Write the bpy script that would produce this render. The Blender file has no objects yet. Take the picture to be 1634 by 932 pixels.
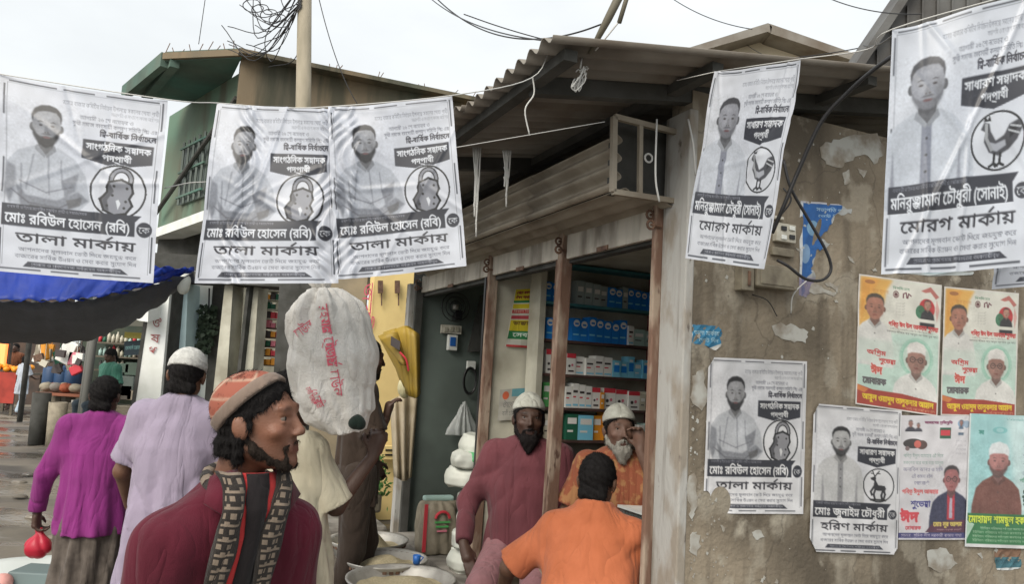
import bpy, bmesh, math, random
import numpy as np
from math import sin, cos, pi, radians, sqrt, atan2
from mathutils import Vector, Matrix
random.seed(7); RNG = np.random.default_rng(7)
SC = bpy.context.scene
COL = SC.collection

# ------------------------------------------------------------------ camera
F_PX, PITCH, ROLL, EYE = 1225.0, radians(6.2), radians(3.2), 1.65
_r0 = np.array([1, 0, 0.]); FWD = np.array([0, cos(PITCH), sin(PITCH)]); _u0 = np.array([0, -sin(PITCH), cos(PITCH)])
RT = _r0*cos(ROLL)+_u0*sin(ROLL); UP = -_r0*sin(ROLL)+_u0*cos(ROLL)
CAM = np.array([0, 0, EYE])
cd = bpy.data.cameras.new('camera'); cam = bpy.data.objects.new('camera', cd); COL.objects.link(cam)
cd.sensor_width = 36; cd.lens = 36*F_PX/1634; cd.clip_start = .05; cd.clip_end = 3000
M4 = Matrix(((RT[0], UP[0], -FWD[0], 0), (RT[1], UP[1], -FWD[1], 0), (RT[2], UP[2], -FWD[2], EYE), (0, 0, 0, 1)))
cam.matrix_world = M4; SC.camera = cam

# ------------------------------------------------------------------ sky and sun (bright, hazy overcast)
w = bpy.data.worlds.new('World'); SC.world = w; w.use_nodes = True
nt = w.node_tree; bg = nt.nodes['Background']
sky = nt.nodes.new('ShaderNodeTexSky'); sky.sky_type = 'NISHITA'; sky.sun_disc = False
SUN_EL, SUN_ROT = radians(40), radians(-150)
sky.sun_elevation = SUN_EL; sky.sun_rotation = SUN_ROT; sky.air_density = 1.2; sky.dust_density = 6.0; sky.ozone_density = 1.5
hs = nt.nodes.new('ShaderNodeHueSaturation'); hs.inputs['Saturation'].default_value = .28
mx = nt.nodes.new('ShaderNodeMix'); mx.data_type = 'RGBA'; mx.inputs[0].default_value = .55
mx.inputs[7].default_value = (9.7, 10.1, 10.2, 1)            # even cloud layer over the clear sky
_tc = nt.nodes.new('ShaderNodeTexCoord'); _mp = nt.nodes.new('ShaderNodeMapping'); _mp.inputs['Scale'].default_value = (1, 1, 2.6); _nz = nt.nodes.new('ShaderNodeTexNoise'); _nz.inputs['Scale'].default_value = 2.2; _nz.inputs['Detail'].default_value = 7
_mr = nt.nodes.new('ShaderNodeMapRange'); _mr.inputs[1].default_value = .3; _mr.inputs[2].default_value = .7; _mr.inputs[3].default_value = .5; _mr.inputs[4].default_value = .72
nt.links.new(_tc.outputs['Generated'], _mp.inputs[0]); nt.links.new(_mp.outputs[0], _nz.inputs['Vector']); nt.links.new(_nz.outputs['Fac'], _mr.inputs[0]); nt.links.new(_mr.outputs[0], mx.inputs[0])
nt.links.new(sky.outputs[0], hs.inputs['Color']); nt.links.new(hs.outputs[0], mx.inputs[6])
nt.links.new(mx.outputs[2], bg.inputs[0]); bg.inputs[1].default_value = 0.071
sd = bpy.data.lights.new('sun', 'SUN'); sun = bpy.data.objects.new('sun', sd); COL.objects.link(sun)
sd.energy = 1.5; sd.angle = radians(38); sd.color = (1, .92, .80)
# the Nishita sun stands at azimuth SUN_ROT measured from +Y towards +X
_sv = Vector((sin(SUN_ROT)*cos(SUN_EL), cos(SUN_ROT)*cos(SUN_EL), sin(SUN_EL)))
sun.rotation_euler = _sv.to_track_quat('Z', 'Y').to_euler()
SC.view_settings.view_transform = 'Standard'; SC.view_settings.look = 'None'
SC.view_settings.exposure = 0.95; SC.view_settings.gamma = 1
SC.cycles.max_bounces = 9; SC.cycles.diffuse_bounces = 7

# ------------------------------------------------------------------ measuring helpers: the shop corner and its two walls
A_ = radians(24); S_ = np.array([-sin(A_), cos(A_), 0]); W_ = np.array([cos(A_), sin(A_), 0])
C_ = np.array([0.699, 3.05, 0.])
def ray(u, v): return FWD+RT*(u-817)/F_PX-UP*(v-466)/F_PX
def atY(u, v, Y): d = ray(u, v); return CAM+d*(Y/d[1])
def atZ(u, v, z): d = ray(u, v); return CAM+d*((z-EYE)/d[2])
def onS(u, v, s=0): d = ray(u, v); return CAM+d*(((C_+s*S_-CAM)@S_)/(d@S_))      # plane parallel to the poster wall
def onWp(u, v, w=0): d = ray(u, v); return CAM+d*(((C_+w*W_-CAM)@W_)/(d@W_))     # plane parallel to the shop front
def L(s, w, z): return C_+S_*s+W_*w+np.array([0, 0, z])                          # building coordinates to world
def loc(p): q = np.array(p)-C_; return float(q@S_), float(q@W_), float(p[2])

# ------------------------------------------------------------------ object helpers
def tag(o, label=None, cat=None, group=None, kind=None):
    if label: o['label'] = label
    if cat: o['category'] = cat
    if group: o['group'] = group
    if kind: o['kind'] = kind
    return o
def empty(name, p, label=None, cat=None, group=None, rz=0):
    o = bpy.data.objects.new(name, None); COL.objects.link(o); o.location = [float(c) for c in p]; o.rotation_euler = (0, 0, rz)
    o.empty_display_size = .1
    return tag(o, label, cat, group)
def link(name, me, mat=None, parent=None, smooth=False):
    o = bpy.data.objects.new(name, me); COL.objects.link(o)
    if mat is not None:
        me.materials.clear()
        for m in (mat if isinstance(mat, (list, tuple)) else [mat]): me.materials.append(m)
    if smooth: me.polygons.foreach_set('use_smooth', [True]*len(me.polygons))
    if parent is not None:
        o.parent = parent; bpy.context.view_layer.update() if False else None
        o.matrix_parent_inverse = pmat(parent).inverted()
    return o
def pmat(o):
    m = Matrix.Translation(o.location) @ o.rotation_euler.to_matrix().to_4x4()
    if o.parent: m = pmat(o.parent) @ o.matrix_parent_inverse @ m
    return m
class MB:
    """collects pieces given in world coordinates"""
    def __init__(s): s.v = []; s.f = []; s.mi = []; s.cur = 0
    def add(s, vs, fs):
        b = len(s.v); s.v += [tuple(float(c) for c in p) for p in vs]; s.f += [tuple(b+i for i in f) for f in fs]; s.mi += [s.cur]*len(fs); return s
    def hexa(s, P):      # 8 corners: bottom 4, top 4
        return s.add(P, [(3, 2, 1, 0), (4, 5, 6, 7), (0, 1, 5, 4), (1, 2, 6, 5), (2, 3, 7, 6), (3, 0, 4, 7)])
    def box(s, c, ax, ay, az, hx, hy, hz):
        c, ax, ay, az = [np.array(q, float) for q in (c, ax, ay, az)]
        P = [c+ax*hx*i+ay*hy*j+az*hz*k for k in (-1, 1) for i, j in ((-1, -1), (1, -1), (1, 1), (-1, 1))]
        return s.hexa(P)
    def lbox(s, s0, s1, w0, w1, z0, z1):      # box in building coordinates
        a = [(s0, w0), (s1, w0), (s1, w1), (s0, w1)]
        return s.hexa([L(p, q, z0) for p, q in a]+[L(p, q, z1) for p, q in a])
    def wbox(s, x0, x1, y0, y1, z0, z1):
        a = [(x0, y0), (x1, y0), (x1, y1), (x0, y1)]
        return s.hexa([(p, q, z0) for p, q in a]+[(p, q, z1) for p, q in a])
    def beam(s, p, q, w, h, side=None):
        p, q = np.array(p, float), np.array(q, float); d = (q-p); l = np.linalg.norm(d); d /= l
        sd_ = np.array(side, float) if side is not None else (np.cross(d, [0, 0, 1]) if abs(d[2]) < .9 else np.array([1., 0, 0]))
        sd_ -= d*(sd_@d); sd_ /= np.linalg.norm(sd_); t = np.cross(sd_, d)
        return s.box((p+q)/2, d, sd_, t, l/2, w/2, h/2)
    def tube(s, pts, r, n=8, cap=True):
        pts = [np.array(p, float) for p in pts]; rs = r if isinstance(r, (list, tuple, np.ndarray)) else [r]*len(pts)
        vs = []; prev = None
        for i, p in enumerate(pts):
            d = pts[min(i+1, len(pts)-1)]-pts[max(i-1, 0)]; d = d/(np.linalg.norm(d)+1e-9)
            if prev is None: a = np.cross(d, [0, 0, 1] if abs(d[2]) < .9 else [1, 0, 0])
            else: a = prev-d*(prev@d)
            a /= np.linalg.norm(a)+1e-9; prev = a; b = np.cross(d, a)
            vs += [p+(a*cos(2*pi*k/n)+b*sin(2*pi*k/n))*rs[i] for k in range(n)]
        fs = [(i*n+k, i*n+(k+1) % n, (i+1)*n+(k+1) % n, (i+1)*n+k) for i in range(len(pts)-1) for k in range(n)]
        if cap: fs += [tuple(range(n))[::-1], tuple((len(pts)-1)*n+k for k in range(n))]
        return s.add(vs, fs)
    def lathe(s, c, prof, n=20, sq=1.0, wob=0):
        vs = []
        for r, z in prof:
            vs += [(c[0]+r*cos(2*pi*k/n)*(1+wob*sin(3*k+z*9)), c[1]+r*sq*sin(2*pi*k/n)*(1+wob*cos(5*k)), c[2]+z) for k in range(n)]
        m = len(prof)
        fs = [(i*n+k, i*n+(k+1) % n, (i+1)*n+(k+1) % n, (i+1)*n+k) for i in range(m-1) for k in range(n)]
        fs += [tuple(range(n))[::-1], tuple((m-1)*n+k for k in range(n))]
        return s.add(vs, fs)
    def build(s, name, mat, parent=None, smooth=False, bevel=0):
        me = bpy.data.meshes.new(name); me.from_pydata(s.v, [], s.f); me.update()
        o = link(name, me, mat, parent, smooth)
        if any(s.mi): me.polygons.foreach_set('material_index', s.mi)
        if bevel:
            m = o.modifiers.new('bevel', 'BEVEL'); m.width = bevel; m.segments = 2; m.limit_method = 'ANGLE'
        return o
def sag(p, q, drop, n=14):
    p, q = np.array(p, float), np.array(q, float)
    return [p+(q-p)*t-np.array([0, 0, 4*drop*t*(1-t)]) for t in np.linspace(0, 1, n)]
def spline(P, n=8):
    P = [np.array(p, float) for p in P]; P = [2*P[0]-P[1]]+P+[2*P[-1]-P[-2]]; out = []
    for i in range(1, len(P)-2):
        for t in np.linspace(0, 1, n, endpoint=False):
            a, b, c, d = P[i-1:i+3]
            out.append(.5*((2*b)+(-a+c)*t+(2*a-5*b+4*c-d)*t*t+(-a+3*b-3*c+d)*t**3))
    return out+[P[-2]]

# ------------------------------------------------------------------ materials
def srgb(r, g, b): return tuple(((c/255)/12.92 if c/255 <= .04045 else ((c/255+.055)/1.055)**2.4) for c in (r, g, b))+(1,)
def mat(name, col, rough=.7, metal=0, col2=None, scale=8, detail=5, bump=0, bscale=40, stretch=(1, 1, 1), lo=.35, hi=.65, spec=.4,
        attr=None, trans=0, coat=0, alpha=1, sheen=0, col3=None, scale3=2, lo3=.55, hi3=.62, glass=0):
    m = bpy.data.materials.new(name); m.use_nodes = True; n = m.node_tree.nodes; k = m.node_tree.links
    b = n['Principled BSDF']; b.inputs['Roughness'].default_value = rough; b.inputs['Metallic'].default_value = metal
    b.inputs['Specular IOR Level'].default_value = spec; b.inputs['Coat Weight'].default_value = coat
    b.inputs['Coat Roughness'].default_value = .12
    b.inputs['Sheen Weight'].default_value = sheen; b.inputs['Alpha'].default_value = alpha
    b.inputs['Transmission Weight'].default_value = glass
    c = col if len(col) == 4 else tuple(col)+(1,)
    b.inputs['Base Color'].default_value = c
    tc = n.new('ShaderNodeTexCoord'); mp = n.new('ShaderNodeMapping'); mp.inputs['Scale'].default_value = stretch
    k.new(tc.outputs['Object'], mp.inputs[0]); out = None
    if attr:
        a = n.new('ShaderNodeAttribute'); a.attribute_name = attr; out = a.outputs['Color']
    def noise(sc, dt=detail):
        t = n.new('ShaderNodeTexNoise'); t.inputs['Scale'].default_value = sc; t.inputs['Detail'].default_value = dt
        k.new(mp.outputs[0], t.inputs['Vector']); return t.outputs['Fac']
    def mixin(base, c2, sc, lo_, hi_, dt):
        r = n.new('ShaderNodeMapRange'); r.inputs[1].default_value = lo_; r.inputs[2].default_value = hi_; k.new(noise(sc, dt), r.inputs[0])
        x = n.new('ShaderNodeMix'); x.data_type = 'RGBA'; k.new(r.outputs[0], x.inputs[0])
        if base is None: x.inputs[6].default_value = c
        else: k.new(base, x.inputs[6])
        x.inputs[7].default_value = c2 if len(c2) == 4 else tuple(c2)+(1,); return x.outputs[2]
    if col2 is not None: out = mixin(out, col2, scale, lo, hi, detail)
    if col3 is not None: out = mixin(out, col3, scale3, lo3, hi3, 9)
    if out is not None: k.new(out, b.inputs['Base Color'])
    if bump:
        bp = n.new('ShaderNodeBump'); bp.inputs['Strength'].default_value = bump; bp.inputs['Distance'].default_value = .01
        k.new(noise(bscale, 6), bp.inputs['Height']); k.new(bp.outputs[0], b.inputs['Normal'])
    if trans:
        tr = n.new('ShaderNodeBsdfTranslucent'); ms = n.new('ShaderNodeMixShader'); ms.inputs[0].default_value = trans
        if out is not None: k.new(out, tr.inputs[0])
        else: tr.inputs[0].default_value = c
        k.new(b.outputs[0], ms.inputs[1]); k.new(tr.outputs[0], ms.inputs[2]); k.new(ms.outputs[0], n['Material Output'].inputs[0])
    return m
# ------------------------------------------------------------------ printing: flat print worked out in numpy, carried as a colour attribute of the sheet's own grid
_gl = {}
CONS = set(chr(c) for c in range(0x995, 0x9BA)) | set('\u09dc\u09dd\u09df\u09ce')
def _outline(s):
    c = bpy.data.curves.new('t', 'FONT'); c.body = s; o = bpy.data.objects.new('t', c); COL.objects.link(o)
    cu = o.to_curve(bpy.context.evaluated_depsgraph_get(), apply_modifiers=False); polys = []
    for sp in cu.splines:
        if sp.type == 'BEZIER':
            P = []; bp = sp.bezier_points; m = len(bp)
            for i in range(m):
                a, b = bp[i], bp[(i+1) % m]
                p0, p1, p2, p3 = [np.array(q[:2]) for q in (a.co, a.handle_right, b.handle_left, b.co)]
                for t in (0, .25, .5, .75): P.append(p0*(1-t)**3+3*p1*t*(1-t)**2+3*p2*t*t*(1-t)+p3*t**3)
        else: P = [np.array(q.co[:2]) for q in sp.points]
        if len(P) > 2: polys.append(np.array(P))
    o.to_curve_clear(); bpy.data.objects.remove(o); bpy.data.curves.remove(c)
    return polys
def glyph(ch):
    if ch not in _gl:
        if ch == ' ': _gl[ch] = ([], .26); return _gl[ch]
        P = _outline(ch); ref = 'ক' if ord(ch) > 255 else 'H'
        w1 = max(p[:, 0].max() for p in _outline(ch+ref)); w0 = max(p[:, 0].max() for p in _outline(ref))
        _gl[ch] = (P, w1-w0)
    return _gl[ch]
def layout(s):
    s = s.replace('\u09af\u09bc', '\u09df').replace('\u09a1\u09bc', '\u09dc')
    out = []; x = 0.; i = 0; HAS = '\u09cd'
    def put(ch, sx=1, sy=1, dy=0, adv=True, dx=0):
        nonlocal x
        P, a = glyph(ch)
        for p in P: out.append(np.column_stack([p[:, 0]*sx+x+dx, p[:, 1]*sy+dy]))
        if adv: x += a*sx
    while i < len(s):
        ch = s[i]
        if ch in CONS:
            reph = False
            if ch == 'র' and i+2 < len(s) and s[i+1] == HAS and s[i+2] in CONS: reph = True; i += 2
            cl = [s[i]]; i += 1
            while i+1 < len(s) and s[i] == HAS and s[i+1] in CONS: cl.append(s[i+1]); i += 2
            v = s[i] if i < len(s) and '\u09be' <= s[i] <= '\u09cc' else ''
            if v: i += 1
            if v in 'িেৈ' and v: put(v)
            if v and v in 'োৌ': put('ে')
            x0 = x
            if len(cl) == 1: put(cl[0])
            else:
                c2 = cl[1]
                if c2 == 'য': put(cl[0]); put('য', .55)
                elif c2 == 'র': put(cl[0]); out.append(np.array([[x0+.05, -.1], [x-.1, -.22], [x-.1, -.16], [x0+.05, -.04]]))
                else:
                    a0 = glyph(cl[0])[1]; a2 = glyph(c2)[1]; put(cl[0], 1, .58, .27, False); put(c2, .8*a0/a2, .52, -.06, False, .1*a0); x += a0
            if reph: out.append(np.array([[x-.34, .72], [x-.1, .98], [x-.05, .93], [x-.24, .68]]))
            if v == 'ো': put('া')
            elif v == 'ৌ': put('\u09d7')
            elif v and v not in 'িেৈ': put(v)
        else: put(ch); i += 1
    return out, x
def fill(polys, h, w):
    """nonzero winding fill of pixel-space polygons"""
    D = np.zeros((h, w+2), np.int32)
    for P in polys:
        Q = np.roll(P, -1, 0)
        for (x0, y0), (x1, y1) in zip(P, Q):
            if y0 == y1: continue
            sg = 1
            if y0 > y1: x0, y0, x1, y1, sg = x1, y1, x0, y0, -1
            a, b = max(0, int(math.ceil(y0-.5))), min(h, int(math.ceil(y1-.5)))
            if b <= a: continue
            ys = np.arange(a, b)+.5; xs = x0+(ys-y0)*(x1-x0)/(y1-y0)
            np.add.at(D, (np.arange(a, b), np.clip(np.ceil(xs-.5), 0, w+1).astype(int)), sg)
    return (np.cumsum(D, 1)[:, :w] != 0)
class Print:
    def __init__(s, w, h, bg=(1, 1, 1)):
        s.w, s.h = w, h; s.a = np.empty((h, w, 3), np.float32); s.a[:] = bg
        s.Y, s.X = np.mgrid[0:h, 0:w].astype(np.float32)
    # coordinates: x 0..1 over the width, y 0..1 over the height, downwards
    def paint(s, m, c, al=1.):
        m = (m.astype(np.float32)*al)[..., None]; s.a = s.a*(1-m)+np.array(c, np.float32)*m
    def poly(s, P, c, al=1., soft=0):
        m = fill([np.array(P, float)*[s.w, s.h]], s.h, s.w).astype(np.float32)
        if soft: m = blur(m, soft)
        s.paint(m, c, al)
    def rect(s, x0, y0, x1, y1, c, al=1.): s.poly([(x0, y0), (x1, y0), (x1, y1), (x0, y1)], c, al)
    def ell(s, x, y, rx, ry, c, al=1., soft=0, rot=0):
        dx, dy = s.X-x*s.w, s.Y-y*s.h
        if rot: dx, dy = dx*cos(rot)+dy*sin(rot), -dx*sin(rot)+dy*cos(rot)
        rx, ry = rx*s.w, ry*s.w          # both radii in widths, so circles stay round
        r = np.sqrt((dx/rx)**2+(dy/ry)**2)
        e = max(soft, 1.0/min(rx, ry)); s.paint(np.clip((1-r)/e+.5 if not soft else (1-r)/e, 0, 1), c, al)
    def ring(s, x, y, r, t, c, al=1):
        d = np.hypot(s.X-x*s.w, s.Y-y*s.h)/s.w; s.paint(np.abs(d-r) < t, c, al)
    def line(s, P, t, c, al=1):
        for (x0, y0), (x1, y1) in zip(P[:-1], P[1:]):
            a = np.array([x0*s.w, y0*s.h]); b = np.array([x1*s.w, y1*s.h]); d = b-a; n = np.array([-d[1], d[0]])/(np.linalg.norm(d)+1e-6)*t*s.w/2
            e = d/(np.linalg.norm(d)+1e-6)*t*s.w*.4
            s.paint(fill([np.array([a+n-e, b+n+e, b-n+e, a-n-e])], s.h, s.w), c, al)
    def text(s, t, x0, x1, y0, y1, c, bold=0, al=1, out=None, tilt=0, rot90=False):
        """fits the line into the box: the head stroke near y0, the feet near y1"""
        P, w = layout(t); ps = []
        for p in P:
            X = x0+(x1-x0)*p[:, 0]/w; Y = y1-(y1-y0)*(p[:, 1]+.03)/.72; Y = Y+tilt*(X-x0)
            if rot90: X, Y = x1-(Y-y0)/(y1-y0)*(x1-x0), y0+(X-x0)/(x1-x0)*(y1-y0)
            ps.append(np.column_stack([X*s.w, Y*s.h]))
        m = fill(ps, s.h, s.w)
        if out: s.paint(dil(m, out[1]), out[0])
        if bold: m = dil(m, bold)
        s.paint(m, c, al)
    def sheet(s, k=2):
        h, w = s.h//k, s.w//k; return s.a[:h*k, :w*k].reshape(h, k, w, k, 3).mean((1, 3))
def dil(m, r):
    o = m.copy()
    for a in range(-int(r), int(r)+1):
        for b in range(-int(r), int(r)+1):
            if a*a+b*b <= r*r+.5: o |= np.roll(np.roll(m, a, 0), b, 1)
    return o
def blur(m, r):
    for ax in (0, 1):
        for _ in range(2):
            c = np.zeros_like(m)
            for d in range(-int(r), int(r)+1): c += np.roll(m, d, ax)
            m = c/(2*int(r)+1)
    return m

INK = (.09, .095, .11)
def man(p, x, y, k, asp, skin, hair, shirt, beard=.6, cap=None, glasses=False, dark=None, suit=False, crossed=False, placket=None, mous=.5, w=1., hairline=1.):
    """a bust: x, y = middle of the face, k = half the face's width in sheet widths, asp = width over height of the sheet"""
    def P(*q): return [(x+a*k, y+b*k*asp) for a, b in q]
    dk = dark or tuple(c*.55 for c in shirt); sh = tuple(c*.6 for c in skin)
    W = w; jit = random.Random(int(x*1000+y*77+k*9999)); x += 0
    if crossed:
        p.poly(P((-.5, 1.4), (-1.9, 2.0), (-2.6, 2.9), (-2.7, 4.6), (-2.2, 6.1), (-2.3, 7.6), (2.0, 7.6), (2.4, 6.2), (3.3, 5.2), (2.9, 3.4), (2.2, 2.3), (.9, 1.5)), shirt, soft=1)
        p.poly(P((-2.6, 2.9), (-2.0, 3.2), (-1.9, 4.6), (-2.3, 6.0), (-2.75, 4.8)), dk, .45, 3)
        p.poly(P((-1.9, 4.4), (-1.2, 5.2), (.9, 5.4), (2.4, 4.6), (3.2, 5.2), (1.6, 6.2), (-1.5, 6.1)), dk, .5, 2)
        p.line(P((-2.2, 4.9), (-1.0, 5.75), (1.2, 5.9), (2.6, 5.0)), k*.10, (.35, .35, .38), .6); p.line(P((-1.7, 4.2), (.2, 4.9), (1.9, 4.3)), k*.10, (.4, .4, .43), .5)
        p.poly(P((-.9, 5.9), (1.3, 6.0), (2.3, 6.9), (1.3, 7.1), (.6, 6.5), (-1.1, 6.5)), (.2, .2, .2), .75, 2)
        p.poly(P((1.6, 5.3), (2.7, 5.0), (2.6, 5.6), (1.8, 5.9)), sh, .9, 1)
        p.poly(P((1.2, 3.9), (2.4, 3.2), (2.2, 4.6), (1.5, 5.1)), dk, .5, 2)
        for q in ((-.8, 2.2, -1.2, 4.8), (.2, 2.0, .4, 5), (1.1, 2.4, 1.3, 4.4), (-1.6, 3, -1.5, 5.5)): p.line(P((q[0], q[1]), (q[2], q[3])), k*.14, dk, .3)
    else:
        p.poly(P((-.5, 1.3), (-1.7*W, 1.9), (-2.35*W, 2.6), (-2.7*W, 4.2), (-2.8*W, 6.6), (2.8*W, 6.6), (2.7*W, 4.2), (2.3*W, 2.6), (1.6*W, 1.9), (.5, 1.3)), shirt, soft=1)
        p.poly(P((-1.9*W, 3.2), (-1.6*W, 6.6), (-2.0*W, 6.6)), dk, .5, 2); p.poly(P((1.9*W, 3.2), (1.7*W, 6.6), (2.05*W, 6.6)), dk, .5, 2)
        if placket: p.poly(P((-.28, 2.0), (.3, 2.0), (.34, 6.6), (-.24, 6.6)), placket, .8, 1)
        for b in (2.9, 3.8, 4.7): p.ell(x+.02*k, y+b*k*asp, .07*k, .07*k, (.15, .15, .15), .8)
    p.poly(P((-.48, .7), (-.55, 1.7), (0, 2.15), (.55, 1.7), (.5, .7)), sh, .95, 1)
    if suit:
        p.poly(P((-.5, 1.6), (0, 2.3), (.5, 1.6), (.55, 4.6), (-.45, 4.6)), (.78, .12, .18), soft=1)
        p.poly(P((-.16, 2.1), (.16, 2.1), (.26, 4.4), (-.2, 4.4)), (.75, .72, .8))
    else:
        p.poly(P((-.62, 1.35), (-.75, 1.75), (-.05, 2.35), (.02, 2.1)), tuple(c*.8 for c in shirt)); p.poly(P((.62, 1.35), (.75, 1.75), (.08, 2.35), (.02, 2.1)), tuple(c*.72 for c in shirt))
    p.ell(x-k*.98, y+.08*k*asp, .17*k, .3*k, sh); p.ell(x+k*.98, y+.08*k*asp, .17*k, .3*k, sh)
    p.poly(P((-.9, -.9), (-.97, 0), (-.86, .6), (-.5, 1.15), (-.16, 1.34), (.16, 1.34), (.5, 1.15), (.86, .6), (.97, 0), (.9, -.9), (.4, -1.25), (-.4, -1.25)), skin, soft=1)
    p.ell(x+.62*k, y+.3*k*asp, .38*k, .95*k, sh, .45, .9); p.ell(x-.1*k, y-.75*k*asp, .5*k, .25*k, tuple(min(1, c*1.25) for c in skin), .5, 1)
    p.ell(x-.3*k, y+.15*k*asp, .45*k, .7*k, tuple(min(1, c*1.18) for c in skin), .5, 1)
    if beard:
        p.poly(P((-.98, .1), (-.9, .7), (-.5, 1.35), (0, 1.6), (.5, 1.35), (.9, .7), (.98, .1), (.72, .55), (.42, .78), (0, .72), (-.42, .78), (-.72, .55)), hair if beard > 0 else (.75, .75, .75), abs(beard), 2)
    if mous: p.poly(P((-.42, .62), (-.2, .5), (.2, .5), (.42, .62), (.2, .62), (-.2, .62)), hair, mous, 1)
    p.ell(x, y+.8*k*asp, .27*k, .075*k, tuple(c*q for c, q in zip(skin, (.75, .5, .5))), .9)
    for sx in (-1, 1):
        p.ell(x+sx*.4*k, y-.1*k*asp, .2*k, .1*k, sh, .6, .8); p.ell(x+sx*.4*k, y-.08*k*asp, .12*k, .055*k, (.15, .12, .12), .8)
        p.poly(P((sx*.17, -.3), (sx*.42, -.42), (sx*.66, -.3), (sx*.42, -.33)), hair, .8)
    p.poly(P((-.06, -.1), (.06, -.1), (.2, .42), (-.2, .42)), sh, .3, 1); p.ell(x-.1*k, y+.42*k*asp, .06*k, .035*k, (.1, .06, .05), .6); p.ell(x+.1*k, y+.42*k*asp, .06*k, .035*k, (.1, .06, .05), .6)
    if glasses:
        for sx in (-1, 1): p.ring(x+sx*.42*k, y-.06*k*asp, .27*k, .035*k, (.1, .08, .08))
        p.line(P((-.15, -.1), (.15, -.1)), .06*k, (.1, .08, .08))
    if cap: p.poly(P((-1.0, -.55), (-1.0, -1.2), (-.75, -1.7), (0, -1.95), (.75, -1.7), (1.0, -1.2), (1.0, -.55), (.5, -.8), (-.5, -.8)), cap, soft=1)
    else: p.poly(P((-.96, -.25), (-1.02, -.85), (-.85, -1.3), (-.45, -1.58), (.1, -1.66), (.6, -1.5), (.92, -1.15), (1.0, -.75), (.95, -.25), (.86, -.8), (.6, -1.12), (.2, -1.2), (-.3, -1.17), (-.65, -1.05), (-.87, -.75)), hair, .93, 1)

_man = man
def man(p, x, y, k, asp, *a, **kw):
    _man(p, x, y, k, asp, *a, **kw)
    x0, x1, y0, y1 = [int(q) for q in (max(0, (x-2.9*k)*p.w), min(p.w, (x+2.9*k)*p.w), max(0, (y-1.9*k*asp)*p.h), min(p.h, (y+7*k*asp)*p.h))]
    b = p.a[y0:y1, x0:x1]; n = RNG.standard_normal(b.shape[:2])[..., None]; b[2:-2, 2:-2] = (blur(b, max(1, int(k*p.w*.022)))+blur(n, 2)*.12)[2:-2, 2:-2]
def padlock(p, cx, cy, r, asp):
    def P(*q): return [(cx+a*r, cy+b*r*asp) for a, b in q]
    p.ring(cx, cy, r, .006, INK)
    sh = P(*[(.1+.36*cos(t), -.42-.42*sin(t)) for t in np.linspace(-.5, pi+.3, 14)])
    p.line(sh, .1*r/.5, INK); p.line(sh, .055*r/.5, (.6, .6, .62))
    b = P((-.3, -.3), (.1, -.42), (.45, -.28), (.5, .0), (.38, .25), (.5, .5), (.3, .78), (-.1, .86), (-.46, .7), (-.58, .35), (-.35, .05), (-.36, -.15))
    p.line(b+b[:1], .03, INK); p.poly(b, (.62, .62, .64)); p.poly(P((-.3, -.3), (-.36, -.1), (-.35, .05), (-.58, .35), (-.46, .7), (-.3, .75), (-.38, .35), (-.15, 0)), (.3, .3, .32), .8, 1)
    for a, c in ((-.15, -.2), (.32, -.15), (-.2, .15), (.3, .35), (-.38, .55), (.25, .6)): p.ell(cx+a*r, cy+c*r*asp, .05*r, .05*r, (.2, .2, .2))
    p.poly(P((-.06, .35), (.04, .3), (.12, .45), (.03, .7)), (.95, .95, .95))
def rooster(p, cx, cy, r, asp):
    def P(*q): return [(cx+a*r, cy+b*r*asp) for a, b in q]
    p.ring(cx, cy, r, .006, INK)
    p.poly(P((-.5, -.7), (-.3, -.62), (-.25, -.35), (-.05, .0), (.25, -.15), (.45, -.5), (.8, -.62), (.92, -.3), (.75, .05), (.45, .35), (.05, .52), (-.3, .38), (-.5, 0), (-.45, -.35), (-.62, -.45)), (.3, .3, .32), soft=1)
    p.poly(P((-.35, .0), (-.05, .1), (.3, .0), (.35, .2), (.0, .38), (-.25, .28)), (.75, .75, .77), soft=1)
    p.poly(P((.45, -.4), (.75, -.5), (.7, -.2), (.45, .0)), (.12, .12, .14), .9, 1)
    p.line(P((.5, -.45), (.85, -.35)), .012, (.8, .8, .8)); p.line(P((.42, -.3), (.8, -.15)), .012, (.8, .8, .8))
    p.line(P((-.42, -.6), (-.4, -.1), (-.2, .3)), .02, (.7, .7, .7))
    p.poly(P((-.52, -.72), (-.46, -.9), (-.38, -.76), (-.3, -.9), (-.24, -.7)), INK)
    for a in (-.08, .15): p.line(P((a, .45), (a-.03, .78), (a-.2, .88)), .016, INK); p.line(P((a-.03, .78), (a+.12, .86)), .016, INK)
def deer(p, cx, cy, r, asp):
    def P(*q): return [(cx+a*r, cy+b*r*asp) for a, b in q]
    p.ring(cx, cy, r, .006, INK)
    p.poly(P((-.55, -.42), (-.3, -.52), (-.18, -.45), (-.2, -.3), (-.02, .0), (.4, .02), (.5, .2), (.42, .35), (-.25, .32), (-.32, .1), (-.3, -.25), (-.5, -.32)), (.2, .2, .22))
    for q in (((-.22, .3), (-.3, .55), (-.22, .82)), ((-.3, .1), (-.5, .4), (-.42, .6)), ((.36, .3), (.44, .55), (.36, .82)), ((.3, .3), (.2, .6), (.24, .8))): p.line(P(*q), .022, (.2, .2, .22))
    for sx in (-1, 1): p.line(P((-.25, -.5), (-.25+sx*.1, -.68), (-.2+sx*.22, -.85)), .011, INK); p.line(P((-.25+sx*.1, -.68), (-.22+sx*.3, -.7)), .009, INK)
    p.poly(P((-.6, .84), (.6, .84), (.5, .95), (-.5, .95)), (.15, .15, .15), 1, 1)

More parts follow.
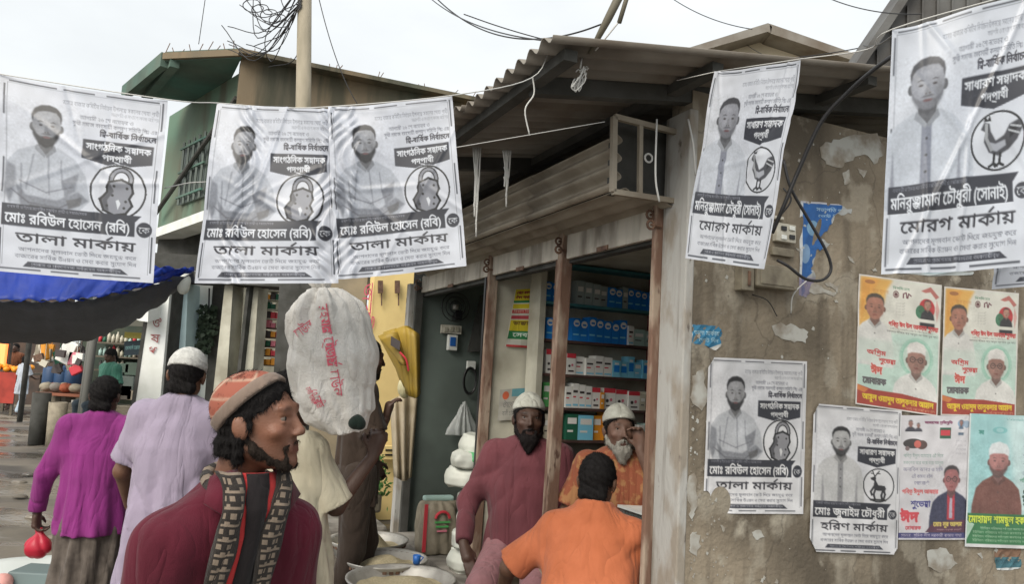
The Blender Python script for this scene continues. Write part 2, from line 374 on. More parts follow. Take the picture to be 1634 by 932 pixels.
def frame_marks(p, asp):
    e = .022; g = (.3, .31, .34)
    for a, b in ((.05, .32), (.36, .55), (.62, .95)): p.rect(a, e*asp, b, e*asp+.007, g); p.rect(a-.02, 1-e*asp-.008, b-.04, 1-e*asp, g)
    for a, b in ((.04, .2), (.42, .6), (.78, .97)): p.rect(e, a, e+.011, b, g); p.rect(1-e-.011, a-.02, 1-e, b-.02, g)
    p.rect(e+.02, e*asp+.014, 1-e-.02, e*asp+.016, g, .5); p.rect(e+.02, e*asp+.014, e+.024, .96, g, .5); p.rect(1-e-.024, e*asp+.014, 1-e-.02, .96, g, .5)
def bw_poster(w, h, kind):
    asp = w/h; p = Print(w, h, (.93, .93, .94)); g = (.35, .36, .4)
    p.ell(.5, .35, .6, .6, (.86, .87, .9), .5, 1)
    frame_marks(p, asp)
    p.text('আসন্ন বাজার কমিটির নির্বাচন উপলক্ষে সকলের দোয়া প্রার্থী', .36, .95, .075, .1, g, al=.6); p.text('সভাপতি ও সাধারণ সদস্য মহোদয়', .66, .95, .11, .13, g, al=.5)
    p.text('আগামী ২৬ শে নভেম্বর ও', .47, .8, .145, .168, g, al=.75); p.text('সুধী সমাজ ব্যবসায়ী কল্যাণ সমিতি লিঃ এর', .43, .95, .18, .202, g, al=.85)
    p.text('দ্বি-বার্ষিক নির্বাচনে', .6, .95, .218, .25, (.22, .22, .26), 1)
    p.poly([(.5, .272), (.94, .272), (.94, .375), (.72, .41), (.5, .375)], (.2, .21, .25))
    p.text('সাংগঠনিক সম্পাদক' if kind == 'lock' else 'সাধারণ সম্পাদক', .52, .925, .288, .325, (.97, .97, .97), 1); p.text('পদপ্রার্থী', .63, .81, .345, .378, (.95, .95, .95), 1)
    sk = (.66, .66, .67); hr = (.12, .12, .13)
    if kind == 'lock': man(p, .275, .235, .088, asp, sk, hr, (.78, .79, .81), beard=.85, crossed=True, dark=(.33, .34, .37))
    elif kind == 'rooster': man(p, .27, .27, .118, asp, (.64, .64, .66), (.24, .24, .26), (.84, .85, .87), beard=.35, dark=(.42, .42, .46), placket=(.5, .51, .56), mous=.6)
    else: man(p, .31, .25, .1, asp, (.74, .74, .74), hr, (.83, .83, .83), beard=.75, dark=(.42, .42, .44), placket=(.55, .55, .56))
    c = (.74, .535) if kind == 'lock' else (.75, .53)
    p.ell(c[0], c[1], .185, .185, (.93, .93, .94))
    {'lock': padlock, 'rooster': rooster, 'deer': deer}[kind](p, c[0], c[1], .175, asp)
    p.poly([(.03, .655), (.9, .655), (.86, .69), (.86, .765), (.03, .765)], (.2, .21, .25))
    p.text('ব্যবসায়ী ভাইদের মনোনীত সমর্থিত প্রার্থী ও সমাজসেবক', .06, .55, .662, .678, (.75, .75, .78), al=.8)
    p.text({'lock': 'মোঃ রবিউল হোসেন (রবি)', 'rooster': 'মনিরুজ্জামান চৌধুরী (সোনাই)', 'deer': 'মোঃ জুনাইদ্দ চৌধুরী'}[kind], .05, .83, .698, .75, (.98, .98, .98), 1)
    p.ell(.92, .725, .05, .05, (.2, .21, .25)); p.text('কে', .885, .955, .71, .745, (.95, .95, .95))
    p.text({'lock': 'তালা মার্কায়', 'rooster': 'মোরগ মার্কায়', 'deer': 'হরিণ মার্কায়'}[kind], .12, .87, .795, .845, (.2, .2, .23), 1)
    p.text('আপনাদের মূল্যবান ভোট দিয়ে জয়যুক্ত করে', .14, .88, .868, .888, g, al=.9); p.text('বাজারের সার্বিক উন্নয়ন ও সেবা করার সুযোগ দিন', .12, .88, .903, .923, g, al=.9)
    p.poly([(.2, .938), (.78, .938), (.83, .965), (.17, .965)], (.25, .26, .3)); p.text('প্রচারে ও প্রকাশনায় সর্বস্তরের ব্যবসায়ীবৃন্দ', .22, .78, .943, .958, (.8, .8, .82))
    p.a = p.a*(1-.05*RNG.random((h, w, 1)).astype(np.float32)); return p
def eid_poster(w, h):
    asp = w/h; p = Print(w, h, (.93, .95, .92)); red = (.8, .16, .16)
    p.poly([(0, .5), (.4, .42), (1, .38), (1, 1), (0, 1)], (.78, .93, .89), soft=9)
    p.poly([(.02, .015), (.4, .015), (.33, .1), (.3, .2), (.16, .3), (.1, .45), (.02, .5)], (.96, .72, .3), soft=5)
    p.poly([(.04, .02), (.25, .02), (.1, .2), (.03, .4)], (.95, .6, .18), .6, 6)
    p.ell(.13, .05, .06, .025, (.55, .3, .15), .7); p.text('জয় বাংলা', .16, .36, .1, .13, (.75, .4, .1), al=.5)
    p.text('বিসমিল্লাহ', .4, .6, .062, .082, (.1, .4, .25)); p.ell(.44, .12, .035, .042, (.3, .12, .15)); p.ring(.44, .12, .025, .004, (.9, .9, .85))
    p.line([(.53, .14), (.53, .11), (.56, .1), (.57, .14)], .014, (.35, .15, .2)); p.line([(.58, .14), (.59, .105), (.62, .12)], .014, (.35, .15, .2))
    for i in range(5): p.text('শুভেচ্ছা বাণী', .44, .56, .18+.022*i, .193+.022*i, (.4, .4, .4), al=.4)
    p.ell(.82, .2, .1, .12, (.75, .12, .14)); p.ell(.74, .23, .06, .08, (.1, .4, .25), .9); man(p, .83, .175, .042, asp, (.7, .5, .42), (.2, .17, .17), (.1, .1, .12), beard=0, w=.8)
    p.a[int(.285*h):int(.31*h), int(.7*w):] = p.a[int(.284*h), 5] if False else (.93, .95, .92)
    p.poly([(.74, .07), (.86, .03), (.97, .1), (.93, .12), (.86, .07), (.8, .08)], (.7, .25, .22), .8, 1); p.poly([(.94, .12), (.98, .2), (.95, .3), (.93, .2)], red, .35, 1)
    man(p, .2, .245, .105, asp, (.66, .42, .34), (.15, .13, .12), (.93, .95, .95), beard=0, mous=.3, glasses=False, w=.8, dark=(.75, .8, .82))
    p.poly([(0, .49), (.5, .49), (.5, .66), (0, .66)], (.86, .95, .92), .75, 8)
    p.text('পবিত্র ঈদ উল আযহার শুভেচ্ছা', .36, .97, .335, .37, red, 1); p.text('সম্মানিত এলাকাবাসীকে জানাই অগ্রিম ঈদ মোবারক', .38, .9, .38, .393, (.25, .25, .25), al=.7); p.text('সকলের জীবনে বয়ে আনুক অনাবিল সুখ শান্তি', .34, .97, .402, .418, (.25, .25, .25), al=.8)
    for r, a in ((.21, .35), (.185, .3)): p.ell(.71, .585, r, r*1.12, (.45, .78, .66), a)
    p.ell(.71, .585, .165, .19, (.86, .95, .92), .8)
    man(p, .71, .605, .115, asp, (.6, .42, .37), (.45, .35, .33), (.95, .97, .97), beard=.3, glasses=True, cap=(.96, .97, .97), w=.95, dark=(.78, .82, .84))
    p.text('অগ্রিম', .12, .34, .57, .605, red, 1); p.text('শুভেচ্ছা', .26, .46, .625, .66, red, 1)
    p.text('ঈদ', .17, .3, .69, .75, (.85, .3, .25), 2, out=((.98, .98, .98), 4)); p.text('মোবারক', .08, .35, .78, .83, (.3, .3, .32), 2)
    p.poly([(0, .84), (.2, .87), (.55, .87), (1, .9), (1, 1), (0, 1)], (.66, .16, .1)); p.poly([(0, .84), (.15, .87), (.1, .9), (0, .88)], (.9, .5, .2), .9, 1)
    p.text('আব্দুল ওয়াদুদ তালুকদার আব্দাল', .08, .94, .905, .95, (1, .88, .1), 1); p.text('সভাপতি, বাজার ব্যবসায়ী কল্যাণ সমিতি', .6, .96, .965, .982, (.95, .7, .5)); p.rect(.6, .94, .6, .99, red)
    for b in ((0, 0, 1, .012), (0, .988, 1, 1), (0, 0, .02, 1), (.98, 0, 1, 1)): p.rect(*b, (.93, .93, .92))
    return p
def suit_poster(w, h):
    asp = w/h; p = Print(w, h, (.93, .92, .94))
    man(p, .14, .07, .03, asp, (.6, .4, .35), (.1, .1, .1), (.15, .15, .2), 0); man(p, .25, .085, .022, asp, (.6, .4, .35), (.1, .1, .1), (.2, .2, .25), 0)
    p.rect(0, .135, .4, .3, (.93, .92, .94)); p.text('আমাদের প্রতিশ্রুতি', .34, .74, .05, .07, (.5, .2, .35), 1)
    p.rect(.56, .1, .72, .19, (.1, .3, .2)); p.rect(.57, .12, .71, .165, (.85, .15, .2)); p.ell(.87, .065, .055, .05, (.5, .65, .8)); p.ell(.95, .07, .05, .05, (.6, .7, .8)); man(p, .87, .06, .025, asp, (.6, .4, .35), (.1, .1, .1), (.3, .4, .5), 0, w=.6)
    p.rect(.78, .11, 1, .14, (.93, .92, .94))
    p.ell(.18, .23, .14, .065, (.16, .14, .14)); p.ell(.3, .24, .08, .06, (.3, .2, .18)); p.ell(.24, .235, .05, .05, (.85, .35, .3)); p.ell(.1, .27, .03, .03, (.5, .4, .4))
    for i in range(4): p.text('জনগণের সেবক', .8, .95, .2+.035*i, .215+.035*i, (.5, .5, .55), al=.5)
    col = [(.45, .6, .55)]*2+[(.3, .3, .45)]*3
    for i, t in enumerate(('পবিত্র ঈদুল আযহার এই দিনে', 'সকলের ঘরে ঘরে বয়ে আনুক', 'অনাবিল আনন্দ ও হাসি', 'এই কামনা রইল', 'আপনাদের সবার প্রতি')):
        p.text(t, .05+.04*i*(i > 2), .62-.05*i*(i > 2), .315+.055*i, .345+.055*i, col[i], al=.85)
    p.text('পবিত্র ঈদুল আযহার', .04, .56, .6, .635, (.9, .35, .35), 1); p.text('শুভেচ্ছা', .17, .45, .69, .74, (.15, .15, .5), 1)
    man(p, .75, .52, .115, asp, (.66, .36, .36), (.1, .07, .08), (.12, .13, .25), 0, glasses=True, suit=True, w=1.0, dark=(.06, .06, .15), mous=0)
    p.ell(.17, .85, .17, .1, (.97, .8, .82), .6, .5); p.text('ঈদ', .03, .28, .78, .86, (.9, .2, .25), 3); p.text('মোবারক', .1, .32, .89, .92, (.85, .25, .3), 1)
    p.poly([(.38, .94), (.5, .86), (.98, .84), (.98, .94)], (.28, .1, .2)); p.text('মোঃ নূর আলম', .5, .93, .858, .893, (.95, .85, .35), 1); p.text('সাধারণ সম্পাদক পদপ্রার্থী', .55, .93, .912, .926, (.8, .6, .6))
    p.rect(0, .943, 1, .985, (.16, .16, .42)); p.text('প্রচারে : শ্রমিক লীগ সরকারী বাজার শাখা', .04, .93, .952, .975, (.95, .9, .95)); return p
def green_poster(w, h):
    asp = w/h; p = Print(w, h, (.62, .86, .87))
    p.poly([(.5, 0), (1, 0), (1, .75), (.7, .75)], (.85, .95, .95), .8, 12)
    p.ell(.42, .12, .1, .045, (.35, .72, .72), .6); p.ell(.42, .12, .05, .03, (.62, .86, .87)); p.text('বিসমিল্লাহির রহমানির রহিম', .5, .75, .03, .045, (.3, .6, .6)); p.text('সদা', .13, .2, .125, .16, (.2, .55, .5), 1)
    man(p, .42, .36, .14, asp, (.7, .44, .42), (.22, .15, .14), (.42, .22, .18), beard=.7, mous=.4, cap=(.92, .95, .96), w=.92, dark=(.3, .13, .12))
    for i, t in enumerate(('পবিত্র ঈদুল আযহা উপলক্ষে', 'দেশবাসীকে জানাই', 'আন্তরিক', 'শুভেচ্ছা ও অভিনন্দন', 'পবিত্র', 'মোবারকবাদ')): p.text(t, .76, 1.1, .1+.065*i, .125+.065*i, (.3, .35, .5), al=.8)
    p.text('পবিত্র', .72, .88, .48, .51, (.1, .5, .3)); p.ell(.92, .52, .1, .08, (.95, .45, .5), .8); p.text('ঈদ', .78, 1.05, .6, .7, (.1, .25, .2), 3); p.text('মোবারক', .9, 1.1, .7, .73, (.85, .2, .2), 1)
    p.rect(0, .75, 1, .985, (.1, .42, .2)); p.rect(0, .975, 1, 1, (.95, .95, .95)); p.poly([(0, .97), (.12, .83), (0, .8)], (.8, .95, .85), .9)
    p.text('মোহাম্মদ শামছুল হক চেয়ারম্যান', .04, 1.25, .765, .82, (.9, .98, .2), 1, out=((.05, .3, .12), 3))
    for i in range(4): p.text('ইউনিয়ন পরিষদের সর্বস্তরের জনগণের পক্ষ থেকে শুভেচ্ছা', .1+.1*(i == 0), 1.1, .85+.03*i, .867+.03*i, (.85, .95, .8), al=.8)
    p.rect(0, 0, .02, 1, (.93, .96, .96)); return p

def sheet_grid(name, img, pos, parent=None, mat_=None, keep=None, thick=0):
    """a printed sheet: img (rows, cols, 3) sRGB 0..1; pos(U, V) -> world points for U, V in 0..1 (V down)"""
    h, w, _ = img.shape
    V, U = np.mgrid[0:h, 0:w]; U = U/(w-1); V = V/(h-1)
    P = pos(U.ravel(), V.ravel()).astype(np.float32)
    i = np.arange((h-1)*(w-1)); r = i//(w-1); c = i % (w-1); q = r*w+c
    Fc = np.column_stack([q, q+w, q+w+1, q+1])
    if keep is not None:
        k = keep(U, V); k = k[:-1, :-1].ravel(); Fc = Fc[k]
    me = bpy.data.meshes.new(name); n = len(Fc)
    me.vertices.add(h*w); me.vertices.foreach_set('co', P.ravel())
    me.loops.add(n*4); me.loops.foreach_set('vertex_index', Fc.ravel().astype(np.int32))
    me.polygons.add(n); me.polygons.foreach_set('loop_start', (np.arange(n)*4).astype(np.int32))
    me.polygons.foreach_set('use_smooth', np.ones(n, bool)); me.update(calc_edges=True)
    a = me.color_attributes.new('print', 'FLOAT_COLOR', 'POINT'); I = np.clip(img, 0, 1)
    lin = .022+np.where(I <= .04045, I/12.92, ((I+.055)/1.055)**2.4)*.84  # raised floor greys the ink: veiling glare put into the print colour
    a.data.foreach_set('color', np.concatenate([lin, np.ones((h, w, 1))], 2).astype(np.float32).ravel())
    return link(name, me, mat_, parent)
# ------------------------------------------------------------------ sculpting: distance fields turned into one continuous surface
def surface_nets(D, org, h):
    S = D < 0; nx, ny, nz = D.shape
    c = [(i, j, k) for i in (0, 1) for j in (0, 1) for k in (0, 1)]
    sub = lambda A, i, j, k: A[i:nx-1+i, j:ny-1+j, k:nz-1+k]
    cnt = np.zeros((nx-1, ny-1, nz-1), np.int8)
    for q in c: cnt += sub(S, *q)
    act = (cnt > 0) & (cnt < 8); idx = np.full(act.shape, -1, np.int32); I = np.argwhere(act); idx[act] = np.arange(len(I))
    acc = np.zeros((len(I), 3)); n = np.zeros(len(I))
    for a in range(8):
        for ax in range(3):
            p = c[a]
            if p[ax]: continue
            q = list(p); q[ax] = 1
            d0 = D[I[:, 0]+p[0], I[:, 1]+p[1], I[:, 2]+p[2]]; d1 = D[I[:, 0]+q[0], I[:, 1]+q[1], I[:, 2]+q[2]]
            m = (d0 < 0) != (d1 < 0); t = np.where(m, d0/np.where(m, d0-d1, 1), 0)
            pt = np.tile(np.array(p, float), (len(I), 1)); pt[:, ax] += t; acc += pt*m[:, None]; n += m
    V = (I+acc/n[:, None])*h+org; F = []
    for ax in range(3):
        b, d = [(1, 2), (2, 0), (0, 1)][ax]
        s0 = [slice(0, -1)]*3; sl0 = [slice(1, m-1) for m in D.shape]; sl1 = [slice(1, m-1) for m in D.shape]; sl0[ax] = slice(0, D.shape[ax]-1); sl1[ax] = slice(1, D.shape[ax])
        A, B = S[tuple(sl0)], S[tuple(sl1)]
        for flip in (False, True):
            E = np.argwhere((A & ~B) if not flip else (~A & B))
            if not len(E): continue
            o = np.ones(3, int); o[ax] = 0; E = E+o; e = np.eye(3, dtype=int)
            q = [E-e[b]-e[d], E-e[d], E, E-e[b]]
            f = np.column_stack([idx[k[:, 0], k[:, 1], k[:, 2]] for k in q]); F.append(f[:, ::-1] if flip else f)
    return V, np.concatenate(F)
class Clay:
    def __init__(s, lo, hi, h):
        s.h = h; s.o = np.array(lo, float); s.n = np.ceil((np.array(hi)-s.o)/h).astype(int)+1
        s.D = np.full(tuple(s.n), 1.0, np.float32); s.ax = [s.o[i]+np.arange(s.n[i])*h for i in range(3)]
    def blk(s, lo, hi):
        sl = [slice(max(0, int((lo[i]-s.o[i])/s.h)), max(0, min(s.n[i], int((hi[i]-s.o[i])/s.h)+2))) for i in range(3)]
        g = np.ix_(*[s.ax[i][sl[i]] for i in range(3)]); return tuple(sl), g
    def mix(s, sl, d, k, cut=False):
        D = s.D[sl]
        if cut: D2 = D; h = np.clip(.5-.5*(D+d)/k, 0, 1) if k else None; s.D[sl] = (D2*(1-h)+(-d)*h+k*h*(1-h)) if k else np.maximum(D, -d); return
        if k: h = np.clip(.5+.5*(d-D)/k, 0, 1); s.D[sl] = d*(1-h)+D*h-k*h*(1-h)
        else: s.D[sl] = np.minimum(D, d)
    def cap(s, a, b, ra, rb, k=.02, cut=False, clip=False):
        a, b = np.array(a, float), np.array(b, float); m = max(ra, rb)+k+2*s.h+.02
        sl, (X, Y, Z) = s.blk(np.minimum(a, b)-m, np.maximum(a, b)+m); d = b-a; q = d@d+1e-12
        t = np.clip(((X-a[0])*d[0]+(Y-a[1])*d[1]+(Z-a[2])*d[2])/q, 0, 1)
        r = np.sqrt((X-a[0]-t*d[0])**2+(Y-a[1]-t*d[1])**2+(Z-a[2]-t*d[2])**2)-(ra+t*(rb-ra))
        if clip: r = np.maximum(r, ((X-b[0])*d[0]+(Y-b[1])*d[1]+(Z-b[2])*d[2])/sqrt(q))
        s.mix(sl, r, k, cut)
    def ell(s, c, r, R=None, k=.015, cut=False, planes=(), shell=None):
        c = np.array(c, float); r = np.array(r, float); m = r.max()+k+2*s.h+.01; sl, (X, Y, Z) = s.blk(c-m, c+m)
        X, Y, Z = X-c[0], Y-c[1], Z-c[2]
        if R is not None: R = np.array(R); X, Y, Z = [R[0, i]*X+R[1, i]*Y+R[2, i]*Z for i in range(3)]
        q = np.sqrt((X/r[0])**2+(Y/r[1])**2+(Z/r[2])**2); g = np.sqrt((X/r[0]**2)**2+(Y/r[1]**2)**2+(Z/r[2]**2)**2)+1e-9; d = q*(q-1)/g
        for n, o in planes: d = np.maximum(d, (n[0]*X+n[1]*Y+n[2]*Z)-o)       # keeps n.p < o, in the ellipsoid's own frame
        s.mix(sl, d, k, cut)
    def loft(s, lv, k=.02, fold=None, pw=2.2):
        lv = np.array(lv, float); m = lv[:, 3:].max()+k+.03; lo = [lv[:, 1].min()-m, lv[:, 2].min()-m, lv[0, 0]-.03]; hi = [lv[:, 1].max()+m, lv[:, 2].max()+m, lv[-1, 0]+.03]
        sl, (X, Y, Z) = s.blk(lo, hi); f = lambda i: np.interp(Z, lv[:, 0], lv[:, i])
        rx, ry = f(3), f(4); x, y = X-f(1), Y-f(2)
        d = ((np.abs(x)/rx)**pw+(np.abs(y)/ry)**pw)**(1/pw)*1.0; d = (d-1)*np.minimum(rx, ry)
        if fold: d = d+fold(np.arctan2(y, x), Z, x, y)
        d = np.maximum(d, np.maximum(lv[0, 0]-Z, Z-lv[-1, 0])); s.mix(sl, d, k)
    def warp(s, fn):
        X, Y, Z = np.ix_(*s.ax); s.D += fn(X, Y, Z).astype(np.float32)
    def mesh(s, name, tf, mat_, parent=None, tint=None, step=.5):
        P = s.D; P[0] = P[-1] = 1; P[:, 0] = P[:, -1] = 1; P[:, :, 0] = P[:, :, -1] = 1
        V, F = surface_nets(P, s.o, s.h); W = V@np.array(tf[0]).T+np.array(tf[1])
        me = bpy.data.meshes.new(name); me.vertices.add(len(W)); me.vertices.foreach_set('co', W.astype(np.float32).ravel())
        n = len(F); me.loops.add(n*4); me.loops.foreach_set('vertex_index', F.astype(np.int32).ravel()); me.polygons.add(n)
        me.polygons.foreach_set('loop_start', (np.arange(n)*4).astype(np.int32)); me.polygons.foreach_set('use_smooth', np.ones(n, bool)); me.update(calc_edges=True)
        if tint is not None:
            a = me.color_attributes.new('tint', 'FLOAT_COLOR', 'POINT'); a.data.foreach_set('color', tint(V).astype(np.float32).ravel())
        return link(name, me, mat_, parent)

def rot(yaw=0, pitch=0, roll=0): return np.array(Matrix.Rotation(yaw, 3, 'Z') @ Matrix.Rotation(pitch, 3, 'X') @ Matrix.Rotation(roll, 3, 'Y'))
def nrm(v): v = np.array(v, float); return v/(np.linalg.norm(v)+1e-9)
SKIN = {}
def strands(o, n, ln, wd, seed):
    """loose hairs added to a hair or beard mesh, so that its edge is broken"""
    me = o.data; r = np.random.default_rng(seed); nf = len(me.polygons); ce = np.empty(nf*3, np.float32); no = np.empty(nf*3, np.float32); me.polygons.foreach_get('center', ce); me.polygons.foreach_get('normal', no); ce = ce.reshape(-1, 3); no = no.reshape(-1, 3)
    I = r.integers(0, nf, n); p = ce[I]; q = no[I]; dn = np.array([0, 0, -1.])+r.normal(0, .45, (n, 3)); d = dn-q*(dn*q).sum(1)[:, None]; d /= np.linalg.norm(d, axis=1)[:, None]+1e-6
    L_ = ln*(.5+r.random((n, 1))); s = np.cross(d, q); s /= np.linalg.norm(s, axis=1)[:, None]+1e-6; s = s*wd/2; a = p-q*.001; b = p+d*L_*.5+q*L_*.22; c = p+d*L_+q*L_*(.10+.35*r.random((n, 1))**3)
    V = np.stack([a-s, a+s, b-s*.8, b+s*.8, c], 1).reshape(-1, 3); nv = len(me.vertices); V0 = np.empty(nv*3, np.float32); me.vertices.foreach_get('co', V0); nl = len(me.loops); F0 = np.empty(nl, np.int32); me.loops.foreach_get('vertex_index', F0)
    k = np.arange(n)[:, None]*5+nv; Q = (k+np.array([[0, 1, 3, 2]])).ravel(); T = (k+np.array([[2, 3, 4]])).ravel(); m2 = bpy.data.meshes.new(me.name); m2.vertices.add(nv+5*n); m2.vertices.foreach_set('co', np.concatenate([V0, V.ravel().astype(np.float32)]))
    lp = np.concatenate([F0, Q, T]).astype(np.int32); m2.loops.add(len(lp)); m2.loops.foreach_set('vertex_index', lp); st = np.concatenate([np.arange(nf)*4, nl+np.arange(n)*4, nl+4*n+np.arange(n)*3]).astype(np.int32)
    m2.polygons.add(len(st)); m2.polygons.foreach_set('loop_start', st); m2.polygons.foreach_set('use_smooth', np.ones(len(st), bool)); m2.update(calc_edges=True); m2.materials.append(me.materials[0]); o.data = m2; bpy.data.meshes.remove(me)
def skin(col):
    if col not in SKIN: SKIN[col] = mat('skin', col, .5, col2=tuple(c*q for c, q in zip(col, (.78, .68, .62))), scale=26, lo=.4, hi=.75, attr='tint', bump=.22, bscale=240, spec=.4, )
    return SKIN[col]
_cl = {}
def cloth(name, col, **k):
    a = dict(rough=.88, bump=.25, bscale=420, col2=tuple(c*.82 for c in col[:3]), scale=5, sheen=.1, spec=.2); fs = k.pop('folds', .42); a.update(k)
    m = mat(name, col[:3], **a); n = m.node_tree.nodes; lk = m.node_tree.links; b = n['Principled BSDF']; w_ = [q for q in n if q.type == 'BUMP'][0]
    tc = [q for q in n if q.type == 'TEX_COORD'][0]; prev = None
    for sc, dist, st, ds in ((5.0, .034, (1.4, 1.4, .28), .6), (15, .007, (1, 1, .45), .6)):        # creases in the cloth
        mp = n.new('ShaderNodeMapping'); mp.inputs['Scale'].default_value = st; mp.inputs['Rotation'].default_value = (.35, .3, .4); lk.new(tc.outputs['Object'], mp.inputs[0])
        t = n.new('ShaderNodeTexNoise'); t.inputs['Scale'].default_value = sc; t.inputs['Detail'].default_value = 2.5; t.inputs['Distortion'].default_value = ds; lk.new(mp.outputs[0], t.inputs['Vector'])
        s1 = n.new('ShaderNodeMath'); s1.operation = 'SUBTRACT'; s1.inputs[1].default_value = .5; lk.new(t.outputs['Fac'], s1.inputs[0])
        s2 = n.new('ShaderNodeMath'); s2.operation = 'ABSOLUTE'; lk.new(s1.outputs[0], s2.inputs[0])
        s3 = n.new('ShaderNodeMath'); s3.operation = 'POWER'; s3.inputs[1].default_value = .7; lk.new(s2.outputs[0], s3.inputs[0])
        bp = n.new('ShaderNodeBump'); bp.inputs['Strength'].default_value = fs; bp.inputs['Distance'].default_value = dist*2; lk.new(s3.outputs[0], bp.inputs['Height'])
        if prev: lk.new(prev.outputs[0], bp.inputs['Normal'])
        prev = bp
    lk.new(prev.outputs[0], w_.inputs['Normal']); return m
def wrinkle(amp=.0055, f=26, seed=0):
    a = seed*1.7
    def fn(X, Y, Z):
        m = np.sin(5.1*X+2.3*Z+a)*np.sin(4.3*Z-3*Y+a*2)+.45
        w_ = 1-np.abs(np.sin(.5*f*(Z*.3-X*1.1*np.cos(1.5*Z+a))+2.6*np.sin(4*X+5*Z+a)+1.5*np.sin(9*Y+a)))
        u = 1-np.abs(np.sin(f*(Z*.35+X*.75*np.sign(X+.001*a))+3.2*np.sin(7*X+4*Y+a)+2*np.sin(5*Z+a)))
        v = np.sin(f*.6*(X-.3*Z)+2.5*np.sin(6*Z+a)+a)*.6
        return amp*(np.clip(m, 0, 1)*(u**2*1.6-.5)+v*np.clip(1-m, 0, 1)*.8+1.7*w_**6*np.clip(np.sin(3.3*Z+4*X+2*a)+.4, 0, 1))
    return fn

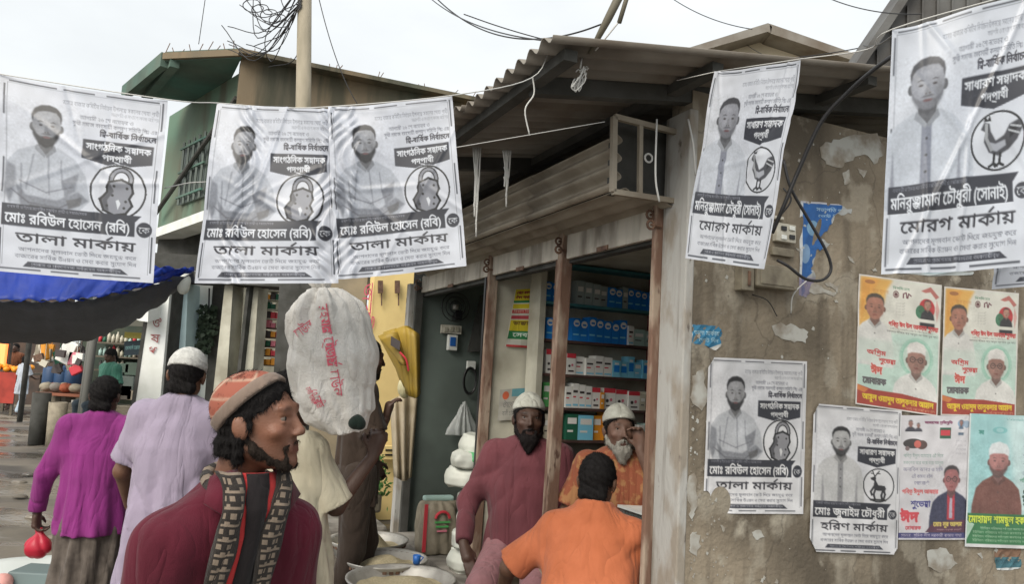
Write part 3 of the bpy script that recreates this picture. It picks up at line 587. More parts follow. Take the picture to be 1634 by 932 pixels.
def human(label, u, v, Y, face, h=.008, scale=None, lean=(0, 0), head=(0, 0, 0), skin_col=(.17, .085, .05), arms=None, sit=0, hair=(.012, .011, .011), hair_on=True,
          shirt=None, lower=None, cap=None, beard=None, girth=1., top_off=.0, shirt_z=.72, sleeve=1., collar=True, shadow_only=False, group=None, headside=0, shdrop=0., headfwd=0., z_floor=0., legs=True, shirt_flare=1., detail=False, raw=None):
    """u, v: where the crown of the head is seen in the photograph, Y: distance ahead, face: heading (0 = away from the camera)"""
    top = atY(u, v, Y); HT = 1.75-sit+top_off
    k = scale or (top[2]-z_floor)/HT
    Rz = np.array(Matrix.Rotation(face, 3, 'Z'))*k
    sh = np.array([lean[0], lean[1], -sit]);                     # where the shoulders go
    hc = np.array([lean[0]*1.12+headside, lean[1]*1.22+.015+headfwd, 1.605-sit-.5*abs(lean[1])**1.6])  # head centre
    base = top-Rz@np.array([hc[0], hc[1], 0]); base[2] = top[2]-k*(hc[2]+.128+top_off)
    tf = (Rz, base)
    root = empty('person', (base[0], base[1], max(0., base[2])), label, 'person', group)
    HR = rot(*head); Hp = lambda x, y, z: hc+HR@np.array([x, y, z])
    def off(z): t = np.clip((z-(.93-sit))/.5, 0, 1); return lean[0]*t, lean[1]*t
    def lev(z, rx, ry, dy=0, g=girth): ox, oy = off(z-sit); return (z-sit, ox, oy+dy, rx*g, ry*g)
    shd = [np.array([s_*.168*girth**.5+lean[0], lean[1]-.005, 1.41-shdrop-sit-.3*abs(lean[1])]) for s_ in (-1, 1)]
    A = []
    for i, s_ in enumerate((-1, 1)):
        q = (arms or {}).get('LR'[i])
        if q: e, wr = shd[i]+np.array(q[0]), shd[i]+np.array(q[1]); hd = nrm(q[2]); pn = nrm(q[3]); cu = q[4]
        else: e = shd[i]+np.array([s_*.055, -.03, -.28]); wr = shd[i]+np.array([s_*.06, .05, -.52]); hd = nrm([0, .12, -1]); pn = nrm([-s_, .25, 0]); cu = .5
        A.append((e, wr, hd, pn, cu))
    if sit:
        hips = [np.array([s_*.095, 0, .93-sit]) for s_ in (-1, 1)]; kn = [np.array([s_*.13, .40, .90-sit-.08]) for s_ in (-1, 1)]; an = [np.array([s_*.13, .38, max(.06, .90-sit-.50)]) for s_ in (-1, 1)]
    else:
        hips = [np.array([s_*.09, 0, .92]) for s_ in (-1, 1)]; kn = [np.array([-.10, .10, .51]), np.array([.10, .0, .50])]; an = [np.array([-.10, .08, .08]), np.array([.10, -.10, .10])]
    P = np.array(shd+[a[0] for a in A]+[a[1] for a in A]+kn+an+hips+[hc]); lo = P.min(0)-.24; hi = P.max(0)+.24; lo[2] = min(lo[2], -.02); 
    # body: head, neck, trunk, arms and hands as one surface
    c = Clay(lo, hi, h)
    c.loft([lev(.88, .15, .1), lev(1.0, .145, .1), lev(1.12, .13, .098), lev(1.27-shdrop, .15, .105), lev(1.38-shdrop*1.3, .14, .095), lev(1.44-shdrop*.5, .09, .07)], .03)
    c.cap((*off(1.40-sit), 1.40-sit), Hp(0, -.025, -.03), .062, .056, .03)
    for i in (0, 1):
        e, wr, hd, pn, cu = A[i]
        c.cap((lean[0]*.95, lean[1]*.95, 1.40-shdrop-sit-.3*abs(lean[1])), shd[i], .045, .04, .03)
        if not shdrop: c.cap((lean[0], lean[1]-.01, 1.465-shdrop-sit-.25*abs(lean[1])), shd[i]*.75+np.array([lean[0], lean[1], 1.41-shdrop-sit])*.25, .034, .038, .03)
        c.cap(shd[i], e, .046, .038, .03); c.cap(e, wr, .038, .026, .02)
        sd_ = np.cross(hd, pn); ts = sd_*(1 if (sd_@nrm([(1, -1)[i], .6, .3])) > 0 else -1)
        pe = wr+hd*.085; c.cap(wr+hd*.02, pe, .024, .028, .012); c.cap(wr+hd*.03+sd_*.02, pe+sd_*.024, .014, .014, .01); c.cap(wr+hd*.03-sd_*.02, pe-sd_*.024, .014, .014, .01)
        for q, (o, ln) in enumerate(zip((-.03, -.01, .01, .03), (.9, 1.02, 1., .8))):
            a0 = pe+sd_*o*1.05; t1, t2, t3 = cu*.8, cu*1.7, cu*2.4
            d1, d2, d3 = [hd*cos(t)+pn*sin(t) for t in (t1, t2, t3)]
            a1 = a0+d1*.038*ln; a2 = a1+d2*.026*ln; a3 = a2+d3*.02*ln
            c.cap(a0, a1, .0095, .009, .004); c.cap(a1, a2, .009, .0082, .003); c.cap(a2, a3, .0082, .007, .003)
        th = wr+hd*.035+ts*.024; t1 = th+(hd*.6+ts*.75+pn*.35)*.038; c.cap(th, t1, .013, .011, .01); c.cap(t1, t1+(hd*.85+ts*.2+pn*.5)*.03, .011, .0085, .004)
        if legs:
            c.cap(hips[i], kn[i], .082, .054, .03); c.cap(kn[i], an[i], .052, .034, .02)
            c.cap(an[i]-[0, .02, .02], an[i]+[0, .16, -.05], .036, .028, .02); c.cap(an[i]+[.03*(-1)**i, .05, -.045], an[i]+[.02*(-1)**i, .17, -.055], .024, .02, .02)
    E = lambda x, y, z, rx, ry, rz, k_=.015, cut=False, R_=HR: c.ell(Hp(x, y, z), (rx, ry, rz), R_, k_, cut)
    Cc = lambda a, b, ra, rb, k_=.01, cut=False: c.cap(Hp(*a), Hp(*b), ra, rb, k_, cut)
    E(0, -.012, .03, .075, .096, .09); E(0, .03, -.03, .06, .066, .088, .025)
    for s_ in (-1, 1):
        Cc((s_*.05, -.005, -.055), (s_*.015, .07, -.098), .022, .018, .022); E(s_*.044, .066, -.022, .02, .018, .016, .016)
        E(s_*.079, -.008, -.008, .009, .02, .032, .006); E(s_*.085, -.016, .0, .006, .014, .022, .005)
    Cc((0, .074, -.102), (0, .078, -.098), .018, .018, .016); Cc((-.036, .082, .032), (.036, .082, .032), .011, .011, .015)
    for s_ in (-1, 1): E(s_*.031, .101, .010, .0165, .014, .0115, .008, True)
    Cc((0, .09, .016), (0, .112, -.026), .0078, .0105, .012); 
    for s_ in (-1, 1): E(s_*.0115, .104, -.031, .0075, .011, .007, .006)
    Cc((-.02, .09, -.060), (.02, .09, -.060), .0065, .0065, .007); Cc((-.018, .089, -.073), (.018, .089, -.073), .0075, .0075, .006)
    for s_ in (-1, 1):
        Cc((s_*.018, .0895, .019), (s_*.045, .083, .018), .0045, .004, .004); Cc((s_*.02, .088, .001), (s_*.043, .083, .002), .0035, .0035, .004)
    if detail:
        for s_ in (-1, 1):
            Cc((s_*.016, .091, .034), (s_*.046, .080, .036), .005, .004, .006)
        Cc((-.022, .103, -.0665), (.022, .103, -.0665), .0035, .0035, .003, True)
    sc3 = np.array(skin_col); RR = np.random.default_rng(int(u)+3)
    def tint(V):
        q = (V-hc)@HR; col = np.tile(np.append(sc3, 1.), (len(V), 1))
        lip = np.exp(-((q[:, 0]/.024)**4+((q[:, 2]+.067)/.013)**2))*(q[:, 1] > .07); col[:, :3] *= 1-lip[:, None]*np.array([.12, .42, .38])
        warm = np.exp(-(((np.abs(q[:, 0])-.045)/.02)**2+((q[:, 2]+.03)/.025)**2))*(q[:, 1] > .03); col[:, :3] *= 1+warm[:, None]*np.array([.25, .08, .03])
        br = np.exp(-(((np.abs(q[:, 0])-.034)/.018)**4+((q[:, 2]-.034-.1*(.034-np.abs(q[:, 0])))/.0055)**2))*(q[:, 1] > .05); col[:, :3] *= 1-br[:, None]*.8
        if beard is not None:
            st = np.clip(1-(q[:, 2]+.04)/.03, 0, 1)*(q[:, 2] < -.02)*(q[:, 2] > -.14)*(np.linalg.norm(q, axis=1) < .16); col[:, :3] *= 1-.35*st[:, None]
        return col
    c.mesh('body', tf, skin(skin_col), root, tint)
    # eyes
    for s_ in (-1, 1):
        p = Hp(s_*.031, .0760, .0095); wp = Rz@p+base; m = MB(); R3 = Rz@HR; n = 12; vs = []; fs = []
        vs.append(wp+R3@np.array([0, .0115, 0]))
        for a in range(1, 6):
            for b in range(n): t = (.55, .8, 1.15, 1.6, 2.1)[a-1]; vs.append(wp+R3@(np.array([sin(t)*cos(2*pi*b/n), cos(t), sin(t)*sin(2*pi*b/n)])*.0115))
        fs += [(0, 1+b, 1+(b+1) % n) for b in range(n)]; m.cur = 0; m.add(vs[:1+n], fs); m.cur = 1
        m.add(vs[1:], [(a*n+b, a*n+(b+1) % n, (a+1)*n+(b+1) % n, (a+1)*n+b) for a in range(4) for b in range(n)]); m.build('eye', [EYE_D, EYE_W], root, True)
    bb = lambda r: (hc-r, hc+r)
    if hair_on:
        g = Clay(*bb(.17), max(.005, h*.8)); pl = [((0, .80, -1), .0*1)]
        g.ell(Hp(0, -.014, .032), (.081, .102, .084 if cap and cap.get('flat') else .095), HR, 0, planes=[(nrm((0, .62, -1)), .026), ((0, 1, 0), .086)])
        for s_ in (-1, 1): g.cap(Hp(s_*.076, .012, .03), Hp(s_*.074, .014, -.012), .009, .006, .01)
        g.cap(Hp(-.035, -.07, -.055), Hp(.035, -.07, -.055), .03, .03, .03)
        if detail:
            for a_ in np.linspace(-1, 1, 7): g.cap(Hp(.066*a_, -.07+.055*abs(a_), -.03), Hp(.062*a_, -.075+.05*abs(a_), -.085), .020, .012, .02)
        g.warp(lambda X, Y, Z: .0028*(np.sin(170*X+60*Z)*np.sin(150*Y+31)+np.sin(210*Z+90*X)*.7)); ho = g.mesh('hair', tf, hair_mat(hair), root); strands(ho, 9000 if detail else 1600, .016*k, .0011 if detail else .0022, 1)
    if beard is not None:
        bc, ln = beard; g = Clay(hc-.26, hc+.19, max(.005, h*.8))
        for s_ in (-1, 1): g.cap(Hp(s_*.072, .0, -.03), Hp(s_*.058, .02, -.065), .009, .016, .012); g.cap(Hp(s_*.058, .02, -.065), Hp(s_*.016, .077, -.108), .017, .019, .015); g.cap(Hp(s_*.006, .101, -.05), Hp(s_*.032, .084, -.062), .0065, .006, .006); g.cap(Hp(s_*.032, .084, -.062), Hp(s_*.026, .08, -.09), .007, .01, .008)
        if not ln: g.D += .0036
        if ln: g.cap(Hp(0, .072, -.11), Hp(0, .075, -.12-ln), .036, .018, .03); g.cap(Hp(-.02, .07, -.11), Hp(-.008, .07, -.115-ln*.8), .025, .012, .02); g.cap(Hp(.02, .07, -.11), Hp(.01, .07, -.115-ln*.9), .025, .012, .02)
        g.warp(lambda X, Y, Z: .0022*(np.sin(230*X+40*Z)*np.sin(170*Y+31)+np.sin(120*Z+190*X)*.7)); bo = g.mesh('beard', tf, hair_mat(bc), root); strands(bo, 3500 if detail else 900, (.009 if not ln else .016)*k, .0009 if detail else .0018, 2)
    if cap:
        g = Clay(*bb(.2), max(.005, h*.7)); tilt = cap.get('tilt', .5); ht = cap.get('up', 0); n0 = nrm((0, tilt, -1))
        g.ell(Hp(0, -.014, .034+ht), (.087 if cap.get('flat') else .089, .108, cap.get('rz', .105)), HR, 0, planes=[(n0, cap.get('cut', -.005))])
        if cap.get('flat'): g.cap(Hp(0, -.02, .07), Hp(0, -.02, .085), .07, .066, .03)
        kn_ = cap.get('knit', 0)
        if kn_: g.warp(lambda X, Y, Z: kn_*np.sin(330*X+50*Y)*np.sin(330*Z-40*Y))
        co = g.mesh('cap', tf, cap['mat'], root, cap.get('tint') and (lambda V: cap['tint']((V-hc)@HR)))
        if cap.get('band'):
            g = Clay(*bb(.2), .005); ct = cap.get('cut', -.015)
            g.ell(Hp(0, -.014, .034+ht), (.095, .116, cap.get('rz', .1)+.004), HR, 0, planes=[(n0, ct+.004), (-n0, -ct+.028)]); g.mesh('cap_band', tf, cap['band'], co)
    if shirt:
        sm, fo, sd = shirt.get('mat'), shirt.get('fold', .012), shirt.get('seed', 1); hz = shirt_z
        g = Clay(lo-.03, hi+.03, h)
        fl = shirt_flare; bt = shirt.get('loose', 0.)
        lv = [lev(hz, (.178+bt)*fl, (.148+bt)*fl), lev(.92, .172+bt, .14+bt), lev(1.08, .163+bt, .13+bt*.6), lev(1.27, .176+bt*.5, .13), lev(1.37-shdrop*.5, .16, .11), lev(1.43-shdrop*.6, .125, .086), lev(1.485-shdrop*.5, .074, .068)]
        if sit: lv = lv[1:] if shirt_z > .85 else [lev(.84, .2+bt, .17+bt)]+lv[1:]
        g.loft(lv, .02, fold=lambda T, Z, x, y: fo*np.clip((1.2-sit-Z)/.5, 0, 1)*np.sin(7*T+3*np.sin(3*Z+sd)+sd)+.4*fo*np.sin(13*T+6*Z+sd)*np.clip((1.3-sit-Z)/.5, 0, 1))
        for i in (0, 1):
            e, wr, hd, pn, cu = A[i]
            g.cap((lean[0], lean[1]-.012, 1.474-shdrop*.75-sit-.25*abs(lean[1])), shd[i]+[0, 0, .0], .055, .058, .045); g.cap(shd[i], shd[i]+(e-shd[i])*.3+np.array([-.03*(-1)**(i+1)*1.0, 0, -.05]), .06, .06, .06)
            if sleeve >= 1:
                g.cap(shd[i], e, .061, .053, .045); f_ = wr-(wr-e)*(.06 if sleeve == 1 else sleeve-1); g.cap(e, f_, .053, .039+.008*(sleeve > 1), .02, clip=True)
            else: g.cap(shd[i], shd[i]+(e-shd[i])*sleeve/.9, .062, .074, .03, clip=True)
        if collar: 
            nb = np.array([*off(1.45-sit), 1.465-sit])
            for t in range(12):
                a0, a1 = 2*pi*t/12, 2*pi*(t+1)/12; q = lambda a: nb+[.066*cos(a), .004+.064*sin(a), .012*(-sin(a))+.022]
                g.cap(q(a0), q(a1), .012, .012, .012)
        g.D -= .003
        g.warp(wrinkle(shirt.get('amp', .0055), shirt.get('freq', 26), sd))
        # open cuffs and neck: hollow out a little round each wrist
        g.mesh(shirt.get('name', 'shirt'), tf, sm, root, shirt.get('tint') and (lambda V: shirt['tint'](V, hc)))
    if lower:
        lm = lower['mat']; g = Clay(lo, hi, max(h, .009)); fo = lower.get('fold', .012)
        if lower['kind'] == 'lungi' and not sit:
            g.loft([(.1, 0, 0, .2, .17), (.35, 0, 0, .19, .16), (.62, 0, 0, .185, .15), (.88, 0, 0, .175, .135), (1.02, 0, 0, .16, .12)], 0, fold=lambda T, Z, x, y: fo*np.sin(9*T+2*np.sin(4*Z)+1)+.3*fo*np.sin(21*T+8*Z))
        else:
            wd = .105 if lower['kind'] == 'lungi' else .09
            g.loft([(.80-sit, 0, 0, .17, .13), (.98-sit, 0, 0, .16, .12)], .02)
            for i in (0, 1):
                g.cap(hips[i], kn[i], wd+.012, wd-.012, .03 if not sit else .06); g.cap(kn[i], an[i]+(kn[i]-an[i])*.12, wd-.015, wd-.035+lower.get('wide', 0), .02)
        g.warp(wrinkle(.004, 20, 3)); g.mesh('lungi' if lower['kind'] == 'lungi' else 'trousers', tf, lm, root)
    info = dict(root=root, tf=tf, Hp=Hp, HR=HR, A=A, base=base, Rz=Rz, w=lambda p: Rz@np.array(p)+base, shd=shd, lo=lo, hi=hi, lev=lev, hc=hc, k=k)
    return info
_hm = {}
def hair_mat(c):
    if c not in _hm: _hm[c] = mat('hair', c, .85, col2=tuple(q*1.3+.001 for q in c), scale=90, bump=.5, bscale=260, spec=.12)
    return _hm[c]
EYE_W = mat('eye_white', (.16, .13, .11), .8, spec=.1); EYE_D = mat('eye_dark', (.012, .008, .006), .1)
# ================================================================== THE SETTING
M = {}
M['plaster'] = mat('stained_plaster', (.25, .21, .155), .9, col2=(.105, .087, .064), scale=1.7, lo=.40, hi=.62, detail=10, bump=.6, bscale=45, col3=(.33, .30, .24), scale3=6, lo3=.60, hi3=.68)
def streaks(m, col, amt=.7, sc=(5, 5, .35), lo=.5, hi=.72, s=2.6):
    """rain stains running down: a tall narrow noise mixed over the base colour"""
    n = m.node_tree.nodes; k = m.node_tree.links; b = n['Principled BSDF']; src = b.inputs['Base Color'].links[0].from_socket
    tc = n.new('ShaderNodeTexCoord'); mp = n.new('ShaderNodeMapping'); mp.inputs['Scale'].default_value = sc; k.new(tc.outputs['Object'], mp.inputs[0])
    t = n.new('ShaderNodeTexNoise'); t.inputs['Scale'].default_value = s; t.inputs['Detail'].default_value = 7; k.new(mp.outputs[0], t.inputs['Vector'])
    r = n.new('ShaderNodeMapRange'); r.inputs[1].default_value = lo; r.inputs[2].default_value = hi; r.inputs[4].default_value = amt; k.new(t.outputs['Fac'], r.inputs[0])
    x = n.new('ShaderNodeMix'); x.data_type = 'RGBA'; k.new(r.outputs[0], x.inputs[0]); k.new(src, x.inputs[6]); x.inputs[7].default_value = tuple(col)+(1,); k.new(x.outputs[2], b.inputs['Base Color'])
streaks(M['plaster'], (.085, .07, .052), .75)
streaks(M['plaster'], (.33, .30, .24), .5, (1.2, 1.2, .8), .55, .62, 5)
M['corner'] = mat('peeling_white_paint', (.36, .355, .335), .85, col2=(.26, .23, .19), scale=9, lo=.5, hi=.64, stretch=(1, 1, .45), detail=9, bump=.35, bscale=50, col3=(.12, .10, .085), scale3=22, lo3=.66, hi3=.72)
M['wood_rust'] = mat('rusty_brown_post', (.17, .10, .07), .8, col2=(.33, .26, .20), scale=14, lo=.46, hi=.62, stretch=(1, 1, .3), detail=8, bump=.4, bscale=80, col3=(.09, .05, .035), scale3=25, lo3=.62, hi3=.7)
M['rust'] = mat('rusty_metal', (.10, .06, .045), .75, metal=.3, col2=(.2, .12, .08), scale=30, bump=.3)
M['fascia'] = mat('grimy_white_fascia', (.46, .43, .37), .8, col2=(.2, .18, .15), scale=6, lo=.48, hi=.68, stretch=(1, 1, .35), detail=9, bump=.3, bscale=70)
M['tin'] = mat('weathered_tin', (.215, .20, .175), .65, metal=.1, col2=(.125, .10, .075), scale=3, lo=.4, hi=.7, detail=8, bump=.15, bscale=30)
M['tin_light'] = mat('pale_painted_tin', (.30, .265, .21), .65, metal=.05, col2=(.19, .16, .12), scale=4, lo=.42, hi=.7, detail=8, bump=.2, bscale=50)
M['tin_brown'] = mat('brown_tin', (.13, .115, .095), .7, col2=(.07, .06, .05), scale=5, bump=.2)
M['tin_green'] = mat('faded_green_roofing', (.42, .48, .30), .6, col2=(.3, .33, .2), scale=6, trans=.3)
M['dark_board'] = mat('dark_grey_board', (.07, .07, .065), .9, col2=(.04, .04, .035), scale=6, bump=.3)  # plain near-black grey shared by boards, frames and inner walls
M['cream'] = mat('cream_inner_wall', (.56, .55, .46), .85, col2=(.30, .285, .225), scale=3, detail=8, bump=.15)
M['slate'] = mat('green_grey_panel', (.12, .15, .135), .6, col2=(.075, .092, .082), scale=2.5, detail=8, lo=.35, hi=.7, bump=.1)
M['floor'] = mat('dusty_concrete', (.3, .28, .25), .9, col2=(.11, .1, .085), scale=5, bump=.4)
M['yellow'] = mat('yellow_distemper', (.74, .57, .25), .9, col2=(.62, .46, .2), scale=2.5, lo=.5, hi=.75, detail=8, bump=.15)
M['tanwall'] = mat('tan_wall', (.30, .25, .17), .9, col2=(.2, .17, .12), scale=3, detail=8, bump=.15)
M['cement'] = mat('mouldy_concrete', (.20, .155, .10), .92, col2=(.12, .11, .085), scale=1.1, lo=.42, hi=.66, stretch=(1, 1, .3), detail=10, bump=.4, bscale=25, col3=(.09, .10, .075), scale3=.8, lo3=.55, hi3=.7)
M['green'] = mat('faded_green_paint', (.07, .165, .135), .85, col2=(.12, .15, .12), scale=.8, lo=.4, hi=.7, detail=8, bump=.2, bscale=20)
M['green_pale'] = mat('pale_green_paint', (.12, .20, .145), .85, col2=(.13, .14, .10), scale=1.0, lo=.4, hi=.7, detail=8)
M['pole'] = mat('concrete_pole', (.33, .29, .22), .9, col2=(.2, .18, .13), scale=5, stretch=(1, 1, .3), detail=8, bump=.3)
M['wire'] = mat('black_cable', (.018, .018, .02), .5)
M['wire_w'] = mat('pale_cord', (.5, .5, .48), .6)
M['white'] = mat('white_enamel', (.76, .78, .76), .5, col2=(.62, .64, .6), scale=4)
M['blue_w'] = mat('pale_blue_paint', (.5, .66, .68), .6, col2=(.42, .55, .57), scale=3)
M['glass'] = mat('dusty_glass', (.25, .32, .31), .12, alpha=.35, spec=.6)
M['black'] = mat('black_plastic', (.015, .015, .016), .4)
M['bamboo'] = mat('bamboo_pole', (.12, .11, .08), .7)
M['mud'] = mat('wet_muddy_ground', (.15, .13, .105), .5, col2=(.075, .067, .058), scale=.9, lo=.42, hi=.6, detail=9, bump=.5, bscale=14, col3=(.22, .195, .155), scale3=.35, lo3=.5, hi3=.62)
# the wet parts of the mud shine
_n = M['mud'].node_tree; _b = _n.nodes['Principled BSDF']; _t = _n.nodes.new('ShaderNodeTexNoise'); _t.inputs['Scale'].default_value = .9; _t.inputs['Detail'].default_value = 6
_r = _n.nodes.new('ShaderNodeMapRange'); _r.inputs[1].default_value = .46; _r.inputs[2].default_value = .54; _r.inputs[3].default_value = .75; _r.inputs[4].default_value = .12
_c = _n.nodes.new('ShaderNodeTexCoord'); _mp = _n.nodes.new('ShaderNodeMapping'); _mp.inputs['Scale'].default_value = (.6, 1.6, 1)
_n.links.new(_c.outputs['Object'], _mp.inputs[0]); _n.links.new(_mp.outputs[0], _t.inputs['Vector']); _n.links.new(_t.outputs['Fac'], _r.inputs[0]); _n.links.new(_r.outputs[0], _b.inputs['Roughness'])

def ground():
    xs = np.concatenate([[-900, -300, -90, -40], np.linspace(-22, 12, 150), [40, 120, 400, 900]]); ys = np.concatenate([[-60, -10], np.linspace(-2, 34, 170), [60, 140, 400, 1600]])
    X, Y = np.meshgrid(xs, ys); near = (np.abs(X+5) < 17.2) & (Y > -2.1) & (Y < 34.1)
    Z = near*(.018*np.sin(2.1*X+1.3*np.sin(1.7*Y))*np.sin(1.9*Y)+.014*np.sin(5.3*X+2*np.sin(3*Y))*np.cos(4.1*Y+X)+.008*RNG.standard_normal(X.shape))-.01
    w = len(xs); V = np.column_stack([X.ravel(), Y.ravel(), Z.ravel()]); F = [(j*w+i, j*w+i+1, (j+1)*w+i+1, (j+1)*w+i) for j in range(len(ys)-1) for i in range(w-1)]
    me = bpy.data.meshes.new('ground'); me.from_pydata(V.tolist(), [], F); o = link('ground', me, M['mud'], None, True); tag(o, kind='structure')
ground()

def cracks(m, sc=1.1, wd=.009, amt=.4):
    """fine dark cracks: distorted cell borders over the base colour"""
    n = m.node_tree.nodes; k = m.node_tree.links; b = n['Principled BSDF']; src = b.inputs['Base Color'].links[0].from_socket; tc = n.new('ShaderNodeTexCoord')
    nz = n.new('ShaderNodeTexNoise'); nz.inputs['Scale'].default_value = 3.5; nz.inputs['Detail'].default_value = 6; k.new(tc.outputs['Object'], nz.inputs['Vector'])
    va = n.new('ShaderNodeVectorMath'); va.operation = 'MULTIPLY_ADD'; va.inputs[1].default_value = (.5, .5, .5); k.new(nz.outputs['Color'], va.inputs[0]); k.new(tc.outputs['Object'], va.inputs[2])
    vo = n.new('ShaderNodeTexVoronoi'); vo.feature = 'DISTANCE_TO_EDGE'; vo.inputs['Scale'].default_value = sc; k.new(va.outputs[0], vo.inputs['Vector'])
    r = n.new('ShaderNodeMapRange'); r.inputs[1].default_value = 0; r.inputs[2].default_value = wd; r.inputs[3].default_value = amt; r.inputs[4].default_value = 0; k.new(vo.outputs['Distance'], r.inputs[0])
    x = n.new('ShaderNodeMix'); x.data_type = 'RGBA'; k.new(r.outputs[0], x.inputs[0]); k.new(src, x.inputs[6]); x.inputs[7].default_value = (.05, .042, .033, 1); k.new(x.outputs[2], b.inputs['Base Color'])
cracks(M['plaster'])
def corrugated(name, P0, du, dv, nu_len, v_len, pitch, amp, mat_, parent, res=8, nrm_=None):
    """a wavy sheet: corrugations follow dv, waves run along du"""
    P0, du, dv = [np.array(q, float) for q in (P0, du, dv)]; n_ = np.cross(du, dv); n_ /= np.linalg.norm(n_)
    n = max(2, int(nu_len/pitch*res)); us = np.linspace(0, nu_len, n); vs = []; fs = []
    for j, v in enumerate((0, v_len*.5, v_len)):
        for u in us: vs.append(P0+du*u+dv*v+n_*amp*sin(2*pi*u/pitch)+n_*(.003*sin(u*3+v*2)))
    for j in range(2): fs += [(j*n+i, j*n+i+1, (j+1)*n+i+1, (j+1)*n+i) for i in range(n-1)]
    m = MB(); m.add(vs, fs); o = m.build(name, mat_, parent, True)
    s = o.modifiers.new('t', 'SOLIDIFY'); s.thickness = .003; return o

# ---- the corner shop
shop = empty('shop_building', L(0, 0, 0), 'single storey corner shop with a stained plaster side wall under a tin roof', 'building')
m = MB(); m.lbox(0, .14, .0, 3.6, -.05, 2.86); m.build('side_wall', M['plaster'], shop)
m = MB(); m.lbox(-.004, .165, -.012, .03, -.05, 2.78); m.build('corner_pillar', M['corner'], shop, bevel=.006)
# roof sheets, each its own piece
E0 = L(-.34, -.82, 2.765); dw = nrm(W_+np.array([0, 0, .152]))
for i in range(6):
    corrugated('roof_sheet', E0+S_*(i*.80)+np.array([0, 0, .006*(i % 2)])-dw*.02*(i % 3), S_, dw, .84, 4.6, .10, .017, M['tin'], shop)
m = MB()
for s_, nm in ((.03, 0), (1.3, 0), (2.6, 0), (3.9, 0)): MB().beam(L(s_, -.72, 2.735), L(s_, 3.4, 3.36), .05, .07, S_).build('rafter', M['dark_board'], shop)
for w_ in (-.72, -.1, .7): MB().beam(L(-.28, w_, 2.755+.152*(w_+.82)-.03), L(4.4, w_, 2.755+.152*(w_+.82)-.03), .05, .04, W_).build('purlin', M['dark_board'], shop)
# dark boards fill the open loft, its shade put into their colour; rooms behind
for i in range(12): 
    m = MB(); m.lbox(.2+i*.33, .2+i*.33+.32, .10+.006*(i % 2), .13+.006*(i % 2), 2.42, 2.84); m.build('loft_board', M['dark_board'], shop)
m = MB(); m.lbox(.14, 3.6, 0.02, 2.3, 2.40, 2.43); m.build('ceiling', M['cream'], shop)
m = MB(); m.lbox(.14, 3.6, .03, 2.3, -.05, .30); m.build('shop_floor', M['floor'], shop)
m = MB(); m.lbox(.14, 3.6, 2.3, 2.4, 0, 2.4); m.build('back_wall', M['cream'], shop)
# partitions
m = MB(); m.lbox(2.02, 2.08, .03, 2.3, .3, 2.4); m.build('partition_wall', M['cream'], shop)
m = MB(); m.lbox(3.52, 3.60, -.02, 2.3, 0, 2.4); m.build('partition_wall', M['slate'], shop)
# fascia boards and posts
for a, b in ((.205, .985), (1.075, 1.975), (2.045, 3.46)):
    m = MB(); m.lbox(a, b, -.03, -.005, 2.265+.01*(a > 1), 2.405); m.build('fascia_board', M['fascia'], shop, bevel=.004)
m = MB(); m.lbox(.165, 3.5, .0, .05, 2.25, 2.42); m.build('lintel', M['dark_board'], shop)
def post(s, wdt, mt, zt=2.42, lean=.0):
    m = MB(); a = [(s, -.045), (s+wdt, -.045), (s+wdt, .02), (s, .02)]
    m.hexa([L(p+lean, q, 0) for p, q in a]+[L(p, q, zt) for p, q in a]); return m.build('door_post', mt, shop, bevel=.005)
post(.168, .028, M['wood_rust']); post(1.0, .052, M['wood_rust'], 2.44, .06); post(1.985, .036, M['wood_rust'], 2.44, .03)
m = MB(); m.lbox(3.46, 3.50, -.07, -.01, 0, 2.36); m.build('door_post', M['dark_board'], shop)
m = MB(); m.lbox(3.61, 3.70, -.08, .03, 0, 2.36); m.build('plaster_pillar', M['corner'], shop)
m = MB(); m.lbox(1.062, 1.082, -.04, .0, 0, 2.27); m.build('shutter_channel', M['rust'], shop); m = MB(); m.lbox(2.05, 2.075, -.04, .02, 0, 2.27); m.build('shutter_channel', M['black'], shop)
# hinge plates and bolts on the posts
for s_ in (.19, 1.02, 2.0, 3.47):
    for k_, (dz, dw_) in enumerate(((2.36, -.06), (2.31, -.075))):
        m = MB(); p = L(s_-.03*(k_), dw_, dz)
        ring_ = [p+W_*.018*cos(t)+np.array([0, 0, .018])*sin(t) for t in np.linspace(0, 2*pi, 11)]; m.tube(ring_, .006, 6, False); m.tube([p, p+W_*.05], .006, 6); m.build('hinge_ring', M['rust'], shop)
for s_ in (.62, 1.55, 2.75): m = MB(); m.lbox(s_-.05, s_+.05, -.036, -.03, 2.262, 2.285); m.build('fascia_bracket', M['rust'], shop)
# the loft box: pale corrugated cladding with an open frame at its near end
z0, z1 = 2.425, 2.655
for i in range(4): corrugated('cladding_sheet', L(.13+i*.80, -.27, z0)+np.array([0, 0, .003*i]), np.array([0, 0, 1.]), S_, z1-z0, .82, .076, .021, M['tin_light'], shop, res=14)
for i in range(4): 
    d_ = L(0, 0, 2.395)-L(0, -.265, 2.422); l_ = np.linalg.norm(d_); corrugated('soffit_sheet', L(.10+i*.80, -.265, 2.422)+np.array([0, 0, .002*i]), d_/l_, S_, l_, .82, .09, .01, M['tin_light'], shop, res=12)
fr = MB()
def fbar(a, b, t=.022): return MB().beam(a, b, t, t, S_)
TL, TR, BR, BL = onS(980, 186, .10), onS(1082, 212, .10), onS(1082, 322, .10), onS(978, 306, .10)
for a, b in ((TL, TR), (TR, BR), (BR, BL), (BL, TL)): fbar(a, b).build('loft_frame', M['tin_light'], shop)
fbar((TL*.6+TR*.4), (BL*.6+BR*.4), .018).build('loft_frame', M['tin_light'], shop)
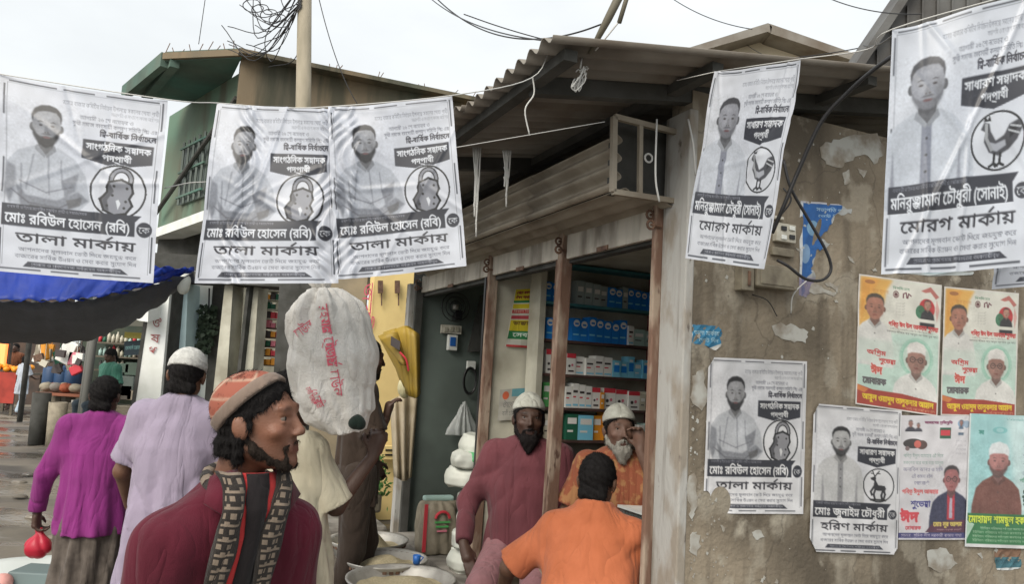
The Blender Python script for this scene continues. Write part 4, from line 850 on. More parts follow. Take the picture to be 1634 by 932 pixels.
m = MB(); m.lbox(.2, .22, -.26, .1, 2.42, 2.74); m.build('loft_backing', M['dark_board'], shop)  # dark sheet added for the shade inside the open loft frame
m = MB(); p = onS(1035, 252, .08); m.tube([p+W_*.018*cos(t)+np.array([0, 0, .018])*sin(t) for t in np.linspace(0, 2*pi, 12)], .004, 6, False); m.build('wire_ring', M['wire_w'], shop)
# peeled white paint left on the side wall, lumps of render
def blob(name, pts, off, mt, parent, jag=.15, plane=onS, th=.0):
    """an irregular flake lying off metres proud of the side wall"""
    P = []; n = len(pts)
    for i in range(n):
        a, b = np.array(pts[i], float), np.array(pts[(i+1) % n], float)
        for t in (0, .25, .5, .75): P.append(a+(b-a)*t+(RNG.random(2)-.5)*jag*np.linalg.norm(b-a)*(t > 0))
    Q = [plane(p[0], p[1], -off) for p in P]; m = MB(); k = len(Q)
    R = [q+S_*(off-.0005) for q in Q]; m.add(Q+R, [tuple(range(k))]+[(i, (i+1) % k, k+(i+1) % k, k+i) for i in range(k)]); return m.build(name, mt, parent)
M['flake'] = mat('old_whitewash', (.40, .40, .37), .85, col2=(.22, .19, .15), scale=11, lo=.42, hi=.62, detail=9)
for pts in ([(1308, 235), (1330, 222), (1365, 214), (1400, 212), (1412, 240), (1395, 262), (1380, 246), (1352, 258), (1340, 268), (1318, 262)], [(1345, 275), (1355, 270), (1358, 290), (1348, 295)], [(1368, 268), (1384, 272), (1378, 284)],
            [(1232, 520), (1262, 516), (1290, 530), (1286, 548), (1262, 544), (1238, 536)], [(1105, 600), (1122, 590), (1130, 640), (1120, 656), (1106, 645)], [(1285, 455), (1300, 452), (1337, 466), (1330, 473), (1292, 466)],
            [(1316, 452), (1340, 455), (1336, 468)], [(1352, 406), (1360, 412), (1364, 420), (1356, 416)], [(1480, 880), (1510, 876), (1528, 900), (1500, 915), (1482, 905)], [(1100, 760), (1108, 755), (1112, 800), (1104, 830), (1098, 800)], [(1105, 850), (1118, 855), (1112, 890), (1100, 880)], [(1268, 395), (1286, 398), (1280, 402)],
            [(1128, 712), (1134, 712), (1128, 760), (1122, 750)], [(1200, 850), (1212, 846), (1220, 858), (1206, 862)], [(1150, 838), (1160, 842), (1154, 850)], [(1560, 885), (1566, 882), (1568, 896)]):
    blob('paint_flake', pts, .0025, M['flake'], shop, .22)
for pts in ([(1498, 880), (1505, 878), (1512, 892), (1500, 896)], [(1390, 430), (1398, 428), (1400, 434)], [(1330, 480), (1336, 478), (1338, 484)]): blob('paint_flake', pts, .003, M['flake'], shop, .3)
for i in range(230):
    u_, v_ = (1102+RNG.random()**2*70, 600+RNG.random()*330) if i < 120 else (1110+RNG.random()*520, 210+RNG.random()*720); r_ = .8+3.6*RNG.random()**3
    blob('paint_flake', [(u_, v_-r_), (u_+r_*.8, v_-r_*.2), (u_+r_*.4, v_+r_*1.2), (u_-r_*.7, v_+r_*.5)], .002, M['flake'], shop, .3)

# ---- behind the corner shop: cream gable with a tin roof, dark tin roof at the right
gab = empty('cream_building', atY(1225, 400, 9)*[1, 1, 0], 'cream walled building with a low tin gable roof rising behind the corner shop', 'building')
def prism(name, px, Y0, Y1, mt, parent, far=None):
    """a front traced at depth Y0 and carried straight back to Y1 at its own size"""
    A = [atY(u, v, Y0) for u, v in px]; B = [p+np.array([0, Y1-Y0, 0]) for p in A]; n = len(A); m = MB()
    m.add(A+B, [tuple(range(n)), tuple(range(n, 2*n))[::-1]]+[(i, n+i, n+(i+1) % n, (i+1) % n) for i in range(n)]); return m.build(name, mt, parent)
M['cream_out'] = mat('cream_outer_wall', (.62, .55, .42), .85, col2=(.5, .44, .33), scale=1.5, detail=8)
prism('wall', [(1130, 300), (1130, 72), (1225, 52), (1372, 98), (1372, 300)], 9, 13, M['cream_out'], gab)
prism('wall', [(1075, 300), (1075, 86), (1129, 74), (1129, 300)], 9.2, 13, M['cream_out'], gab)
prism('roof', [(1072, 84), (1226, 36), (1232, 42), (1230, 52), (1225, 50), (1080, 92)], 8.7, 13.2, M['tin'], gab); prism('roof', [(1228, 37), (1388, 93), (1386, 104), (1230, 53)], 8.7, 13.2, M['tin'], gab)
M['tin_dark'] = mat('dark_tin', (.13, .13, .125), .6, metal=.3, col2=(.08, .075, .07), scale=3, bump=.2)
rb = empty('tin_roofed_shed', atY(1500, 400, 5.2)*[1, 1, 0], 'dark tin roof slope climbing behind the large poster at the right edge', 'building')
A0, A1 = atY(1374, 104, 5.2), atY(1465, -28, 5.2); dd = A1-A0; ln_ = np.linalg.norm(dd)
prism('gable_board', [(1372, 108), (1462, -26), (1560, -170), (1760, -170), (1760, 210), (1372, 210)], 5.3, 5.36, M['tin_dark'], rb)
for i in range(12): u_ = 1400+24*i; v_ = max(-160, 72-1.45*(u_-1400)); MB().beam(atY(u_, v_+6, 5.285), atY(u_-2, 208, 5.285), .012, .02, (1, 0, 0)).build('board_batten', M['tin_dark'], rb)
prism('roof_sheet', [(1362, 106), (1456, -34), (1560, -187), (1760, -187), (1760, -170), (1564, -170), (1466, -26), (1374, 112)], 5.2, 5.55, M['tin_dark'], rb)
m = MB(); m.wbox(A0[0]+.12, A0[0]+3, 5.4, 7.3, 0, A0[2]-.25); m.build('wall', M['cream_out'], rb)
# faded green translucent roofing beyond the eave
gr = empty('awning', L(5.5, -1, 0), 'faded green corrugated awning sticking out beyond the tin eave', 'awning')
g0, g1 = atY(722, 186, 7.2), atY(826, 116, 6.4); g_ = g1-g0; gl_ = np.linalg.norm(g_)
for i in range(2): corrugated('awning_sheet', g0+g_/gl_*(i*gl_*.5), g_/gl_, nrm(np.array([.45, .3, -.16])), gl_*.52, .8, .1, .014, M['tin_green'], gr)
for i in range(2): m = MB(); p = g0+g_*(.1+.75*i)+np.array([.4, .3, -.2]); m.beam(p, [p[0], p[1], 0], .06, .06); m.build('prop', M['dark_board'], gr)

# ---- green and concrete building down the street
bb_ = empty('concrete_building', atY(500, 500, 11)*[1, 1, 0], 'two storey building with a mould-stained concrete side and green painted soffit', 'building')
K = atY(385, 93, 10); Rr = L(0, 0, 0)*0+atY(385, 93, 10); t_ = 3.9; R2 = K+W_*t_
ztop = K[2]
n_ = MB(); 
def wallq(a, b, z0, z1a, z1b, th, mt, nm, par):
    a, b = np.array(a, float), np.array(b, float); d = nrm((b-a)*[1, 1, 0]); nn = np.array([-d[1], d[0], 0])*th
    P = [[a[0], a[1], z0], [b[0], b[1], z0], [b[0]+nn[0], b[1]+nn[1], z0], [a[0]+nn[0], a[1]+nn[1], z0]]; Q = [[*P[0][:2], z1a], [*P[1][:2], z1b], [*P[2][:2], z1b], [*P[3][:2], z1a]]
    mm = MB(); mm.hexa(P+Q); return mm.build(nm, mt, par)
wallq(K, R2, 2.7, ztop, ztop+.02, .25, M['cement'], 'side_wall', bb_)
m = MB(); a = K+W_*-.05-S_*.06; b = R2+W_*.05-S_*.06; m.beam([*a[:2], ztop+.03], [*b[:2], ztop+.05], .32, .06, S_); m.build('parapet_cap', M['cement'], bb_)
# soffit slab over the street: four plan corners at the same height
zs = ztop-.02; q1 = atY(266, 66, 10.2); q1[2] = zs+.05; q4 = K-S_*.08; q4[2] = zs; q2 = atZ(199, 150, zs); q3 = atZ(348, 168, zs)
m = MB(); lo_ = [[*q[:2], zs] for q in (q1, q4, q3, q2)]; hi_ = [[*q[:2], zs+.14] for q in (q1, q4, q3, q2)]; m.hexa(lo_+hi_); m.build('soffit_slab', M['green'], bb_)
m = MB(); m.beam([*q1[:2], zs+.06], [*q4[:2], zs+.06], .1, .09); m.build('slab_edge', M['cement'], bb_); m = MB(); m.beam([*q1[:2], zs+.02], [*q2[:2], zs+.02], .1, .2); m.build('slab_edge', M['green'], bb_)
m = MB(); e1 = q1*.86+q4*.14; e2 = q2*.78+q3*.22; m.beam([*e1[:2], zs-.04], [*e2[:2], zs-.04], .12, .1); m.build('soffit_beam', M['green'], bb_)
# street facade below the slab, receding to the left
F1 = atY(386, 300, 10.1); F2 = atY(255, 330, 12.6)
wallq(F2, F1, 3.55, ztop-.03, ztop-.03, .2, M['green_pale'], 'street_wall', bb_)
m = MB(); a = F2*.98+F1*.02; m.beam([F2[0], F2[1]-.1, 3.55], [F1[0], F1[1]-.1, 3.62], .35, .14, (0, 1, 0)); m.build('floor_edge', M['white'], bb_)
fd = nrm((F1-F2)*[1, 1, 0]); fn = np.array([fd[1], -fd[0], 0])
def fac(t, z): p = F2+(F1-F2)*t; return np.array([p[0], p[1], z])+fn*.03
wn = MB(); wn.hexa([fac(.32, 4.0)-fn*.02, fac(.62, 4.0)-fn*.02, fac(.62, 4.0)+fn*.01, fac(.32, 4.0)+fn*.01, fac(.32, 4.95)-fn*.02, fac(.62, 4.95)-fn*.02, fac(.62, 4.95)+fn*.01, fac(.32, 4.95)+fn*.01]); win = wn.build('window', M['slate'], bb_)
for i in range(5): MB().beam(fac(.34+.065*i, 3.98)+fn*.05, fac(.34+.065*i, 4.98)+fn*.05, .03, .03).build('window_bar', M['slate'], win)
for z_ in (4.1, 4.5, 4.88): MB().beam(fac(.31, z_)+fn*.06, fac(.63, z_)+fn*.06, .03, .03).build('window_bar', M['green'], win)
m = MB(); m.tube([fac(.08, 3.95)+fn*.1, fac(.95, 5.2)+fn*.1], .035, 8); m.build('drain_pipe', M['dark_board'], bb_)
for i in range(26):
    t = RNG.random(); p = K+W_*t*t_ if i > 8 else q1+(q4-q1)*(i/9); m = MB(); m.tube([[p[0], p[1], ztop+.1], [p[0]+.12*(RNG.random()-.3), p[1], ztop+.13+.12*RNG.random()]], .006, 5); m.build('rebar_stub', M['rust'], bb_)
# ground floor: dark recess, pillars, shop fronts
gz = 9.3
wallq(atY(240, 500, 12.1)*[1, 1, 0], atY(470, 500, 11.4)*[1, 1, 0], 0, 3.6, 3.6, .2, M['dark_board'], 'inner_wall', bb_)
# clinic shops on the left: each pillar a part
lf = empty('pharmacy_front', atY(330, 600, gz)*[1, 1, 0], 'shop front of pale pillars with a medicine sign beside the lavender-robed man', 'shop front')
streaks(M['green_pale'], (.09, .085, .06), .8, (1.5, 1.5, .3), .48, .66, 1.6)
streaks(M['green'], (.055, .075, .06), .7, (1, 1, 1), .45, .65, 1.2)
streaks(M['cement'], (.05, .055, .04), .8, (2.2, 2.2, .3), .5, .66, 1.6)
streaks(M['corner'], (.10, .085, .065), .6, (6, 6, .5), .56, .7, 3)
streaks(M['fascia'], (.12, .095, .07), .6, (4, 4, .6), .52, .7, 3)
streaks(M['tin_light'], (.13, .10, .07), .55, (3, 3, .8), .52, .7, 2)
def pillar(x0t, x1t, x0b, x1b, Y, mt, nm='pillar', v0=452, v1=700, th=.3, par=lf):
    A = [atY(x0t, v0, Y), atY(x1t, v0, Y), atY(x1b, v1, Y), atY(x0b, v1, Y)]
    if v1 >= 700:
        for i, j in ((3, 0), (2, 1)): d = A[i]-A[j]; A[i] = A[j]+d*(A[j][2]/-d[2])
    B = [p+np.array([.03, th, 0]) for p in A]; m = MB(); m.add([A[3], A[2], B[2], B[3], A[0], A[1], B[1], B[0]], [(3, 2, 1, 0), (4, 5, 6, 7), (0, 1, 5, 4), (1, 2, 6, 5), (2, 3, 7, 6), (3, 0, 4, 7)]); return m.build(nm, mt, par)
pl_ = pillar(243, 272, 207, 250, gz-.2, M['white'])
pillar(238, 243, 201, 207, gz-.21, M['dark_board'], 'pillar_edge'); pillar(273, 277, 251, 255, gz-.15, M['dark_board'], 'pillar_edge')
pillar(277, 300, 256, 290, gz+.1, M['blue_w']); pillar(300, 340, 286, 326, gz+.5, M['white'], 'tiled_wall')
pillar(359, 372, 332, 356, gz, M['cream']); pillar(398, 413, 372, 396, gz+.1, M['cream'])
pillar(372, 398, 346, 372, gz+.4, M['glass'], 'glass_door', th=.02); pillar(340, 358, 322, 340, gz+.45, M['dark_board'], 'door_frame'); pillar(394, 399, 366, 372, gz+.02, M['dark_board'], 'door_frame', th=.1)
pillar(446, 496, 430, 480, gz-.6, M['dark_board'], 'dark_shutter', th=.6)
pillar(236, 500, 225, 500, gz+1.9, M['cream'], 'back_wall', th=.1)
m = MB(); a, b = atY(225, 448, gz-.1), atY(500, 446, gz-.1); m.wbox(a[0], b[0], gz-.1, gz+.25, a[2]+.02, a[2]+.35); m.build('lintel', M['dark_board'], lf)
m = MB(); m.wbox(a[0], b[0], gz, gz+2, -.02, .12); m.build('step', M['floor'], lf)
# the three letters painted down the pillar
def lettering(t, P0, ux, uy, wd, ht, mt, parent, name='lettering', lift=.004, nrmv=None):
    """flat painted letters: P0 = top left, ux across, uy down (unit vectors)"""
    pl, w = layout(t); ux, uy = np.array(ux, float), np.array(uy, float); cu = bpy.data.curves.new(name, 'CURVE'); cu.dimensions = '2D'; cu.fill_mode = 'BOTH'
    for p in pl:
        sp = cu.splines.new('POLY'); sp.points.add(len(p)-1)
        for q, c in zip(sp.points, p): q.co = (c[0]/w*wd, (c[1]-.7)/.72*ht, 0, 1)
        sp.use_cyclic_u = True
    nv = np.cross(ux, -uy); nv /= np.linalg.norm(nv); P0 = np.array(P0)+nv*lift
    o0 = bpy.data.objects.new('t', cu); COL.objects.link(o0); me = bpy.data.meshes.new_from_object(o0.evaluated_get(bpy.context.evaluated_depsgraph_get())); bpy.data.objects.remove(o0)
    me.name = name; T = Matrix(((ux[0], -uy[0], nv[0], P0[0]), (ux[1], -uy[1], nv[1], P0[1]), (ux[2], -uy[2], nv[2], P0[2]), (0, 0, 0, 1))); me.transform(T)
    return link(name, me, mt, parent)
M['maroon_ink'] = mat('maroon_paint', (.30, .08, .08), .7); M['pink_ink'] = mat('pink_print', (.62, .12, .17), .7)
for ch, v_, uo in (('ঔ', 508, 250), ('ষ', 532, 247), ('ধ', 552, 242)): lettering(ch, atY(uo-6, v_, gz-.215), (1, 0, 0), (0, 0, -1), .11, .11, M['maroon_ink'], lf)

# ---- the yellow alley wall and its brown neighbour
ya = empty('yellow_building', onS(620, 600, 5.9)*[1, 1, 0], 'yellow washed wall down the alley beside the rice shop', 'building')
a, b = onS(586, 600, 5.9), onS(690, 600, 5.9); wallq(a*[1, 1, 0], b*[1, 1, 0], 0, 4.2, 4.2, .2, M['yellow'], 'wall', ya)
a2 = onS(500, 600, 6.3); wallq(a2*[1, 1, 0], (a-W_*.02)*[1, 1, 0]+S_*.25, 0, 4.3, 4.3, .2, M['tanwall'], 'wall', ya)
for u_ in (607, 634): m = MB(); m.beam(onS(u_, 448, 5.85), onS(u_, 468, 5.85), .05, .04, W_); m.build('wall_bracket', M['rust'], ya); m = MB(); m.tube([onS(u_+2, 468, 5.86), onS(u_+2, 488, 5.86)], .008, 5); m.build('wall_streak', M['rust'], ya)
m = MB(); p = onS(618, 722, 5.8); m.box(p, W_, S_, (0, 0, 1), .10, .06, .07); m.build('vent_block', M['yellow'], ya)
for i in range(2): m = MB(); m.box(p-S_*.062+np.array([0, 0, .03-.05*i])+W_*.02, W_, S_, (0, 0, 1), .06, .01, .008); m.build('vent_slot', M['black'], ya)
lettering('জরুরী', onS(597, 452, 5.88), (0, 0, -1), -W_, .55, .12, M['pink_ink'], ya)
m = MB(); p = onS(560, 812, 5.0); 
stp = empty('concrete_step', onS(610, 800, 5.0)*[1, 1, 0], 'low slab of broken concrete at the mouth of the alley behind the grain basins', 'step')
m = MB(); m.lbox(4.4, 5.8, -1.1, .1, -.02, .24); m.build('slab', M['floor'], stp, bevel=.03); m = MB(); m.lbox(5.0, 5.8, -.6, .2, .24, .42); m.build('slab', M['cement'], stp, bevel=.03)
# ================================================================== POSTERS
M['film'] = mat('laminated_poster', (.8, .8, .8), .36, attr='print', trans=.3, spec=.45, coat=.08)
M['paper'] = mat('printed_paper', (.8, .8, .8), .75, attr='print', bump=.2, bscale=60, spec=.2)
def wr(seed, amp, crumple=()):
    r = np.random.default_rng(seed); K_ = [(r.uniform(2, 9), r.uniform(2, 7), r.uniform(0, 6), r.uniform(-.8, .8)) for _ in range(6)]
    def f(U, V):
        d = 0
        for i, (a, b, c, e) in enumerate(K_): d = d+np.sin(a*U+b*V*e+c+1.5*np.sin(b*V+c))*(1/(1+.5*i))
        for i in range(5):
            a = r.uniform(0, pi); p = r.uniform(.2, .8); q = (U-p)*np.cos(a)+(V-.5)*np.sin(a); d = d+.9*np.exp(-(q/.018)**2)*(.5+.5*np.sin(5*(U+V)+i))
        if crumple:
            for c0, cw in crumple: d = d+np.exp(-((U-c0-.04*np.sin(6*V))/cw)**2)*(1.1*np.sin(70*U+13*np.sin(9*V+seed))+.8*np.sin(38*V+20*U)+1.2*np.abs(np.sin(17*V+9*U)))
        return d*amp
    return f
def quadpos(c, off=None, fn=None, sagy=0, bulge=0):
    c = [np.array(q, float) for q in c]; n = np.cross(c[1]-c[0], c[3]-c[0]); n /= np.linalg.norm(n)
    def pos(U, V):
        U_, V_ = U[:, None], V[:, None]
        P = c[0]*(1-U_)*(1-V_)+c[1]*U_*(1-V_)+c[2]*U_*V_+c[3]*(1-U_)*V_
        d = 0*U
        if fn: d = d+fn(U, V)
        d = d-bulge*4*U*(1-U)
        P = P-n*d[:, None]; P[:, 2] -= sagy*4*U*(1-U)*(1-.3*V); return P
    return pos
LOCK = bw_poster(480, 600, 'lock'); ROO = bw_poster(480, 780, 'rooster'); DEER = bw_poster(400, 620, 'deer'); EID = eid_poster(320, 500); SUIT = suit_poster(280, 460); GREEN = green_poster(280, 500)
def ph(img, r, dirt=0, tone=(1, 1, 1)):
    a = img.copy()*np.array(tone, np.float32); h, w, _ = a.shape
    if dirt: n = blur(RNG.random((h, w)).astype(np.float32), 7); n = (n-n.min())/(np.ptp(n)+1e-6); a *= (1-dirt*n)[..., None]
    return a
BLUE = (.955, .98, 1.02)
def hang(name, C4, Ys, prn, label, group, seed, amp, bulge=0, sagy=.0, tone=BLUE, cr=()):
    c = [atY(u, v, y) for (u, v), y in zip(C4, Ys)]
    o = sheet_grid(name, ph(prn.sheet(2 if label[0] != 'l' or 'leftmost' in label else 3), 0, .12, tone), quadpos(c, fn=wr(seed, amp, cr), bulge=bulge, sagy=sagy), None, M['film']); tag(o, label, 'poster', group); return o, c
G1 = 'black and white election posters strung across the street'
p1, c1 = hang('hanging_poster', [(0, 118), (267, 160), (245, 452), (-5, 433)], (2.32, 2.28, 2.25, 2.3), LOCK, 'leftmost black and white padlock election poster hanging on the string above the blue tarpaulin', G1, 3, .004, .012)
p2, c2 = hang('hanging_poster', [(346, 164), (532, 174), (540, 452), (310, 452)], (2.38, 2.37, 2.33, 2.35), LOCK, 'middle padlock election poster with bright creases, its right edge tucked under the next one', G1, 8, .0036, -.02, .008, cr=((.30, .07), (.93, .06)))
p3, c3 = hang('hanging_poster', [(524, 170), (721, 152), (745, 425), (536, 447)], (2.30, 2.26, 2.26, 2.29), LOCK, 'padlock election poster hanging in front of the shop eave, third from the left', G1, 5, .0036, .012, cr=((.04, .05), (.16, .03)))
p4, c4 = hang('hanging_poster', [(1142, 114), (1275, 94), (1218, 429), (1094, 412)], (2.62, 2.22, 2.25, 2.6), ROO, 'narrow looking rooster election poster turned almost edge on beside the shop corner', G1, 11, .005, .01, tone=(.95, .97, 1.0))
p5, c5 = hang('hanging_poster', [(1424, 46), (1662, -22), (1648, 424), (1406, 438)], (1.78, 1.70, 1.72, 1.76), ROO, 'large rooster election poster cut off by the right edge of the picture', G1, 13, .005, .012, tone=(.95, .98, 1.02))
p6, c6 = hang('hanging_poster', [(1600, 200), (1840, 180), (1820, 440), (1582, 462)], (1.98, 1.95, 1.95, 1.98), LOCK, 'lower corner of another election poster peeping out beneath the large rooster one', G1, 17, .004, .0)
# clear plastic hem under the big poster
# tape tabs holding the posters
M['tape'] = mat('clear_tape', (.75, .78, .8), .2, trans=.4)
def wallsheet(C4, prn, off, label, group, seed, dirt=.2, tone=(1, 1, 1), keep=None, curl=None, img=None):
    if prn is not None and prn not in (LOCK, DEER): img = prn.sheet(2)*.76+.185
    c = [onS(u, v, -off) for u, v in C4]; f0 = wr(seed, .0009)
    def fn(U, V):
        d = f0(U, V)
        if curl: d = d-curl(U, V)
        return -np.abs(d)*1.0 if not curl else -(np.abs(f0(U, V))+curl(U, V))
    o = sheet_grid('wall_poster', ph(img if img is not None else prn.sheet(3), 0, dirt, tone), quadpos(c, fn=fn), None, M['paper'], keep); tag(o, label, 'poster', group); return o
G2 = 'paper posters pasted on the stained side wall'
cutk = lambda a, seed: (lambda U, V: ~((U+V*.8 < .05) | (U+(1-V) < a) | ((1-U)+V*.9 < .02)))
wallsheet([(1131, 570), (1288, 577), (1282, 821), (1122, 820)], LOCK, .006, 'padlock election poster pasted on the wall with its lower left corner torn and curling', G2, 21, .18,
          keep=lambda U, V: ~((U+V*.8 < .05) | (((U+.01)**2/.022+(V-.94)**2/.006) < 1+.25*np.sin(40*U+30*V))), curl=lambda U, V: .028*np.exp(-((U-.17)**2+(V-.93)**2)/.006))
wallsheet([(1299, 644), (1439, 656), (1432, 886), (1292, 881)], DEER, .012, 'black and white election poster with a deer emblem pasted low on the wall', G2, 22, .18, keep=lambda U, V: ~((U+V*.7 < .05) | (U*1.2+(1-V) < .09) | ((1-U)+(1-V) < .05)))
wallsheet([(1371, 437), (1503, 455), (1496, 665), (1365, 645)], EID, .006, 'orange and mint Eid greeting poster with two men, left one of the pair', G2, 23, .14, tone=(.98, .96, .94))
wallsheet([(1507, 457), (1626, 468), (1621, 666), (1501, 663)], EID, .006, 'orange and mint Eid greeting poster with two men, right one of the pair', G2, 24, .14, tone=(.96, .94, .92))
wallsheet([(1438, 663), (1548, 664), (1541, 862), (1434, 862)], SUIT, .008, 'pale greeting poster showing a man in glasses and a dark suit', G2, 25, .14)
wallsheet([(1548, 660), (1662, 665), (1652, 877), (1540, 873)], GREEN, .0135, 'turquoise and green greeting poster of a bearded man in a white cap, right edge', G2, 26, .14)
# torn scraps
def scrap(C4, img, label, seed, P, off=.005):
    r = np.random.default_rng(seed); Q = []
    for i, p in enumerate(P):
        a, b = np.array(p, float), np.array(P[(i+1) % len(P)], float); m_ = np.linalg.norm(b-a); k_ = 5 if m_ > .15 else 2
        for t in range(k_): Q.append(a+(b-a)*t/k_+(r.random(2)-.5)*.035*(t > 0 and not (a[0] < .01 and b[0] < .01)))
    keep = lambda U, V: fill([np.array(Q)*[U.shape[1], U.shape[0]]], *U.shape)
    return wallsheet(C4, None, off, label, 'torn scraps of old posters on the side wall', seed, .2, keep=keep, img=img, curl=lambda U, V: .004*np.abs(np.sin(9*U+5*V)))
q = Print(240, 480, (.12, .38, .66)); q.text('সভাপতি পদে', .3, .9, .06, .1, (.8, .9, .95)); q.text('ভোট দিন', .35, .8, .13, .16, (.8, .9, .95)); q.ell(.25, .28, .12, .16, (.6, .75, .85), .8); q.ell(.12, .55, .1, .2, (.75, .8, .85), .6); q.poly([(0, 0), (.06, 0), (.06, 1), (0, 1)], (.85, .87, .88)); q.poly([(0, 0), (1, 0), (1, .02), (0, .02)], (.85, .87, .88))
n_ = blur(RNG.random((480, 240)).astype(np.float32), 5); q.paint(((n_-n_.mean())/n_.std() > 2.2) | (q.X/240 > .78-.75*q.Y/480+.05*np.sin(q.Y/17)), (.74, .74, .72), .95); q.poly([(0, .8), (1, .8), (1, 1), (0, 1)], (.55, .5, .62), .8, 8)
scrap([(1278, 320), (1362, 326), (1345, 475), (1276, 474)], q.sheet(2), 'torn blue poster remnant beside the hanging cable on the wall', 31, [(0, 0), (.6, .01), (.98, .05), (.97, .10), (.66, .13), (.62, .22), (.48, .31), (.40, .38), (.62, .43), (.5, .5), (.34, .5), (.30, .62), (.24, .7), (.36, .78), (.30, .9), (.16, 1), (0, .98)])
q = Print(160, 140, (.2, .52, .68)); q.text('তালা মার্কায়', .15, .9, .25, .42, (.75, .88, .92)); q.text('ভোট দিন', .3, .9, .55, .7, (.7, .85, .9)); q.poly([(0, 0), (.1, 0), (.1, 1), (0, 1)], (.8, .8, .78)); q.poly([(.5, 1), (1, .7), (1, 1)], (.85, .85, .83))
scrap([(1101, 517), (1154, 520), (1152, 560), (1100, 556)], q.sheet(1), 'small torn turquoise strip of poster near the shop corner', 32, [(.02, .02), (.5, .0), (.9, .05), (1, .3), (.94, .55), (.98, .8), (.8, 1), (.55, .86), (.3, .8), (.04, .76)])
q = Print(150, 120, (.25, .45, .5)); q.rect(0, 0, 1, .4, (.55, .42, .33)); q.text('ঈদ মোবারক শুভেচ্ছা', .08, .95, .5, .7, (.1, .25, .3)); q.rect(0, .88, 1, 1, (.85, .87, .87))
scrap([(1584, 876), (1632, 876), (1630, 910), (1588, 912)], q.sheet(1), 'small scrap of poster left under the green greeting poster', 33, [(.1, .05), (.95, .0), (1, .9), (.6, 1), (.1, .95), (.04, .5)])
q = Print(240, 60, (.72, .75, .75)); q.ell(.5, .5, .25, .1, (.45, .68, .78), .8, 1)
scrap([(1410, 418), (1560, 425), (1556, 442), (1408, 438)], q.sheet(1), 'pale strip of scraped off poster under the large rooster poster', 34, [(.02, .3), (.3, .1), (.7, .0), (1, .3), (.96, .8), (.5, 1), (.1, .8)])
# Poster ghost with plastic hem at the pharmacy: striped price poster on the partition
q = Print(160, 280, (.85, .84, .78)); yel, gr_, rd = (.85, .78, .1), (.1, .5, .28), (.75, .2, .22)
for y0, y1, c in ((.0, .2, yel), (.2, .24, gr_), (.26, .34, yel), (.36, .42, rd), (.42, .46, (.85, .85, .8)), (.46, .52, (.75, .25, .3)), (.54, .72, yel), (.72, .86, gr_), (.88, .96, (.8, .8, .76)), (.96, 1, rd)): q.rect(.04, y0, .96, y1, c)
q.text('এখানে সকল প্রকার', .1, .9, .04, .09, (.5, .12, .1), 1); q.text('ঔষধ পাওয়া যায়', .1, .9, .12, .17, (.5, .12, .1), 1); q.text('বিকাশ রিচার্জ', .1, .9, .37, .41, (.95, .9, .8)); q.text('ডাক্তার', .15, .85, .56, .62, (.4, .3, .05), 1); q.text('সেবা', .2, .8, .75, .82, (.9, .95, .9), 1)
c = [onS(u, v, 2.005) for u, v in ((822, 462), (861, 460), (852, 556), (806, 553))]
o = sheet_grid('striped_poster', ph(q.sheet(2), 0, .1), quadpos(c, fn=wr(41, .002)), None, M['paper']); tag(o, 'yellow green and red striped poster on the cream partition inside the pharmacy', 'poster')
q = Print(160, 100, (.75, .74, .7)); q.rect(.3, .0, 1, .25, (.4, .65, .7)); q.ell(.15, .2, .08, .08, (.85, .4, .25)); q.text('ঔষধের মূল্য তালিকা', .1, .9, .4, .6, (.5, .5, .5)); q.text('বাকী চাহিয়া লজ্জা দিবেন না', .1, .9, .7, .85, (.5, .5, .5))
c = [onS(u, v, 2.005) for u, v in ((798, 622), (862, 618), (858, 668), (794, 672))]; o = sheet_grid('notice', ph(q.sheet(1), 0, .2), quadpos(c), None, M['paper']); tag(o, 'faded notice sheet behind the maroon-robed man', 'notice')
m = MB(); m.box(onS(838, 438, 1.99), W_, S_, (0, 0, 1), .12, .004, .05); o = m.build('paper_scrap', mat('grey_card', (.4, .4, .35), .8)); tag(o, 'bent grey card stuck above the striped poster', 'card')

# ================================================================== STRINGS, CABLES, POLE
def cable(name, pts, r, mt, label, cat='cable', group=None, n=6, sm=True):
    m = MB(); m.tube(spline(pts, n) if sm and len(pts) > 2 else pts, r, 6); o = m.build(name, mt, None, True); return tag(o, label, cat, group)
A = lambda u, v, y: atY(u, v, y)
cable('string', [A(-30, 108, 2.35), c1[0]-FWD*.004, c1[1]+[0, 0, .003], c2[0], (c2[0]+c2[1])/2-[0, 0, .004], c3[0], c3[1], A(848, 124, 2.5), A(880, 72, 2.62)], .0018, M['wire_w'], 'white string carrying the three padlock posters', 'string')
cable('string', [c4[0], c4[1]], .0015, M['wire_w'], 'short string along the top of the turned rooster poster', 'string', sm=False)
cable('string', [A(1080, 128, 2.75), c4[0]], .0015, M['wire_w'], 'string running from the eave to the turned rooster poster', 'string', sm=False)
cable('string', [c4[1], A(1385, 78, 2.0), c5[0], c5[1]], .0016, M['wire_w'], 'string joining the turned rooster poster to the large one', 'string')
cable('string', [A(262, 300, 2.34), A(300, 292, 2.36), A(330, 290, 2.38)], .0018, M['wire_w'], 'lower string tied between the first and second posters', 'string')
cable('string', [A(722, 236, 2.5), A(850, 214, 2.6), A(965, 194, 2.75)], .0014, M['wire_w'], 'thin white wire crossing under the shop eave', 'string')
cable('cord', [A(850, 122, 2.66), A(852, 150, 2.66), A(838, 175, 2.66), A(845, 216, 2.68)], .003, M['wire_w'], 'loose white cord end dangling from the eave', 'cord')
cable('cord', [A(1048, 190, 2.95), A(1046, 280, 2.93), A(1052, 322, 2.95)], .004, M['wire_w'], 'pale cord hanging down in front of the loft frame', 'cord')
